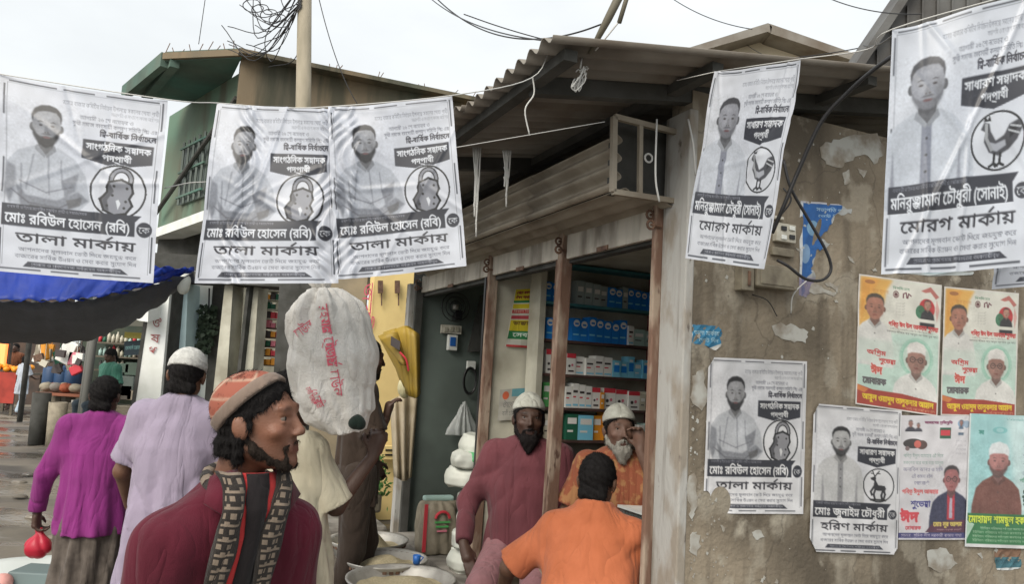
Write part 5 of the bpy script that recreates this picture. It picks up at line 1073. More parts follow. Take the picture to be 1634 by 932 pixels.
for u_, v0, v1, y_ in ((760, 235, 378, 3.6), (808, 240, 330, 3.5)):
    m = MB(); 
    for k_ in range(5): m.tube(spline([A(u_+k_*3-5, v0, y_), A(u_+3*sin(k_*2), (v0+v1)/2, y_), A(u_+2*cos(k_)-2, v1-k_*16, y_)], 6), .004, 5)
    o = m.build('torn_plastic', M['wire_w'], None, True); tag(o, 'longer strip of torn plastic hanging under the roof right of the third poster' if u_ == 760 else 'shorter strip of torn plastic hanging under the roof', 'plastic strip')
cable('power_cable', [A(1440, 78, 2.6), A(1395, 110, 2.68), A(1350, 150, 2.78), A(1310, 195, 2.86), A(1275, 270, 2.93), A(1250, 330, 2.96), A(1232, 372, 3.0)], .008, M['wire'], 'thick black power cable arching down to the switch box on the wall')
cable('power_cable', [A(1250, 255, 2.98), A(1262, 300, 2.98), A(1290, 350, 3.0), A(1318, 400, 3.02), A(1326, 430, 3.03), A(1312, 447, 3.02), A(1285, 445, 3.0), A(1258, 425, 3.0), A(1240, 415, 3.02)], .006, M['wire'], 'black cable looping loosely in front of the torn blue poster')
cable('power_cable', [A(1250, 300, 3.0), A(1262, 320, 2.99), A(1240, 350, 3.0), A(1222, 375, 3.0)], .004, M['wire'], 'thin black cable end above the switch box')
cable('thin_wire', [onS(1200, 470, -.01), onS(1225, 480, -.02), onS(1240, 505, -.01)], .002, M['wire'], 'thin wire curling out below the meter box')
cable('thin_wire', [onS(1262, 500, -.01), onS(1266, 470, -.03), onS(1290, 445, -.01)], .003, M['wire_w'], 'dusty white wire running down to the lump of plaster')
cable('thin_wire', [onS(1098, 190, -.03), onS(1106, 230, -.05), onS(1110, 280, -.03)], .004, M['wire_w'], 'pale cord looping at the top of the corner pillar')
for k_, (p, q_, d_) in enumerate((((660, -30, 6), (884, 66, 2.9), .1), ((690, -10, 7), (960, 8+30, 5), .25), ((740, 22, 8), (1400, 70, 8), .35), ((1060, -12, 6), (1200, 46, 5), .05), ((1280, -25, 5), (1470, 22, 4), .06), ((1378, 72, 4), (1434, 46, 3), .03), ((1350, 110, 6), (1190, 70, 9), .1), ((330, -20, 12), (317, 70, 12), .0), ((505, -20, 9), (570, 165, 9), .15))):
    cable('overhead_wire', sag(A(*p), A(*q_), d_), .0035 if p[2] < 6.5 else .006, M['wire'], ['black wire coming down from the upper left to the eave peak', 'slack wire just above the shop roof', 'long wire crossing the sky above the tin roof', 'short wire over the cream gable', 'wire at the top right above the dark tin slope', 'fine wire reaching the top of the large poster', 'wire over the cream gable roof slope', 'thin wire rising above the green soffit', 'thin guy wire right of the concrete pole'][k_], 'wire', 'overhead wires')
# concrete pole
m = MB(); pt, pb = A(481, -40, 9.0), A(479, 300, 9.0); d_ = (pb-pt)/(pt[2]-pb[2]); pg = pt+d_*(pt[2]+.1); m.tube([pg, pt+[0, 0, .6]], [.12, .078], 10); o = m.build('utility_pole', M['pole'], None, True); tag(o, 'concrete utility pole rising behind the middle hanging poster', 'utility pole')
for k_ in range(18):
    r_ = np.random.default_rng(100+k_); a_ = A(481, r_.uniform(-30, 10), 8.9); b_ = A(r_.uniform(350, 440), r_.uniform(-40, 20) if k_ < 6 else r_.uniform(30, 110), 9.4); mid = (a_+b_)/2+[r_.uniform(-.2, .2), 0, -r_.uniform(.1, .6)]
    cable('pole_wire', [a_, mid, b_], .006, M['wire'], 'thin black wire in the tangle left of the concrete pole', 'wire', 'tangled wires at the pole')
for k_ in range(4):
    r_ = np.random.default_rng(50+k_); c_ = A(400+14*k_, 5+8*k_, 9.2); cable('wire_coil', [c_+np.array([cos(t)*.12, .02*t, sin(t)*.07]) for t in np.linspace(0, 2*pi*1.2, 9)], .006, M['wire'], 'small coil of spare wire hanging in the tangle left of the concrete pole', 'wire coil', 'coils of spare wire at the pole')
# cable bundle over the roof edge
m = MB(); m.tube([A(1000, -30, 2.5), A(970, 30, 2.52), A(940, 86, 2.58)], [.016, .014, .007], 8); o = m.build('bamboo_stick', M['bamboo'], None, True); tag(o, 'dark stick pointing down to the roof edge from the top of the picture', 'stick')
m = MB(); m.tube([A(1008, -30, 2.48), A(988, 36, 2.5)], .008, 8); o = m.build('bamboo_stick', M['bamboo'], None, True); tag(o, 'shorter dark stick beside the long one above the roof edge', 'stick')
cable('cord', [A(986, 36, 2.5), A(965, 62, 2.52), A(950, 80, 2.56)], .003, M['wire_w'], 'white cord tied along the dark stick', 'cord')
m = MB(); r_ = np.random.default_rng(5)
for k_ in range(9): ra, rb, ph_, ox = r_.uniform(3, 11), r_.uniform(8, 19), r_.uniform(0, 3), r_.uniform(-4, 4); m.tube(spline([A(925+ox+ra*cos(t+ph_)+r_.uniform(-2, 2), 122+oy_+rb*sin(t), 2.56+.012*k_) for oy_ in (r_.uniform(0, 9),) for t in np.linspace(0, 5.4, 8)], 3), .0022, 5)
m.tube([A(928, 92, 2.6), A(926, 108, 2.58)], .004, 6)
o = m.build('wire_bundle', M['wire_w'], None, True); tag(o, 'bundle of coiled pale wire hanging from the tin eave', 'wire bundle')

# meter box and switch on the side wall
mb = empty('meter_box', onS(1210, 445, -.05), 'grimy metal meter box on the wall below the turned rooster poster', 'meter box')
M['box'] = mat('grimy_box_paint', (.24, .215, .16), .8, col2=(.14, .12, .09), scale=14, bump=.3); M['ivory'] = mat('ivory_plastic', (.52, .50, .43), .6, col2=(.35, .33, .27), scale=20)
def wq(u0, v0, u1, v1, d0, d1, nm, mt, par, bev=.003):
    a, b = onS(u0, v0, 0), onS(u1, v1, 0); c = (a+b)/2; hw = abs((b-a)@W_)/2; hz = abs(a[2]-b[2])/2; mm = MB(); mm.box(c-S_*(d0+d1)/2, W_, S_, (0, 0, 1), hw, (d1-d0)/2, hz); return mm.build(nm, mt, par, bevel=bev)
wq(1172, 422, 1190, 466, .002, .05, 'side_case', M['box'], mb); wq(1193, 422, 1256, 466, .002, .06, 'case', M['box'], mb, .006); wq(1198, 427, 1250, 461, .058, .064, 'door', M['box'], mb); wq(1180, 434, 1184, 458, .05, .056, 'latch', M['rust'], mb)
sw = empty('switch_board', onS(1245, 372, -.03), 'ivory switch board with sockets on the wall where the black cable ends', 'switch board')
wq(1232, 356, 1262, 390, .002, .03, 'backing', M['ivory'], sw)
for i in range(2):
    for j in range(2): wq(1238+13*i, 362+14*j, 1246+13*i, 370+14*j, .031, .036, 'switch_key', M['white'] if (i+j) % 2 else M['black'], sw, .001)
wq(1232, 345, 1246, 352, .002, .02, 'cable_clip', M['ivory'], sw)
wq(1228, 394, 1262, 412, .002, .02, 'junction_cover', M['box'], sw)

# ================================================================== PHARMACY INTERIOR
SH = 1.86                                        # shelves stand on the partition between the two shops
unit = empty('medicine_shelf', onS(960, 700, SH)*[1, 1, 0]+[0, 0, .3], 'tall medicine shelf of turquoise and brown boards inside the pharmacy', 'shelf')
M['teal'] = mat('teal_shelf_edge', (.06, .22, .25), .6); M['shelf_d'] = mat('brown_shelf', (.10, .055, .045), .7, col2=(.06, .035, .03), scale=10); M['maroon_b'] = mat('maroon_board', (.22, .05, .05), .6)
rows = [(430, 'teal'), (491, 'teal'), (549, 'shelf_d'), (602, 'shelf_d'), (654, 'shelf_d'), (704, 'shelf_d')]
a = onS(868, 500, SH); b = onS(1052, 500, SH); wa, wb = loc(a)[1], loc(b)[1]
zr = []
for v_, mt in rows:
    z_ = onS(980, v_, SH)[2]; zr.append(z_); mm = MB(); mm.lbox(SH-.005, SH+.14, wa, wb, z_-.018, z_); mm.build('shelf_board', M[mt], unit, bevel=.002)
mm = MB(); mm.lbox(SH+.14, SH+.155, wa, wb, .3, 2.38); mm.build('shelf_back', M['cream'], unit)
mm = MB(); mm.lbox(SH-.02, SH+.14, wb, wb+.05, .3, 2.38); mm.build('side_board', M['maroon_b'], unit); mm = MB(); mm.lbox(SH-.02, SH+.14, wa-.04, wa, .3, 2.38); mm.build('side_board', M['cream'], unit)
mm = MB(); mm.lbox(SH-.01, SH+.13, wa, wb, .3, zr[-1]-.1); mm.build('lower_cupboard', M['shelf_d'], unit)
cols = dict(blue=(.015, .22, .68), sky=(.22, .6, .8), grey=(.35, .42, .42), mint=(.4, .56, .52), white=(.78, .78, .74), green=(.10, .40, .12), dgreen=(.02, .12, .07), orange=(.72, .30, .03), pink=(.66, .2, .26), cream=(.55, .52, .42))
BM = {k_: mat('carton_'+k_, c_, .55) for k_, c_ in cols.items()}
BM['red'] = mat('carton_red', (.6, .05, .07), .5); BM['ink'] = mat('carton_ink', (.06, .05, .05), .6)
_bx = {}
def carton(kind, w_, h_, d_):
    """one medicine carton: a bevel-free box body with a band, a round mark or a printed stripe on its face"""
    key = (kind, round(w_, 3), round(h_, 3))
    if key not in _bx:
        def bb(x0, x1, y0, y1, z0, z1): m_ = MB(); m_.wbox(x0, x1, y0, y1, z0, z1); return m_
        parts = []; g = .001; main = {'bluew': 'blue', 'redw': 'white', 'skyw': 'sky', 'whiteb': 'white', 'orangew': 'orange'}.get(kind, kind)
        parts.append(('carton_body', bb(0, w_-g, 0, d_, 0, h_), main))
        def face(x0, x1, z0, z1, mt, nm, lift=.0012): parts.append((nm, bb(x0, x1, -lift, -.0002, z0, z1), mt))
        def disc(cx, cz, r, mt, nm='round_mark'):
            m_ = MB(); P = [(cx+r*cos(t), -.0014, cz+r*sin(t)) for t in np.linspace(0, 2*pi, 14, endpoint=False)]; m_.add(P, [tuple(range(14))]); parts.append((nm, m_, mt))
        if kind == 'bluew': disc(w_*.5, h_*.78, w_*.40, 'white'); face(w_*.3, w_*.75, h_*.72, h_*.8, 'blue', 'logo_stroke', .002); face(w_*.1, w_*.8, h_*.25, h_*.32, 'sky', 'band')
        elif kind == 'redw': face(0, w_-g, h_*.78, h_, 'red', 'band'); disc(w_*.3, h_*.4, w_*.13, 'ink'); disc(w_*.62, h_*.45, w_*.12, 'pink'); face(w_*.2, w_*.8, h_*.12, h_*.2, 'ink', 'print_line')
        elif kind == 'skyw': face(w_*.15, w_*.85, h_*.3, h_*.7, 'blue', 'label'); face(w_*.25, w_*.75, h_*.75, h_*.85, 'white', 'print_line')
        elif kind == 'whiteb': face(w_*.1, w_*.8, h_*.62, h_*.72, 'ink', 'print_line'); face(w_*.1, w_*.55, h_*.42, h_*.48, 'red', 'print_line'); face(w_*.1, w_*.9, h_*.08, h_*.16, 'sky', 'band')
        elif kind in ('grey', 'mint', 'cream'): face(w_*.15, w_*.85, h_*.55, h_*.75, 'white', 'label'); face(w_*.15, w_*.7, h_*.3, h_*.36, 'ink', 'print_line')
        elif kind in ('dgreen', 'green', 'sky', 'orange', 'orangew'): face(w_*.12, w_*.88, h_*.62, h_*.86, 'white', 'label'); face(w_*.12, w_*.6, h_*.3, h_*.38, 'white', 'print_line')
        _bx[key] = [(nm, me_.build(nm, BM[mt]).data, mt) for nm, me_, mt in parts]
        for o_ in list(COL.objects):
            if o_.data in [q[1] for q in _bx[key]]: bpy.data.objects.remove(o_)
    return _bx[key]
RZ = A_                                           # boxes face the camera: their local x runs along the side wall's direction
rname = ['top', 'blue edged upper', 'second', 'third', 'fourth', 'lowest']
def place(kind, x, row, w_, h_, label, lean=0):
    s_, z_ = SH+.005+RNG.random()*.02, zr[row]+.001
    t = empty('medicine_box', L(s_, x, z_), label, 'box', 'medicine cartons on the pharmacy shelves', RZ+(RNG.random()-.5)*.06)
    for nm, me_, _ in carton(kind, w_, h_, .09): o_ = bpy.data.objects.new(nm, me_); COL.objects.link(o_); o_.parent = t
lab = {'bluew': 'blue carton with a round white mark', 'grey': 'grey carton', 'mint': 'pale mint carton', 'redw': 'white carton with a red top band', 'skyw': 'sky blue carton with a dark label', 'whiteb': 'white carton with small print', 'orange': 'orange carton', 'dgreen': 'dark green carton', 'green': 'bright green carton', 'sky': 'light blue carton', 'cream': 'cream carton', 'orangew': 'orange and white carton'}
def x_at(u_, v_=500): return loc(onS(u_, v_, SH))[1]
PX = (x_at(1050)-x_at(915))/135
ORD = ['leftmost', 'second from the left', 'third from the left', 'fourth from the left', 'fifth from the left', 'sixth from the left', 'seventh from the left', 'eighth from the left', 'ninth from the left']
def run(row, u0, items):
    x = x_at(u0, rows[row][0]); tot = {}; seen = {}
    for kd, *_ in items: tot[kd] = tot.get(kd, 0)+1
    for kind, wp, hp in items:
        if kind: 
            k_ = seen.get(kind, 0); seen[kind] = k_+1
            place(kind, x, row, wp*PX*.96, hp*PX*(.93+.05*((k_*7+row*3) % 4)), lab[kind]+(', '+ORD[k_] if tot[kind] > 1 else '')+' on the %s shelf' % {1: 'top', 2: 'second', 3: 'third', 4: 'fourth', 5: 'lowest'}[row])
        x += wp*PX
run(1, 871, [('bluew', 11, 24)]*2+[(None, 26, 0)]+[('grey', 12, 30)]*4+[('bluew', 12, 28)]*2+[('grey', 9, 28)]+[('bluew', 10.6, 27)]*5)
run(2, 871, [('bluew', 12, 27)]+[(None, 28, 0)]+[('bluew', 12.5, 31)]*7+[('whiteb', 9, 26)]+[('mint', 19, 22)]*2)
run(3, 871, [('redw', 15, 32), (None, 17, 0)]+[('redw', 14, 30)]+[('whiteb', 14, 25)]*4+[('skyw', 13, 23)]*2+[('skyw', 11, 27)]+[('sky', 12, 22), ('skyw', 12, 25), ('whiteb', 11, 20)])
run(4, 867, [('green', 13, 34), ('mint', 9, 28), (None, 12, 0)]+[('whiteb', 10, 30)]*4+[('redw', 13, 30), ('orangew', 6, 24)]+[('redw', 19, 26)]*3+[('cream', 9, 24)]*3)
run(5, 869, [('cream', 7, 30)]*3+[(None, 11, 0)]+[('dgreen', 18, 31), ('sky', 24, 30), ('orange', 14, 30), ('orange', 14, 36), ('cream', 14, 36)]+[(None, 30, 0)]+[('whiteb', 10, 20), ('mint', 12, 22)])
# bottles under the lowest shelf
for i, u_ in enumerate((904, 914, 925, 938)):
    p = onS(u_, 740, SH-.1); m = MB(); m.lathe((p[0], p[1], p[2]-.06), [(.0, 0), (.018, 0), (.02, .01), (.02, .06), (.009, .075), (.009, .09), (.011, .09), (.011, .1), (0, .1)], 12); o = m.build('bottle', BM[['dgreen', 'white', 'green', 'mint'][i]], None, True); tag(o, ['dark green', 'white', 'green', 'pale mint'][i]+' bottle on the ledge under the medicine shelves', 'bottle')
ld = MB(); p0_, p1_ = loc(onS(895, 756, SH)), loc(onS(955, 756, SH)); ld.lbox(SH-.2, SH-.02, p0_[1], p1_[1]+.4, p0_[2]-.035, p0_[2]-.015); ld.build('ledge', M['shelf_d'], unit)
# glass topped counter along the front
ct = empty('shop_counter', L(.55, .12, .3), 'dark wooden counter with a glass top under the old man in orange', 'counter')
M['wood_d'] = mat('dark_counter_wood', (.13, .11, .08), .5, col2=(.08, .065, .045), scale=9, stretch=(1, 1, 4))
def lb(par, nm, mt, *a, **k): mm = MB(); mm.lbox(*a); return mm.build(nm, mt, par, **k)
lb(ct, 'counter_body', M['wood_d'], .22, .90, .24, .46, .0, .88, bevel=.004); lb(ct, 'counter_top', M['wood_d'], .2, .92, .21, .49, .882, .91, bevel=.004); lb(ct, 'glass_case', M['glass'], .25, .80, .24, .45, .912, 1.03); lb(ct, 'case_lid', M['white'], .24, .81, .23, .46, 1.032, 1.045)
for i in range(4): lb(ct, 'drawer_front', M['shelf_d'], .24+.16*i, .39+.16*i, .232, .24, .55, .78)
# cage-like jar inside the glass
for i in range(3):
    p = L(.34+.17*i, .34, .913); m = MB(); m.lathe(p, [(0, 0), (.03, 0), (.032, .06), (.02, .08), (.02, .1), (0, .1)], 12); o = m.build('glass_jar', BM['sky'], None, True); tag(o, 'small pale blue jar standing in the glass counter case', 'jar', 'jars in the counter case')

# ================================================================== RICE SHOP
# standing printed rice sack
M['jute'] = mat('woven_rice_sack', (.33, .29, .22), .85, col2=(.24, .21, .16), scale=12, bump=.4, bscale=200); M['jute_p'] = mat('grey_sack_print', (.25, .24, .22), .85, bump=.3, bscale=200)
def sack(name, P, w_, d_, h_, mt, label, cat, group=None, seed=0, rz=0, bulge=.12, par=None):
    c_ = Clay((-w_, -d_, -.03), (w_, d_, h_+.06), .009)
    c_.loft([(0, 0, 0, w_*.46, d_*.46), (h_*.1, 0, 0, w_*.5, d_*.5), (h_*.5, 0, 0, w_*.5*(1+bulge*.4), d_*.5*(1+bulge)), (h_*.85, 0, 0, w_*.49, d_*.46), (h_*.97, 0, 0, w_*.46, d_*.30), (h_, 0, 0, w_*.44, d_*.2)], .02, fold=lambda T, Z, x, y: .006*np.sin(9*T+11*Z+seed), pw=3.2)
    c_.warp(wrinkle(.004, 30, seed)); R_ = np.array(Matrix.Rotation(rz, 3, 'Z')); return c_, (R_, np.array(P))
sp = atZ(694, 884, .34); sp = onS(694, 880, 2.75); base_z = onS(694, 882, 2.75)[2]
t = empty('rice_sack', (sp[0], sp[1], base_z), 'upright brown rice sack with red and green print against the green panel', 'sack')
c_, tf_ = sack('sack', (sp[0], sp[1], base_z), .27, .2, .36, None, '', '', seed=2, rz=A_); c_.mesh('sack_cloth', tf_, M['jute'], t)
for z_, hh, mt, xx, ww in ((.0, .36, 'pink', -.125, .018), ): m = MB(); m.box(sp+np.array([0, 0, base_z*0+.18])-S_*.102-W_*.118, W_, S_, (0, 0, 1), .012, .004, .16); m.build('printed_band', BM['red'], t)
m = MB(); c0 = sp-S_*.117+np.array([0, 0, .245]); ring_ = [c0+W_*.05*cos(t_)+np.array([0, 0, .045*sin(t_)]) for t_ in np.linspace(0, pi, 9)]; m.tube(ring_, .010, 6); m.build('printed_arch', BM['red'], t)
for i in range(3): m = MB(); m.box(sp-S_*.1175+np.array([0, 0, .22-.03*i]), W_, S_, (0, 0, 1), .055-.01*i, .003, .006); m.build('print_line', [BM['green'], BM['green'], BM['pink']][i], t)
m = MB(); m.box(sp+np.array([0, 0, .365]), W_, S_, (0, 0, 1), .11, .03, .018); m.build('stitched_top', BM['mint'], t, bevel=.012)
lb(None, 'sack_platform', M['floor'], 1.2, 3.45, -.12, .9, .30, base_z-.003)
o = COL.objects['sack_platform']; tag(o, 'low cement platform the rice sack stands on', 'platform')
# stack of white bags at the door post
M['bag_w'] = mat('white_plastic_bag', (.58, .60, .54), .5, col2=(.48, .50, .46), scale=9, bump=.2, bscale=30); M['bag_y'] = mat('yellow_print', (.75, .62, .08), .5); M['bag_g'] = mat('green_print', (.10, .38, .16), .5)
def BAG(c_, i, gr=0):
    c_.loft([(-.062, 0, 0, .17, .09), (-.045, 0, 0, .192, .115), (.0, .004*sin(i*2), 0, .2, .12), (.04, .008*cos(i*3), 0, .19, .115), (.060, 0, 0, .165, .08)], .0, pw=3.0)
    c_.warp(lambda X, Y, Z: gr+.018*np.sin(11*X+i)*np.cos(11*Y+2*i)+.006*np.sin(40*X+9*Y+i)*np.sin(22*Z+30*Y))
for i, (v_, dx) in enumerate(((893, 0), (858, -4), (825, 8), (797, 4), (762, -6), (733, 2), (712, 18))):
    p = onS(756+dx, v_, 2.25)+W_*.05; c_ = Clay((-.25, -.18, -.1), (.25, .18, .1), .008); BAG(c_, i)
    t = empty('rice_bag', (p[0], p[1], p[2]-.05), 'white %s bag in the stack behind the left door post, %s' % (('rice', 'rice', 'rice', 'rice', 'flour', 'flour', 'flour')[i], ('at the very bottom', 'second from the bottom', 'third from the bottom', 'in the middle', 'third from the top', 'second from the top', 'at the very top')[i]), 'bag', 'white bags stacked by the left door post')
    R_ = np.array(Matrix.Rotation(A_+.2*sin(i*3), 3, 'Z')); c_.mesh('bag', (R_, p), M['bag_w'], t)
    if i in (0, 1, 3, 5):
        for mt, xx in ((M['bag_g'], -.10), (M['bag_y'], -.04)):
            e_ = Clay((-.25, -.18, -.1), (.25, .18, .1), .008); BAG(e_, i, -.0025); X_, Y_, Z_ = np.ix_(*e_.ax); e_.D = np.maximum(np.maximum(e_.D, np.abs(X_-xx)-.03), -.01-Z_).astype(np.float32); e_.mesh('printed_patch', (R_, p), mt, t)
# basins of grain
M['alu'] = mat('dull_aluminium', (.42, .41, .38), .5, metal=.3, col2=(.28, .27, .25), scale=10, detail=8); M['grain'] = mat('rice_grain', (.54, .47, .31), .9, col2=(.42, .36, .23), scale=90, bump=.9, bscale=330)
def basin(u_, v_, w_, r_, z_, label, heap, gx, mt=None):
    p = onS(u_, v_, w_); p[2] = z_ if z_ else p[2]; t = empty('grain_basin', (p[0], p[1], p[2]-.16), label, 'basin', 'wide metal basins of grain in front of the rice shop')
    m = MB(); m.lathe((p[0], p[1], p[2]-.16), [(0, 0), (r_*.55, 0), (r_*.8, .05), (r_*.96, .14), (r_*1.02, .16), (r_*1.02, .168), (r_*.97, .165), (r_*.92, .14), (r_*.76, .056), (r_*.5, .012), (0, .012)], 44); m.build('bowl', M['alu'], t, True)
    n = 30; vs = []; fs = []; r_in = r_*.86
    for i in range(n+1):
        for j in range(n+1):
            x, y = (i/n*2-1), (j/n*2-1); rr = sqrt(x*x+y*y)
            if rr > 1: x, y = x/rr, y/rr; rr = 1
            z = -.05+heap*max(0, 1-((x-gx)**2+y*y)/.55)**1.3+.006*sin(9*x+3*y)*cos(8*y); vs.append((p[0]+x*r_in, p[1]+y*r_in, p[2]+z))
    for i in range(n):
        for j in range(n): fs.append((i*(n+1)+j, (i+1)*(n+1)+j, (i+1)*(n+1)+j+1, i*(n+1)+j+1))
    m = MB(); m.add(vs, fs); m.build('grain', M['grain'], t, True)
    k_ = 40; rim = MB(); 
    for i in range(k_):
        t0 = 2*pi*i/k_; rim.box((p[0]+r_*.955*cos(t0), p[1]+r_*.955*sin(t0), p[2]-.02), (cos(t0), sin(t0), 0), (-sin(t0), cos(t0), 0), (0, 0, 1), .003, .012, .014)
    o = rim.build('rim_hatching', M['rust'], t); o['kind'] = 'stuff'
    m = MB(); m.lathe((p[0], p[1], 0), [(0, 0), (r_*.5, 0), (r_*.5, max(.02, p[2]-.165)), (0, max(.02, p[2]-.165))], 20); o = m.build('basin_stand', M['dark_board'], None, True); tag(o, 'dark drum holding up %s' % label.split(' ', 1)[1], 'drum', 'drums under the grain basins')
basin(588, 862, 2.85, .27, None, 'farthest basin of grain heaped high beside the alley', .13, -.1)
basin(614, 892, 2.25, .26, None, 'middle basin of grain with a blue scoop on its rim', .07, .0)
basin(640, 924, 1.75, .30, None, 'nearest basin of grain at the bottom of the picture', .06, .2)
M['blue_s'] = mat('blue_plastic', (.02, .12, .42), .4)
sc_ = onS(665, 892, 2.0); t = empty('measuring_cup', sc_, 'small blue plastic measuring cup between the grain basins', 'cup'); m = MB(); m.lathe(sc_-[0, 0, .03], [(0, 0), (.02, 0), (.024, .05), (.021, .05), (.018, .006), (0, .006)], 14); m.build('cup', M['blue_s'], t, True); m = MB(); m.tube([sc_+[.022, 0, .015], sc_+[.04, 0, .01], sc_+[.022, 0, -.015]], .004, 6); m.build('handle', M['blue_s'], t, True)
# items on the green grey panel
PN = 3.5
def pq(u0, v0, u1, v1, d, nm, mt, par, bev=.002, s_=PN):
    a, b = onS(u0, v0, s_), onS(u1, v1, s_); c = (a+b)/2; mm = MB(); mm.box(c-S_*(d/2+.002), W_, S_, (0, 0, 1), abs((b-a)@W_)/2, d/2, abs(a[2]-b[2])/2); return mm.build(nm, mt, par, bevel=bev)
t = empty('wall_switch', onS(722, 525, PN), 'cream wooden switch board on the green wall of the rice shop', 'switch panel'); pq(703, 518, 734, 534, .03, 'board', M['ivory'], t); 
for i in range(3): pq(707+9*i, 522, 712+9*i, 530, .04, 'switch_key', M['cream'], t)
t = empty('wall_socket', onS(720, 546, PN), 'small white plug box with a blue face on the green wall', 'socket'); pq(713, 534, 727, 560, .04, 'case', M['white'], t, .008); pq(716, 538, 724, 553, .046, 'blue_face', M['blue_s'], t, .003)
t = empty('wall_fan', onS(727, 490, PN-.1), 'dark wall fan high on the green panel', 'fan'); c0 = onS(727, 490, PN-.1)
for r_ in (.05, .085, .12): m = MB(); m.tube([c0+W_*r_*cos(a_)+np.array([0, 0, r_*sin(a_)]) for a_ in np.linspace(0, 2*pi, 20)], .004, 6, False); m.build('guard_ring', M['black'], t, True)
for i in range(3): m = MB(); a_ = i*2.1; m.box(c0+S_*.02+W_*.045*cos(a_)+np.array([0, 0, .045*sin(a_)]), W_*cos(a_)+np.array([0, 0, sin(a_)]), S_, -W_*sin(a_)+np.array([0, 0, cos(a_)]), .04, .004, .022); m.build('blade', M['slate'], t, bevel=.003)
m = MB(); m.lathe(c0-[0, 0, .02], [(0, 0), (.025, 0), (.025, .04), (0, .04)], 12); m.build('motor', M['alu'], t, True); pq(722, 496, 732, 512, .08, 'bracket', M['black'], t)
t = empty('cable_hook', onS(750, 590, PN), 'coil of black flex hanging on a white hook on the green wall', 'cable coil'); c0 = onS(750, 608, PN-.03)
for i in range(3): m = MB(); m.tube([c0+W_*(.05+.004*i)*cos(a_)+np.array([0, -.008*i, (.10+.006*i)*sin(a_)]) for a_ in np.linspace(0, 2*pi, 20)], .006, 6, False); m.build('flex_loop', M['black'], t, True)
pq(744, 576, 757, 590, .03, 'hook', M['white'], t, .006)
t = empty('plastic_bag', onS(742, 680, PN), 'clear plastic bag hanging on the green wall behind the left door post', 'bag'); M['clear'] = mat('thin_clear_plastic', (.5, .53, .52), .3, alpha=.6)
c_ = Clay((-.2, -.1, -.3), (.2, .1, .08), .009); c_.loft([(-.25, 0, 0, .13, .045), (-.2, 0, 0, .12, .05), (-.08, 0, 0, .05, .03), (.03, 0, 0, .012, .012)], .01, fold=lambda T, Z, x, y: .008*np.sin(8*T+5*Z)); c_.mesh('bag_film', (np.array(Matrix.Rotation(A_, 3, 'Z')), onS(741, 650, PN-.06)+[0, 0, .02]), M['clear'], t)
t = empty('drop_cloth', onS(760, 500, PN), 'dark folded cloth pinned high on the green wall beside the door post', 'cloth'); m = MB(); P = [onS(u, v, PN-.01) for u, v in ((771, 470), (778, 560), (745, 562), (766, 472))]; m.add(P+[p-S_*.015 for p in P], [(0, 1, 2, 3), (7, 6, 5, 4)]+[(i, (i+1) % 4, 4+(i+1) % 4, 4+i) for i in range(4)]); m.build('cloth', M['dark_board'], t)
# bunch of yellow printed bags
t = empty('bag_bunch', onS(645, 580, 3.45), 'bunch of yellow printed shopping bags hanging at the edge of the alley', 'bags'); M['bag_yel'] = mat('yellow_shopping_bag', (.46, .31, .045), .5, col2=(.36, .26, .08), scale=5, trans=.25)
def pleat(name, top, bot, Y, mt, par, nf=4, dep=.04, n=22, rows_=8, seed=0):
    """a hanging bag: pleated sheet between an upper and a lower edge given as traced points"""
    a, b = np.array(spline([np.array([*p, 0.]) for p in top], 10)), np.array(spline([np.array([*p, 0.]) for p in bot], 10)); a = a[np.linspace(0, len(a)-1, n).astype(int)]; b = b[np.linspace(0, len(b)-1, n).astype(int)]; vs = []
    for j_ in range(rows_+1):
        t_ = j_/rows_
        for i_ in range(n): q_ = a[i_]*(1-t_)+b[i_]*t_; vs.append(atY(q_[0], q_[1], Y+dep*sin(nf*2*pi*i_/n+seed+t_)*(.4+.6*t_)-.05*sin(pi*i_/(n-1))))
    m_ = MB(); m_.add(vs, [(j_*n+i_, j_*n+i_+1, (j_+1)*n+i_+1, (j_+1)*n+i_) for j_ in range(rows_) for i_ in range(n-1)]); o_ = m_.build(name, mt, par, True); o_.modifiers.new('t', 'SOLIDIFY').thickness = .004; return o_
for i, (tp_, bt_) in enumerate(((((604, 536), (620, 530), (642, 525)), ((634, 592), (648, 605), (660, 600))), (((612, 530), (632, 524), (650, 524)), ((640, 612), (652, 622), (664, 612))), (((632, 525), (648, 520), (660, 526)), ((648, 628), (658, 634), (668, 626))), (((648, 522), (658, 526), (669, 534)), ((656, 632), (663, 636), (670, 628))), (((606, 540), (622, 532), (634, 530)), ((632, 570), (640, 582), (650, 584))))):
    pleat('yellow_bag', tp_, bt_, 5.35-.05*i, M['bag_yel'], t, 1.2+.5*(i % 2), .018, seed=i)
p = atY(631, 548, 5.07); m = MB(); m.box(p, nrm(np.array([1, 0, -.5])), (0, 1, 0), (0, 0, 1), .035, .003, .03); m.build('printed_logo', BM['ink'], t)
m = MB(); m.tube(spline([atY(638, 562, 5.08), atY(648, 574, 5.08), atY(652, 592, 5.1)], 5), .007, 6); m.build('printed_stroke', BM['red'], t)
c_ = Clay((-.1, -.1, -.15), (.1, .1, .1), .009); c_.ell((0, 0, 0), (.05, .05, .075), None, 0); c_.warp(wrinkle(.007, 40, 2)); c_.mesh('bundle_end', (np.eye(3), atY(646, 618, 5.3)), mat('pale_yellow_bag', (.65, .6, .36), .5), t)
o = pleat('plastic_sheet', ((622, 640), (640, 632), (666, 636)), ((628, 760), (644, 768), (656, 762)), 5.75, mat('dusty_plastic_sheet', (.45, .38, .26), .6, col2=(.55, .48, .36), scale=8, trans=.2), None, 3, .05); tag(o, 'dusty plastic sheet hanging below the yellow bags', 'sheet')
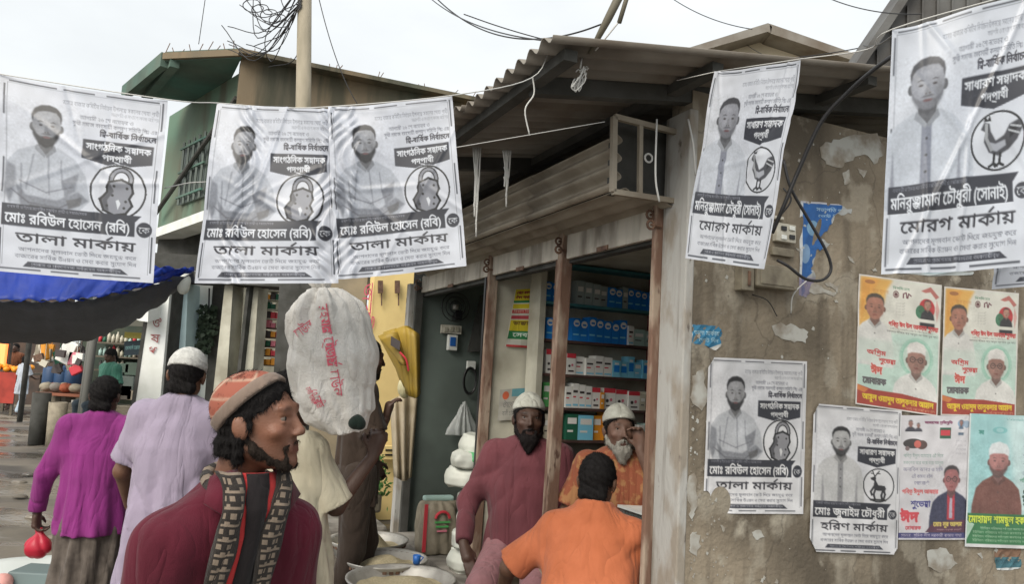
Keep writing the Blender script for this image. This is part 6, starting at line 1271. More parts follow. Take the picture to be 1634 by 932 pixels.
# green weeds
random.seed(4); m = MB()
for i in range(500):
    u_, v_ = random.gauss(592, 12), random.gauss(765, 20); p = onS(u_, v_, 4.9+random.random()*.3); d = nrm(np.array([random.gauss(0, 1), random.gauss(0, .6), random.random()+.3])); e = np.cross(d, [0, 1, .2])*.012; l_ = .03+.05*random.random(); m.add([p, p+d*l_*.5+e, p+d*l_, p+d*l_*.5-e], [(0, 1, 2, 3)])
o = m.build('weeds', mat('green_weeds', (.05, .14, .03), .8, col2=(.08, .2, .05), scale=30)); tag(o, 'patch of green weeds growing against the yellow wall in the alley', 'weeds', kind='stuff')

# ================================================================== LEFT: TARPAULIN, STALLS, SHOP DETAILS
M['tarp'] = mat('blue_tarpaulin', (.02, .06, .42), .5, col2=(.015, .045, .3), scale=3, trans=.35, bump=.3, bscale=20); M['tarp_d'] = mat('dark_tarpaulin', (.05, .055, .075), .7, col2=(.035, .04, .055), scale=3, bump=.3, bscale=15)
tp = empty('tarpaulin', atY(100, 500, 6)*[1, 1, 0]+[0, 0, 2], 'blue tarpaulin canopy with a dark underside sagging over the left stalls', 'tarpaulin')
def strip(name, A0, B0, C0, mt, n=50, mrows=10, th=.0, seed=1):
    """A0 upper, C0 lower edge control points; B0 optional middle"""
    a, b = spline(A0, 12), spline(C0, 12); fa = np.array(a)[np.linspace(0, len(a)-1, n).astype(int)]; fb = np.array(b)[np.linspace(0, len(b)-1, n).astype(int)]; vs = []
    for j in range(mrows+1):
        t_ = j/mrows
        for i in range(n): q = fa[i]*(1-t_)+fb[i]*t_; vs.append(q+np.array([0, .02*sin(i*.7+seed)+.015*sin(i*1.9+j*.5), -.10*sin(pi*t_)*th+.012*sin(i*1.3+j)]))
    fs = [(j*n+i, j*n+i+1, (j+1)*n+i+1, (j+1)*n+i) for j in range(mrows) for i in range(n-1)]; m_ = MB(); m_.add(vs, fs); o = m_.build(name, mt, tp, True); s = o.modifiers.new('t', 'SOLIDIFY'); s.thickness = .004; return o
up = [A(-60, 395, 5.6), A(60, 405, 5.6), A(180, 418, 5.6), A(255, 426, 5.7), A(312, 428, 6.0)]; mid = [A(-60, 478, 5.3), A(50, 480, 5.3), A(130, 478, 5.35), A(215, 462, 5.6), A(308, 434, 6.0)]
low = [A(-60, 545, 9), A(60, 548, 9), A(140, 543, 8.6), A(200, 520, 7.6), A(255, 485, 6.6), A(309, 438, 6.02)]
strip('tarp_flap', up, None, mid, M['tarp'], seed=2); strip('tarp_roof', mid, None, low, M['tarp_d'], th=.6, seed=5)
for u_, y_ in ((47, 17.5),): m = MB(); a = A(u_, 545, y_); m.tube([[a[0], a[1], 0], a+[0, 0, 1.9]], .06, 8); m.build('tarp_pole', M['dark_board'], tp, True)
cable('tarp_rope', [A(305, 432, 6), A(380, 450, 7.5), A(500, 452, 9)], .006, M['wire_w'], 'rope tying the tarpaulin corner towards the pale pillars', 'rope')
c_ = Clay((-.2, -.2, -.3), (.2, .2, .2), .012); c_.ell((0, 0, 0), (.05, .05, .09), None, 0); c_.warp(wrinkle(.012, 50, 1)); o = c_.mesh('cloth_bundle', (np.eye(3), A(293, 452, 6.0)), M['bag_w']); tag(o, 'knotted pale cloth bundle at the corner of the tarpaulin', 'bundle')
# white awning corner
m = MB(); P = [A(u, v, 8.8) for u, v in ((201, 502), (238, 476), (236, 514), (222, 512))]; m.add(P+[p+[0, .3, .06] for p in P], [(0, 1, 2, 3), (7, 6, 5, 4)]+[(i, (i+1) % 4, 4+(i+1) % 4, 4+i) for i in range(4)]); o = m.build('cloth_flap', M['white']); tag(o, 'white cloth flap beside the medicine sign pillar', 'cloth')
# green printed poster and hanging plant in the pharmacy front
q = Print(100, 220, (.1, .48, .12)); q.ell(.45, .5, .3, .5, (.55, .72, .1), .8, 1); q.ell(.5, .8, .3, .25, (.8, .75, .1), .7, 1); q.text('সার ও বীজ', .1, .9, .1, .18, (.9, .95, .8), 1); q.text('কৃষি', .2, .8, .35, .47, (.95, .9, .3), 1); q.rect(0, .95, 1, 1, (.8, .75, .1))
c = [atY(u, v, gz+.44) for u, v in ((297, 497), (319, 497), (314, 548), (292, 548))]; o = sheet_grid('green_poster', q.sheet(1), quadpos(c), None, M['paper']); tag(o, 'narrow green and yellow poster on the white tiled wall left of the capped man', 'poster')
M['leaf_d'] = mat('dark_leaves', (.02, .035, .02), .7)
m = MB(); random.seed(9)
for i in range(260):
    v_ = random.uniform(490, 560); p = A(332+random.gauss(0, 6)-(v_-490)*.1, v_, gz+.3+random.random()*.1); d = nrm(np.array([random.gauss(0, 1), random.gauss(0, 1), random.gauss(0, 1)])); e = nrm(np.cross(d, [0, 1, .3]))*.03; m.add([p, p+d*.04+e, p+d*.08, p+d*.04-e], [(0, 1, 2, 3)])
t = empty('hanging_plant', A(332, 490, gz+.35), 'dark trailing plant hanging beside the glass door', 'plant'); o = m.build('foliage', M['leaf_d'], t); o['kind'] = 'stuff'; m = MB(); m.tube([A(334, 460, gz+.35), A(333, 500, gz+.35)], .01, 6); m.build('stem', M['wire'], t)
# goods shelves behind the second glass bay
gs = empty('goods_shelf', A(430, 700, gz+.6)*[1, 1, 0], 'shelf of red and dark goods in the bay left of the sack carrier', 'shelf')
for i in range(9):
    v_ = 462+i*15; a, b = A(413, v_, gz+.5), A(447, v_, gz+.5); m = MB(); m.wbox(a[0], b[0], gz+.5, gz+.75, a[2]-.012, a[2]); m.build('shelf_board', M['cream'] if i < 4 else M['shelf_d'], gs)
    rr = np.random.default_rng(i)
    for k_ in range(4):
        x = a[0]+.005+(b[0]-a[0])*k_/4; h_ = .06+.04*rr.random(); kk = ['red', 'ink', 'dgreen', 'pink', 'cream', 'ink', 'orange'][rr.integers(7)]; kk = 'orange' if i == 8 else kk
        m = MB(); m.wbox(x, x+(b[0]-a[0])*.22, gz+.52, gz+.62, a[2]-.012-.1, a[2]-.012-.1+h_) if False else m.wbox(x, x+(b[0]-a[0])*.22, gz+.52, gz+.62, a[2]+.001, a[2]+h_); o = m.build('goods_packet', BM[kk], None, bevel=.004); tag(o, '%s packet on the crowded shelf left of the porter, %s board%s' % ({'red': 'red', 'ink': 'black', 'dgreen': 'dark green', 'pink': 'pink', 'cream': 'cream', 'orange': 'orange'}[kk], ['top', 'second', 'third', 'fourth', 'fifth', 'sixth', 'seventh', 'eighth', 'lowest'][i], ', '+['far left', 'left of middle', 'right of middle', 'far right'][k_]), 'packet', 'packets on the crowded shelf')
# ---- far left market
ms = empty('market_shop', A(150, 600, 13.6)*[1, 1, 0], 'dark open market shop behind the stalls on the left', 'shop')
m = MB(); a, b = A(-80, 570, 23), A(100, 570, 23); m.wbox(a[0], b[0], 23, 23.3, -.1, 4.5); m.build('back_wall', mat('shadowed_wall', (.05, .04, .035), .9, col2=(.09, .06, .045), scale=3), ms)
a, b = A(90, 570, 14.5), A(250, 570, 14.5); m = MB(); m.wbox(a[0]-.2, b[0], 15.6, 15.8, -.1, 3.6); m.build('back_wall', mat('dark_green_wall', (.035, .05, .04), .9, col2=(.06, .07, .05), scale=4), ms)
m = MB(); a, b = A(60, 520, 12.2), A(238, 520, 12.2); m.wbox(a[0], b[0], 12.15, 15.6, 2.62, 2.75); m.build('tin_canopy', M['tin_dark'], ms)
for u_ in (148, 142): m = MB(); a = A(u_, 520, 12.2); m.tube([[a[0], a[1], 0], [a[0]+.05, a[1], 2.6]], .06 if u_ == 148 else .035, 8); m.build('shop_post', mat('grey_post', (.12, .12, .11), .8), ms, True)
m = MB(); a, b = A(152, 512, 12), A(236, 512, 12); m.wbox(a[0], b[0], 12, 12.1, a[2]-.05, a[2]+.1); m.build('sign_strip', mat('grey_board', (.10, .10, .08), .8), ms)
q = Print(160, 100, (.04, .14, .18)); q.text('মেসার্স স্টোর', .08, .9, .35, .6, (.35, .5, .5), 1); c = [A(u, v, 12.3) for u, v in ((198, 545), (226, 543), (226, 566), (198, 568))]; o = sheet_grid('shop_sign', q.sheet(1), quadpos(c), None, M['paper']); tag(o, 'dark teal shop sign with pale letters beside the medicine pillar', 'sign')
m = MB(); a, b = A(200, 530, 12.3), A(228, 541, 12.3); m.wbox(a[0], b[0], 12.28, 12.32, b[2], a[2]); o = m.build('price_board', mat('dim_yellow_board', (.28, .24, .05), .7)); tag(o, 'dull yellow board above the teal shop sign', 'board')
for i in range(14):
    rr = np.random.default_rng(30+i); a = A(160+rr.random()*60, 585+rr.random()*60, 13.9); m = MB(); m.box(a, (1, 0, 0), (0, 1, 0), (0, 0, 1), .12, .1, .08+.05*rr.random()); o = m.build('crate', [M['slate'], M['green'], M['tin_brown'], M['jute']][i % 4], None, bevel=.01); tag(o, 'dim crate stacked inside the dark market shop', 'crate', 'dim crates in the market shop')
for r_ in range(4):
    a, b = A(150, 545+22*r_, 15.2), A(226, 545+22*r_, 15.2); m = MB(); m.wbox(a[0], b[0], 15.2, 15.55, a[2]-.03, a[2]); m.build('wall_shelf', M['wood_d'], ms)
    rr = np.random.default_rng(60+r_)
    for k_ in range(11):
        x = a[0]+(b[0]-a[0])*(k_+.15)/11; h_ = .10+.12*rr.random(); m = MB(); m.lathe((x+.03, 15.35, a[2]+.001), [(0, 0), (.035, 0), (.035, h_*.7), (.015, h_*.85), (.015, h_), (0, h_)], 8); o = m.build('jar', [BM['dgreen'], BM['cream'], BM['red'], BM['ink'], BM['mint'], BM['cream']][rr.integers(6)], None, True); tag(o, 'small jar or bottle on the back shelves of the dark market shop', 'jar', 'jars on the market shop shelves')
rr = np.random.default_rng(77)
for k_ in range(22):
    u_, v_ = rr.uniform(55, 140), rr.uniform(556, 588); p = A(u_, v_, 13.2+rr.random()); m = MB(); w__, h__ = rr.uniform(.04, .09), rr.uniform(.05, .13); ci = k_ % 8; R_ = np.array(Matrix.Rotation(rr.normal(0, .3), 3, 'Y')); m.box(p, R_@[1, 0, 0], (0, 1, 0), R_@[0, 0, 1], w__, .03, h__); m.tube([p+[0, 0, h__*.9], p+[0, 0, h__+.3]], .006, 4); o = m.build('hanging_bag', [BM['white'], BM['ink'], BM['orange'], BM['ink'], BM['cream'], M['jute'], BM['dgreen'], M['rust']][ci], None); tag(o, 'small %s packet hanging on a cord %s over the crowded market stall' % (['white', 'glossy black', 'orange', 'black', 'cream', 'tan', 'dark green', 'rusty brown'][ci], 'high' if v_ < 567 else 'low' if v_ > 577 else 'midway'), 'packet', 'packets hanging over the market stall')
# stall tables with goods
def table(name, u0, u1, v_, Y, d, mt, label, cloth=None):
    a, b = A(u0, v_, Y), A(u1, v_, Y); t = empty(name, ((a[0]+b[0])/2, Y+d/2, 0), label, 'stall table'); m = MB(); m.wbox(a[0], b[0], Y, Y+d, a[2]-.05, a[2]); m.build('table_top', mt, t, bevel=.006)
    for x in (a[0]+.05, b[0]-.05):
        for y in (Y+.05, Y+d-.05): m = MB(); m.wbox(x-.03, x+.03, y-.03, y+.03, -.02, a[2]-.05); m.build('leg', M['wood_d'], t)
    if cloth: m = MB(); m.wbox(a[0]-.02, b[0]+.02, Y-.03, Y-.012, a[2]-cloth[1], a[2]+.01); m.build('table_skirt', cloth[0], t)
    return t, a, b
M['redcloth'] = mat('red_cloth', (.38, .05, .035), .8, col2=(.26, .035, .025), scale=4); M['bluecl'] = mat('blue_drum_plastic', (.02, .055, .13), .5)
t, a, b = table('market_stall', -40, 27, 592, 19.2, 1.2, M['wood_d'], 'market table draped in red cloth at the far left', (M['redcloth'], .75))
m = MB(); 
for i in range(26):
    rr = np.random.default_rng(i); p = [a[0]+.3+(b[0]-a[0]-.35)*rr.random(), 19.4+.7*rr.random(), a[2]+.06+.1*rr.random()]; c_ = MB(); c_.lathe(p, [(0, -.07), (.06, -.04), (.08, 0), (.06, .05), (0, .07)], 8); o = c_.build('orange_fruit', mat('orange_peel', (.8, .3, .02), .5) if i == 0 else bpy.data.materials['orange_peel'], None, True); tag(o, 'orange heaped on the red draped market table', 'fruit', 'oranges on the far left table')
lm_ = bpy.data.materials.new('lit_display'); lm_.use_nodes = True; _b = lm_.node_tree.nodes['Principled BSDF']; _b.inputs['Base Color'].default_value = (.8, .25, .1, 1); _b.inputs['Emission Color'].default_value = (1, .22, .05, 1); _b.inputs['Emission Strength'].default_value = 1.1
t = empty('lit_sign', A(3, 510, 19.6), 'glowing orange and red lit display at the left edge', 'lit sign'); m = MB(); a, b = A(-25, 545, 19.6), A(6, 578, 19.6); m.wbox(a[0], b[0], 19.6, 19.7, A(0, 585, 19.6)[2], A(0, 545, 19.6)[2]); m.build('panel', lm_, t)
m = MB(); m.wbox(a[0]-.05, b[0]+.05, 19.7, 19.8, A(0, 590, 19.6)[2], A(0, 540, 19.6)[2]); m.build('casing', M['dark_board'], t)
t, a, b = table('market_stall', 56, 128, 626, 14.2, .9, mat('brown_table', (.25, .09, .05), .7), 'low brown table of goods right of the man in white')
for i in range(8):
    p = np.array([a[0]+(b[0]-a[0])*(.1+.11*i), 14.4+.1*(i % 2), a[2]+.02]); cc = Clay((-.2, -.2, -.05), (.2, .2, .25), .02); cc.ell((0, 0, .08), (.12, .12, .09), None, 0); cc.warp(wrinkle(.01, 30, i)); o = cc.mesh('produce_heap', (np.eye(3), p), [M['jute'], mat('rust_goods', (.3, .08, .04), .8), mat('grey_goods', (.2, .18, .16), .8)][i % 3]); tag(o, ['tan', 'rust coloured', 'grey'][i % 3]+' heap of produce on the low brown table', 'produce', 'heaps of produce on the brown table')
for i, (u_, v0, v1) in enumerate(((80, 585, 622), (98, 583, 622), (114, 588, 620))):
    p = A(u_, v1, 14.9); h_ = A(u_, v0, 14.9)[2]-p[2]; m = MB(); m.lathe((p[0], p[1], p[2]), [(0, 0), (.14, 0), (.16, h_*.2), (.16, h_*.9), (.13, h_), (0, h_)], 16); o = m.build('blue_drum', M['bluecl'], None, True); tag(o, '%s blue drum standing behind the brown table' % ['left', 'middle', 'right'][i], 'drum', 'blue drums behind the brown table'); m = MB(); m.lathe((p[0], p[1], 0), [(0, 0), (.17, 0), (.17, p[2]-.002), (0, p[2]-.002)], 12); o = m.build('drum_block', M['wood_d'], None); tag(o, '%s wooden block carrying a blue drum' % ['left', 'middle', 'right'][i], 'block', 'blocks under the blue drums')
m = MB(); p = A(96, 575, 15); 
for i in range(9): cc = Clay((-.2, -.2, -.1), (.2, .2, .2), .02); cc.ell((0, 0, .03), (.1, .1, .06), None, 0); o = cc.mesh('flour_bag', (np.eye(3), A(60+6*i, 577-2*(i % 3), 15.1)), [M['bag_w'], M['jute']][i % 2]); tag(o, ['white', 'tan'][i % 2]+' bag lying on top behind the blue drums', 'bag', 'bags behind the blue drums')
for i, (u_, v_, w_, h_, k_) in enumerate(((108, 562, .13, .2, 'white'), (119, 572, .1, .12, 'pink'), (72, 560, .05, .16, 'orange'), (122, 590, .1, .08, 'red'))):
    p = A(u_, v_, 13.5); R_ = np.array(Matrix.Rotation(.4-.3*i, 3, 'Y')); m = MB(); m.box(p, R_@[1, 0, 0], (0, 1, 0), R_@[0, 0, 1], w_, .05, h_); o = m.build('hanging_packet', BM[k_], None, bevel=.02); tag(o, '%s packet hanging over the market stall' % ['white tilted', 'pink', 'narrow orange', 'red'][i], 'packet')
for i, (u_, v_) in enumerate(((92, 655), (66, 640), (128, 652))):
    p = A(u_, v_, 13.6); m = MB(); hh = p[2]+.14; m.lathe((p[0], p[1], 0), [(0, 0), (.13, 0), (.15, hh), (.13, hh), (.12, .02), (0, .02)], 16); o = m.build('bucket', [M['jute'], M['dark_board'], M['jute_p']][i], None, True); tag(o, '%s bucket on the ground before the market stall' % ['straw coloured', 'dark', 'grey'][i], 'bucket')
# things lying on the muddy ground at the lower left
gp = atZ(60, 925, .05)
M['sheetw'] = mat('white_plastic_sheet', (.66, .70, .68), .5, bump=.2, bscale=8)
a, b, c, d = [atZ(u, v, .03) for u, v in ((-40, 905), (192, 868), (230, 1010), (-60, 1100))]; m = MB(); n = 20; vs = []
for i in range(n+1):
    for j in range(n+1):
        s_, t_ = i/n, j/n; q_ = a*(1-s_)*(1-t_)+b*s_*(1-t_)+c*s_*t_+d*(1-s_)*t_; vs.append(q_+[0, 0, .012*sin(9*s_+4*t_)+.01*cos(13*t_+3*s_)])
m.add(vs, [(i*(n+1)+j, (i+1)*(n+1)+j, (i+1)*(n+1)+j+1, i*(n+1)+j+1) for i in range(n) for j in range(n)]); o = m.build('ground_sheet', M['sheetw'], None, True); o.modifiers.new('t', 'SOLIDIFY').thickness = .006; tag(o, 'white plastic sheet spread on the muddy ground at the lower left', 'sheet')
m = MB(); p = atZ(50, 915, .16); m.wbox(p[0]-.16, p[0]+.14, p[1], p[1]+.25, .055, .16); o = m.build('grey_crate', mat('grey_blue_crate', (.13, .17, .17), .6), None, bevel=.01); tag(o, 'flat grey box on the white ground sheet', 'box')
for i, (u_, v_, s_) in enumerate(((4, 930, .07),)):
    p = atZ(u_, v_, .1); cc = Clay((-.25, -.25, -.1), (.25, .25, .25), .015); cc.ell((0, 0, 0), (s_, s_, s_*.8), None, 0); cc.warp(wrinkle(.01, 30, i)); o = cc.mesh('pink_bundle', (np.eye(3), p), mat('pink_bundle_cloth', (.6, .3, .27), .8) if i == 0 else bpy.data.materials['pink_bundle_cloth']); tag(o, 'small pink bundle on the white ground sheet', 'bundle')
for i in range(40):
    rr = np.random.default_rng(200+i); u_, v_ = rr.uniform(-30, 190), 690+rr.random()**1.5*230; p = atZ(u_, v_, 0); s_ = .02+.04*rr.random(); m = MB(); m.lathe((p[0], p[1], -.01), [(0, 0), (s_*2, 0), (s_*1.5, s_*.5), (0, s_*.7)], 8, .6); o = m.build('rubble_lump', [M['mud'], M['floor'], M['flake']][i % 3 if i % 5 == 0 else 0], None, True); tag(o, 'small lump of mud or litter on the wet ground at the left', 'litter', 'lumps of mud and litter')
# ================================================================== PEOPLE
D = radians
knit_w = mat('white_knit_cap', (.58, .58, .55), .9, col2=(.42, .42, .40), scale=60, bump=.6, bscale=260)
white_cap = cloth('white_cotton_cap', (.50, .51, .45), col2=(.40, .40, .35), scale=40, bump=.5, bscale=240, folds=.5)
dark_skin, mid_skin, warm_skin = (.075, .042, .030), (.15, .078, .048), (.21, .10, .062)
# man in the magenta shirt, seen from behind, bag in his left hand
PU = human('man seen from behind in a bright magenta shirt and dark checked lungi', 172, 599, 4.15, D(6), h=.0088, skin_col=dark_skin, girth=1.0, shirt_z=.80, sleeve=1.02,
      arms={'L': ((-.10, -.03, -.27), (-.145, .02, -.50), (0, .1, -1), (1, .1, 0), .9), 'R': ((.09, -.02, -.27), (.11, .10, -.49), (0, .3, -1), (-1, .2, 0), .6)},
      shirt=dict(mat=cloth('magenta_shirt', (.235, .030, .18), col2=(.17, .022, .13)), seed=2, amp=.0055, fold=.014, loose=.012), lower=dict(kind='lungi', mat=cloth('dark_lungi', (.075, .062, .052), col2=(.12, .10, .085), scale=22)))
e, wr_, hd, pn, cu = PU['A'][0]; hp = PU['w'](wr_+hd*.11)
bgp = atY(60, 874, hp[1]); t = empty('carrier_bag', bgp, 'small red plastic bag hanging from the magenta shirted man\'s hand', 'bag'); M['redbag'] = mat('red_plastic_bag', (.55, .03, .06), .35, trans=.25, alpha=.93)
c_ = Clay((-.15, -.15, -.15), (.15, .15, .25), .007); c_.ell((0, 0, 0), (.066, .05, .056), None, 0); c_.loft([(-.0, 0, 0, .06, .045), (.035, 0, 0, .045, .035), (.075, 0, 0, .018, .016), (.10, 0, 0, .010, .010)], .015); c_.warp(wrinkle(.006, 45, 3)); c_.mesh('bag_film', (np.eye(3), bgp), M['redbag'], t)
m = MB(); m.tube([bgp+[0, 0, .09], bgp*.3+hp*.7, hp], [.008, .005, .006], 6); m.build('handle', M['redbag'], t, True)
# man in the lavender kurta
LV = human('man seen from behind in a long lavender kurta and white crocheted cap', 303, 553, 3.6, D(-2), h=.0088, skin_col=mid_skin, girth=1.02, shirt_z=.42, sleeve=.72, top_off=.012, lean=(-.01, .02), head=(D(12), 0, D(4)),
      arms={'L': ((-.10, .03, -.27), (-.13, .19, -.45), (.1, .6, -.8), (1, .2, 0), .6), 'R': ((.09, .04, -.27), (.07, .22, -.45), (0, .6, -.8), (-1, .2, 0), .6)},
      shirt=dict(name='kurta', mat=cloth('lavender_kurta', (.30, .255, .335), col2=(.25, .215, .28)), seed=5, amp=.005, fold=.022, loose=.02), shirt_flare=1.12, lower=dict(kind='trousers', mat=cloth('pale_pyjama', (.4, .36, .42))),
      cap=dict(mat=knit_w, knit=.002, tilt=-.25, cut=.012, rz=.098, up=.006))
# man with the sack: cream shirt, green lungi
SK_ = human('porter in a cream shirt and dark green lungi carrying a big white sack', 468, 590, 3.1, D(-35), h=.0088, skin_col=dark_skin, girth=1.05, lean=(-.07, .03), shirt_z=.74, sleeve=.85,
      arms={'R': ((.07, .10, -.22), (.14, .22, -.02), (.1, .25, .95), (-.8, .5, 0), 1.0), 'L': ((-.08, .1, -.26), (-.02, .3, -.22), (.3, .9, .2), (1, 0, 0), .6)},
      shirt=dict(mat=cloth('cream_shirt', (.50, .46, .35), col2=(.42, .38, .28)), seed=7, amp=.009, freq=22, fold=.02, loose=.035), lower=dict(kind='lungi', mat=cloth('green_lungi', (.012, .085, .06), col2=(.02, .06, .045), scale=9)))
# the sack on his shoulder
Ys = 2.9; top_, bot_ = atY(515, 462, Ys), atY(553, 688, Ys+.02); ax = nrm(top_-bot_); H_ = np.linalg.norm(top_-bot_); sx_ = nrm(np.cross([0, 1, 0], ax)); sy_ = np.cross(ax, sx_)
wpx = Ys/1225.
t = empty('sack', bot_, 'big white woven sack with pink printed letters carried on a shoulder', 'sack')
M['woven'] = cloth('white_woven_sack', (.68, .66, .62), rough=.6, col2=(.47, .45, .41), scale=6, lo=.45, hi=.75, bump=.5, bscale=170, coat=.15, folds=.5)
c_ = Clay((-.3, -.3, -.06), (.3, .3, H_+.14), .0065); Rx = lambda px: px*wpx/2
c_.loft([(0, 0, 0, Rx(46), .10), (.06, -.01, 0, Rx(96), .13), (.16, -.008, 0, Rx(122), .16), (.28, -.004, 0, Rx(127), .165), (.40, .0, 0, Rx(117), .15), (.47, .0, 0, Rx(98), .13), (H_-.02, .0, 0, Rx(58), .09), (H_, 0, 0, Rx(34), .05)], .03, fold=lambda T, Z, x, y: (.008*np.sin(8*T+5*Z)+.006*np.sin(17*T-12*Z))*(.4+np.clip((Z-.35)/.1, 0, 1.5)), pw=2.9)
c_.cap((Rx(-52), 0, H_-.17), (Rx(-84), -.03, H_-.19), .03, .02, .04); c_.warp(wrinkle(.004, 24, 4)); c_.warp(wrinkle(.0025, 52, 2)); c_.warp(lambda X, Y, Z: .010*(1-np.abs(np.sin(9*Z+7*X+1)))**2-.012*np.abs(np.sin(6*X-8*Z+.5))+.004*np.abs(np.sin(31*Z+14*X+3*np.sin(11*X)))*np.clip((.25-Z)/.2, 0, 1)+.006*np.sin(3.5*Z*5+6*X)*np.exp(-((Z-.3)/.12)**2))
Rs = np.column_stack([sx_, sy_, ax]); stf = (Rs, bot_); c_.mesh('sack_cloth', stf, M['woven'], t)
c_ = Clay((-.2, -.2, -.1), (.2, .2, .2), .0065); c_.loft([(-.03, 0, 0, .03, .03), (.0, 0, 0, .022, .022), (.03, 0, 0, .04, .035), (.07, .01, 0, .06, .04), (.09, .01, 0, .055, .035)], .01, fold=lambda T, Z, x, y: .009*np.sin(7*T)); c_.mesh('tied_neck', (Rs, top_), M['woven'], t)
# the print follows the cloth: letters cut from the sack's own surface
def on_sack(u, v):
    P0 = atY(u, v, Ys-.6); P1 = atY(u, v, Ys+.3); return P0, P1
sk_me = t.children[0]
def sack_letters(txt, u0, v0, u1, v1, wpx_, nm='printed_letters'):
    """letters running down the sack, dropped on to its front surface"""
    from mathutils.bvhtree import BVHTree
    bm = bmesh.new(); bm.from_mesh(sk_me.data); bv = BVHTree.FromBMesh(bm); pl, w = layout(txt); d = np.array([u1-u0, v1-v0], float); l_ = np.linalg.norm(d); d /= l_; nn = np.array([-d[1], d[0]]); cu = bpy.data.curves.new(nm, 'CURVE'); cu.dimensions = '2D'; cu.fill_mode = 'BOTH'
    for p in pl:
        sp = cu.splines.new('POLY'); sp.points.add(len(p)-1)
        for q_, c in zip(sp.points, p): q_.co = (c[0]/w*l_, (c[1]-.35)/.72*wpx_, 0, 1)
        sp.use_cyclic_u = True
    o0 = bpy.data.objects.new('t', cu); COL.objects.link(o0); me = bpy.data.meshes.new_from_object(o0.evaluated_get(bpy.context.evaluated_depsgraph_get())); bpy.data.objects.remove(o0)
    b2 = bmesh.new(); b2.from_mesh(me); bmesh.ops.subdivide_edges(b2, edges=[e_ for e_ in b2.edges if e_.calc_length() > 5], cuts=2); bmesh.ops.triangulate(b2, faces=b2.faces[:])
    inv = pmat(sk_me).inverted() if sk_me.parent else Matrix(); M_ = pmat(sk_me)
    for v in b2.verts:
        u, vv = np.array([u0, v0])+d*v.co.x-nn*v.co.y; P0, P1 = on_sack(u, vv); o_ = inv @ Vector(P0); dr = (inv.to_3x3() @ Vector(P1-P0)).normalized(); h_ = bv.ray_cast(o_, dr)
        v.co = (M_ @ (h_[0]+h_[1]*.003 if h_[0] else inv @ Vector(P0*.33+P1*.67)))
    b2.to_mesh(me); b2.free(); bm.free(); me.name = nm; return link(nm, me, M['pink_ink'], t)
sack_letters('রহমান ট্রেডার্স চাউল', 516, 486, 540, 632, 17); sack_letters('৫০ কেজি', 500, 622, 512, 650, 14); sack_letters('নেট ওজন', 492, 618, 503, 646, 8); sack_letters('চাউল', 472, 534, 498, 516, 16)
# strip of dark cloth by the sack
dc = Clay((-.1, -.1, -.1), (.1, .1, .1), .006); dc.ell((0, 0, 0), (.034, .026, .024), None, 0); dc.warp(wrinkle(.008, 60, 3)); o = dc.mesh('cloth_pad', (np.eye(3), atY(571, 674, Ys-.16)), cloth('dark_green_cloth', (.008, .016, .012))); tag(o, 'small dark green cloth pad gripped under the sack', 'cloth')
# the second man behind the sack
DB = human('man in a dark brown shirt standing behind the sack and looking right', 588, 538, 4.9, D(-72), h=.0085, skin_col=dark_skin, girth=.9, sleeve=.8, shirt_z=.75, head=(D(8), D(-4), 0),
      arms={'R': ((.02, .08, -.26), (-.04, .14, -.16), (0, .2, 1), (0, 1, .2), .9), 'L': ((-.03, .04, -.27), (.0, .13, -.42), (0, .4, -1), (1, 0, 0), .7)}, beard=((.02, .017, .015), 0),
      shirt=dict(mat=cloth('dark_brown_shirt', (.045, .031, .023)), seed=3), lower=dict(kind='trousers', mat=cloth('brown_trousers', (.05, .036, .028))))
# the nearest man, in profile, patterned cap and maroon jacket
pat = bpy.data.materials.new('patterned_cap'); pat.use_nodes = True; _n = pat.node_tree; _b = _n.nodes['Principled BSDF']; _b.inputs['Roughness'].default_value = .8; _a = _n.nodes.new('ShaderNodeAttribute'); _a.attribute_name = 'tint'; _n.links.new(_a.outputs['Color'], _b.inputs['Base Color'])
def cap_tint(q):
    a = np.arctan2(q[:, 0], q[:, 1]); z = q[:, 2]; col = np.tile(np.array([.25, .07, .042, 1.]), (len(q), 1))
    st = np.clip(1.35-np.abs(np.mod(a*5/pi+z*9, 2)-1)*7, 0, 1)*(z > .05); dm = np.clip(1.3-np.abs(np.mod(z*46, 2)-1)*6, 0, 1)*.8
    m = np.clip(st+dm*(z < .12), 0, 1)[:, None]; return np.concatenate([col[:, :3]*(1-m)+np.array([.38, .25, .18])*m, col[:, 3:]], 1)
FR = human('nearest man in profile wearing a patterned red cap, thin beard and maroon jacket', 420, 592, 1.93, D(-134), h=.006, scale=.985, skin_col=(.205, .098, .062), girth=.96, lean=(-.05, .13), shdrop=.08, headfwd=.02, head=(D(36), D(5), D(4)), detail=True, shirt_z=.8, collar=False,
      beard=((.02, .015, .012), .0), cap=dict(mat=pat, tint=cap_tint, tilt=.85, cut=-.004, rz=.090, up=.006, band=cloth('grey_cap_band', (.20, .15, .12))), hair=(.010, .009, .009),
      shirt=dict(name='jacket', mat=cloth('maroon_jacket', (.10, .011, .024), col2=(.07, .008, .017)), seed=9, amp=.0035, fold=.01, loose=.02), lower=dict(kind='trousers', mat=cloth('black_trousers', (.02, .02, .022))))
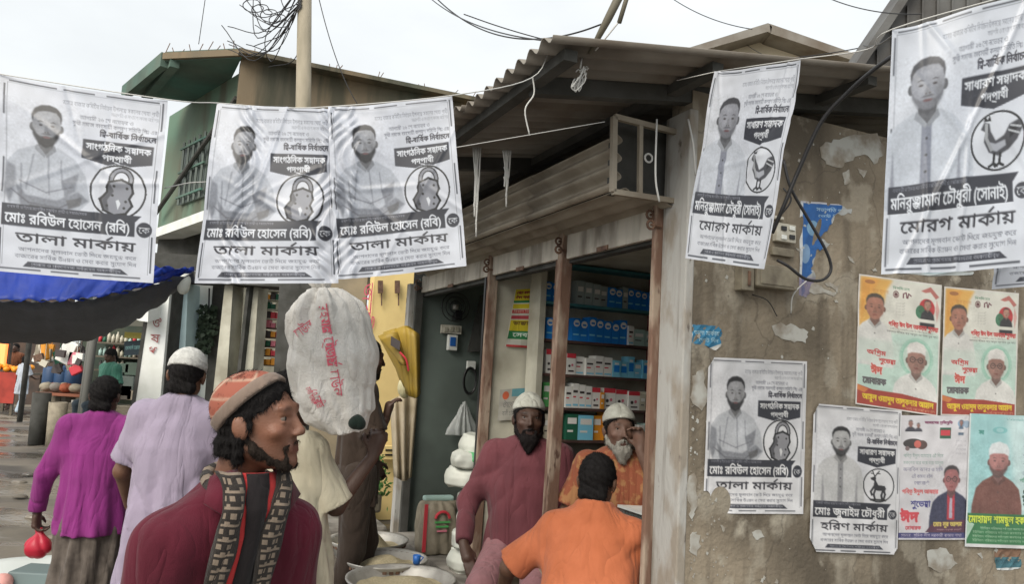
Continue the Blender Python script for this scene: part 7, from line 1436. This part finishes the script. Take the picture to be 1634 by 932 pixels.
# his red undershirt, striped scarf and open collar, laid over the chest
def on_body(inf, x, z, lift, side=1):
    """a point on the jacket's front at local x and height z"""
    lv = inf['lev'](z, 1, 1); i_ = np.interp(z, [.92, 1.08, 1.27, 1.38, 1.445, 1.475], [.16, .142, .132, .118, .085, .068]); w_ = np.interp(z, [.92, 1.08, 1.27, 1.38, 1.445, 1.475], [.2, .188, .192, .178, .12, .075])
    t_ = np.clip(1-(abs(x)/w_)**2.2, 0, 1)**(1/2.2); return np.array([lv[1]+x, lv[2]+side*(i_*t_+lift), z])
fr_ = FR['root']
def drape(nm, path, wd, mt, th=.012, inf=FR, stripes=None):
    c = [inf['w'](p) for p in spline(path, 8)]; m_ = MB(); k_ = inf['k']
    for i in range(len(c)-1):
        m_.cur = (i//2) % 2 if stripes else 0; a_, b_ = c[i], c[i+1]; d_ = nrm(b_-a_); out = nrm((a_+b_)/2-inf['w']([inf['lev'](1.2, 1, 1)[1], inf['lev'](1.2, 1, 1)[2]-.05, ((a_+b_)/2)[2]*0+1.25])); sd_ = nrm(np.cross(d_, out)); m_.box((a_+b_)/2, d_, sd_, np.cross(sd_, d_)*-1, np.linalg.norm(b_-a_)/2*1.02, wd/2*(1+.08*sin(i)), th/2)
    return m_.build(nm, [mt, stripes] if stripes else mt, inf['root'], True)
red_in = cloth('red_undershirt', (.50, .045, .045)); scb, scw = cloth('black_scarf_yarn', (.03, .025, .022), bump=.6), cloth('pale_scarf_yarn', (.24, .19, .145), bump=.6)
fz = lambda x, z, l=.012: on_body(FR, x, z, l)
g_ = Clay(FR['lo'], FR['hi'], .006)
zz = [1.46, 1.40, 1.32, 1.22, 1.1, .98]
def panel(nm, xs0, xs1, mt, lift, th=.01, stripe=None, wav=0):
    """a cloth panel laid over the jacket's front between two edges given per height"""
    m_ = MB(); n = 84; w_ = 8; vs = []; zl = np.linspace(zz[0], zz[-1], n)
    e0, e1 = np.interp(-zl, [-z for z in zz], xs0), np.interp(-zl, [-z for z in zz], xs1)
    for i in range(n):
        for j in range(w_+1):
            s_ = j/w_; p = fz(e0[i]*(1-s_)+e1[i]*s_, zl[i], lift+.008*sin(pi*s_)+wav*sin(9*s_+zl[i]*25)); vs.append(FR['w'](p))
    m_.add(vs, [(i*(w_+1)+j, i*(w_+1)+j+1, (i+1)*(w_+1)+j+1, (i+1)*(w_+1)+j) for i in range(n-1) for j in range(w_)]); 
    if stripe is not None:
        m_.mi = [1 if (i % 6 == 0 and 0 < j < w_-1) or (i % 6 in (2, 3) and j % 2 == 0 and 0 < j) or (i % 6 == 5 and j in (2, 5)) else 0 for i in range(n-1) for j in range(w_)]
    o = m_.build(nm, [mt, stripe] if stripe is not None else mt, fr_, True); s = o.modifiers.new('t', 'SOLIDIFY'); s.thickness = th; s.offset = 1; return o
panel('undershirt', [-.05, -.05, -.05, -.06, -.07, -.08], [.05, .06, .065, .065, .07, .08], red_in, .010)
panel('shirt_opening', [-.02, -.012, -.012, -.02, -.03, -.03], [.03, .035, .02, .02, .02, .02], cloth('black_shirt_front', (.015, .012, .013)), .02)
panel('scarf', [-.09, -.078, -.072, -.072, -.075, -.08], [-.05, -.03, -.02, -.025, -.03, -.03], scb, .022, .014, scw, .003); panel('scarf', [.05, .045, .045, .05, .055, .06], [.09, .088, .084, .088, .093, .1], scb, .022, .014, scw, .003)
for s_ in (-1, 1):
    m_ = MB(); P = [(s_*.045, 1.475, .02), (s_*.10, 1.455, .02), (s_*.125, 1.40, .022), (s_*.075, 1.365, .03), (s_*.05, 1.42, .03)]; Q = [FR['w'](on_body(FR, x, z, l)) for x, z, l in P]; c0 = sum(Q)/5+FR['Rz']@np.array([0, .012, 0]); m_.add(Q+[c0], [(i, (i+1) % 5, 5) for i in range(5)]); o = m_.build('lapel', bpy.data.materials['maroon_jacket'], fr_, True); o.modifiers.new('t', 'SOLIDIFY').thickness = .008
ring_ = [FR['w']([.082*cos(a_)+FR['lev'](1.46, 1, 1)[1], .012+.08*sin(a_)+FR['lev'](1.46, 1, 1)[2], 1.43-.03*sin(a_)]) for a_ in np.linspace(0, 2*pi, 25)]
m_ = MB(); 
for i in range(24): m_.cur = i % 2; m_.tube([ring_[i], ring_[i+1]], [.017, .017], 8, False)
m_.build('scarf_neck', [scb, scw], fr_, True)
# maroon-robed man in the doorway
MR = human('bearded man in a maroon kurta and white cap sitting in the doorway', 846, 628, 4.4, D(170), h=.0088, scale=1.06, skin_col=dark_skin, girth=1.08, sit=.22, top_off=.012, head=(D(14), D(4), 0), shirt_z=.7, sleeve=1.0,
      arms={'R': ((.13, .02, -.26), (.10, .20, -.44), (-.4, .6, -.6), (-.3, 0, -1), .5), 'L': ((-.11, .03, -.26), (-.02, .24, -.36), (.5, .7, -.4), (.4, 0, -1), .5)}, beard=((.012, .010, .010), .04),
      cap=dict(mat=white_cap, tilt=.15, cut=.012, rz=.066, up=.026, flat=1), shirt=dict(name='kurta', mat=cloth('maroon_kurta', (.155, .048, .058), col2=(.12, .038, .046)), seed=4, amp=.006, loose=.01), lower=dict(kind='trousers', mat=cloth('dusty_pink_pyjama', (.30, .15, .16), col2=(.24, .11, .12))))
# old man in orange behind the counter
OM = human('old man with a grey beard and white cap raising a hand behind the counter', 990, 646, 4.0, D(165), h=.0088, skin_col=(.16, .095, .07), scale=.96, sit=.28, top_off=.012, head=(D(22), D(5), 0), sleeve=.75, z_floor=.3,
      arms={'L': ((-.09, .16, -.18), (.04, .15, .11), (.15, -.1, .9), (.4, .9, -.2), .7), 'R': ((.10, .05, -.26), (.02, .26, -.26), (-.6, .7, 0), (0, 0, -1), .5)}, beard=((.26, .25, .22), .035),
      cap=dict(mat=white_cap, tilt=.2, cut=.014, rz=.066, up=.026, flat=1), shirt=dict(mat=cloth('orange_brown_shirt', (.27, .085, .045), col2=(.36, .18, .08), scale=26, lo=.5, hi=.6), seed=6), lower=dict(kind='trousers', mat=cloth('grey_trousers', (.1, .1, .1))))
# customer in orange, from behind, leaning on the counter
OR = human('customer seen from behind in a bright orange short sleeved shirt leaning on the shop counter', 955, 722, 3.5, D(-14), h=.0088, scale=1.0, skin_col=(.13, .07, .045), girth=1.05, sit=.42, lean=(.0, .14), head=(D(-6), D(-6), D(3)), sleeve=.82, collar=True,
      arms={'L': ((-.20, .0, -.19), (-.26, .14, -.34), (.2, .8, -.5), (1, 0, 0), .6), 'R': ((.12, .16, -.20), (.06, .40, -.17), (0, 1, .1), (-.5, 0, -1), .6)},
      shirt=dict(mat=cloth('orange_shirt', (.50, .155, .072), col2=(.41, .12, .05)), seed=8, amp=.006, freq=20, loose=.03), lower=dict(kind='trousers', mat=cloth('dark_trousers', (.03, .028, .03))))
q0 = OR['base']; hz = .93-.42; st = empty('stool', (OR['w']([0, -.02, 0])[0], OR['w']([0, -.02, 0])[1], 0), 'wooden stool under the customer in orange', 'stool'); sz = OR['w']([0, 0, hz-.12])[2]
m_ = MB(); p = OR['w']([0, -.02, 0]); m_.lathe((p[0], p[1], sz-.04), [(0, 0), (.17, 0), (.17, .04), (0, .04)], 18); m_.build('seat', M['wood_d'], st)
for a_ in range(4): m_ = MB(); m_.beam([p[0]+.13*cos(a_*pi/2+.7), p[1]+.13*sin(a_*pi/2+.7), 0], [p[0]+.09*cos(a_*pi/2+.7), p[1]+.09*sin(a_*pi/2+.7), sz-.04], .035, .035); m_.build('leg', M['wood_d'], st)
p = MR['w']([0, 0, 0]); sz = MR['w']([0, 0, .71-.10])[2]; bx = empty('box_seat', (p[0], p[1], 0), 'wooden box the maroon-robed man is sitting on', 'box'); m_ = MB(); m_.box((p[0], p[1], sz/2), W_, S_, (0, 0, 1), .17, .15, sz/2); m_.build('box_body', M['wood_d'], bx, bevel=.006)
for i in range(3): m_ = MB(); m_.box(np.array([p[0], p[1], sz*(.2+.3*i)])-S_*.155, W_, S_, (0, 0, 1), .165, .006, sz*.12); m_.build('plank', M['wood_rust'], bx)
p = OM['w']([0, 0, 0]); sz = OM['w']([0, 0, .65-.10])[2]; bx = empty('chair', (p[0], p[1], .3), 'plain wooden chair under the old man behind the counter', 'chair'); m_ = MB(); m_.box((p[0], p[1], sz-.02), W_, S_, (0, 0, 1), .2, .2, .02); m_.build('seat', M['wood_d'], bx)
for i, j in ((-1, -1), (1, -1), (1, 1), (-1, 1)): m_ = MB(); q_ = p+W_*.17*i+S_*.17*j; m_.beam([q_[0], q_[1], .3], [q_[0], q_[1], sz-.04], .035, .035); m_.build('leg', M['wood_d'], bx)
# distant people
h1 = human('distant man in a pale blue white tunic and trousers standing by the market stall', 42, 568, 19.0, D(-30), h=.016, skin_col=dark_skin, shirt_z=.62, sleeve=.8, arms={'R': ((.03, .12, -.26), (-.05, .30, -.34), (-.3, .9, 0), (0, 0, 1), .4), 'L': ((-.08, .0, -.28), (-.08, .05, -.5), (0, .1, -1), (1, 0, 0), .5)},
      shirt=dict(name='tunic', mat=cloth('pale_tunic', (.46, .50, .56)), seed=1, fold=.02), lower=dict(kind='trousers', mat=cloth('pale_blue_trousers', (.38, .47, .56)), wide=.02))
h2 = human('man in a green shirt sitting in the dark market shop behind the magenta shirted man', 178, 556, 12.6, D(150), h=.014, scale=1.0, skin_col=dark_skin, sit=.3, sleeve=.8, head=(0, D(-25), 0), shirt=dict(mat=cloth('sea_green_shirt', (.045, .15, .11)), seed=2), lower=dict(kind='trousers', mat=cloth('navy_trousers', (.02, .03, .04))))
p = h2['w']([0, 0, 0]); sz = h2['w']([0, 0, .63-.1])[2]; m_ = MB(); m_.wbox(p[0]-.5, p[0]+.5, p[1]-.2, p[1]+.25, 0, max(.1, sz)); o = m_.build('bench', M['wood_d'], None, bevel=.01); tag(o, 'dark bench under the man in the green shirt', 'bench')
h3 = human('person in a light blue shirt standing behind the glass door of the medicine shop', 361, 572, gz+.9, D(160), h=.013, skin_col=dark_skin, sleeve=.8, shirt=dict(mat=cloth('light_blue_shirt', (.16, .38, .46)), seed=2), lower=dict(kind='trousers', mat=cloth('dim_trousers', (.03, .03, .035))))
h4 = human('dim figure in brown at the far left market table', 98-72, 548, 20.6, D(180), h=.02, skin_col=dark_skin, shirt=dict(mat=cloth('brown_shirt', (.16, .06, .03)), seed=2), lower=dict(kind='trousers', mat=cloth('dim_lungi', (.05, .03, .03))))
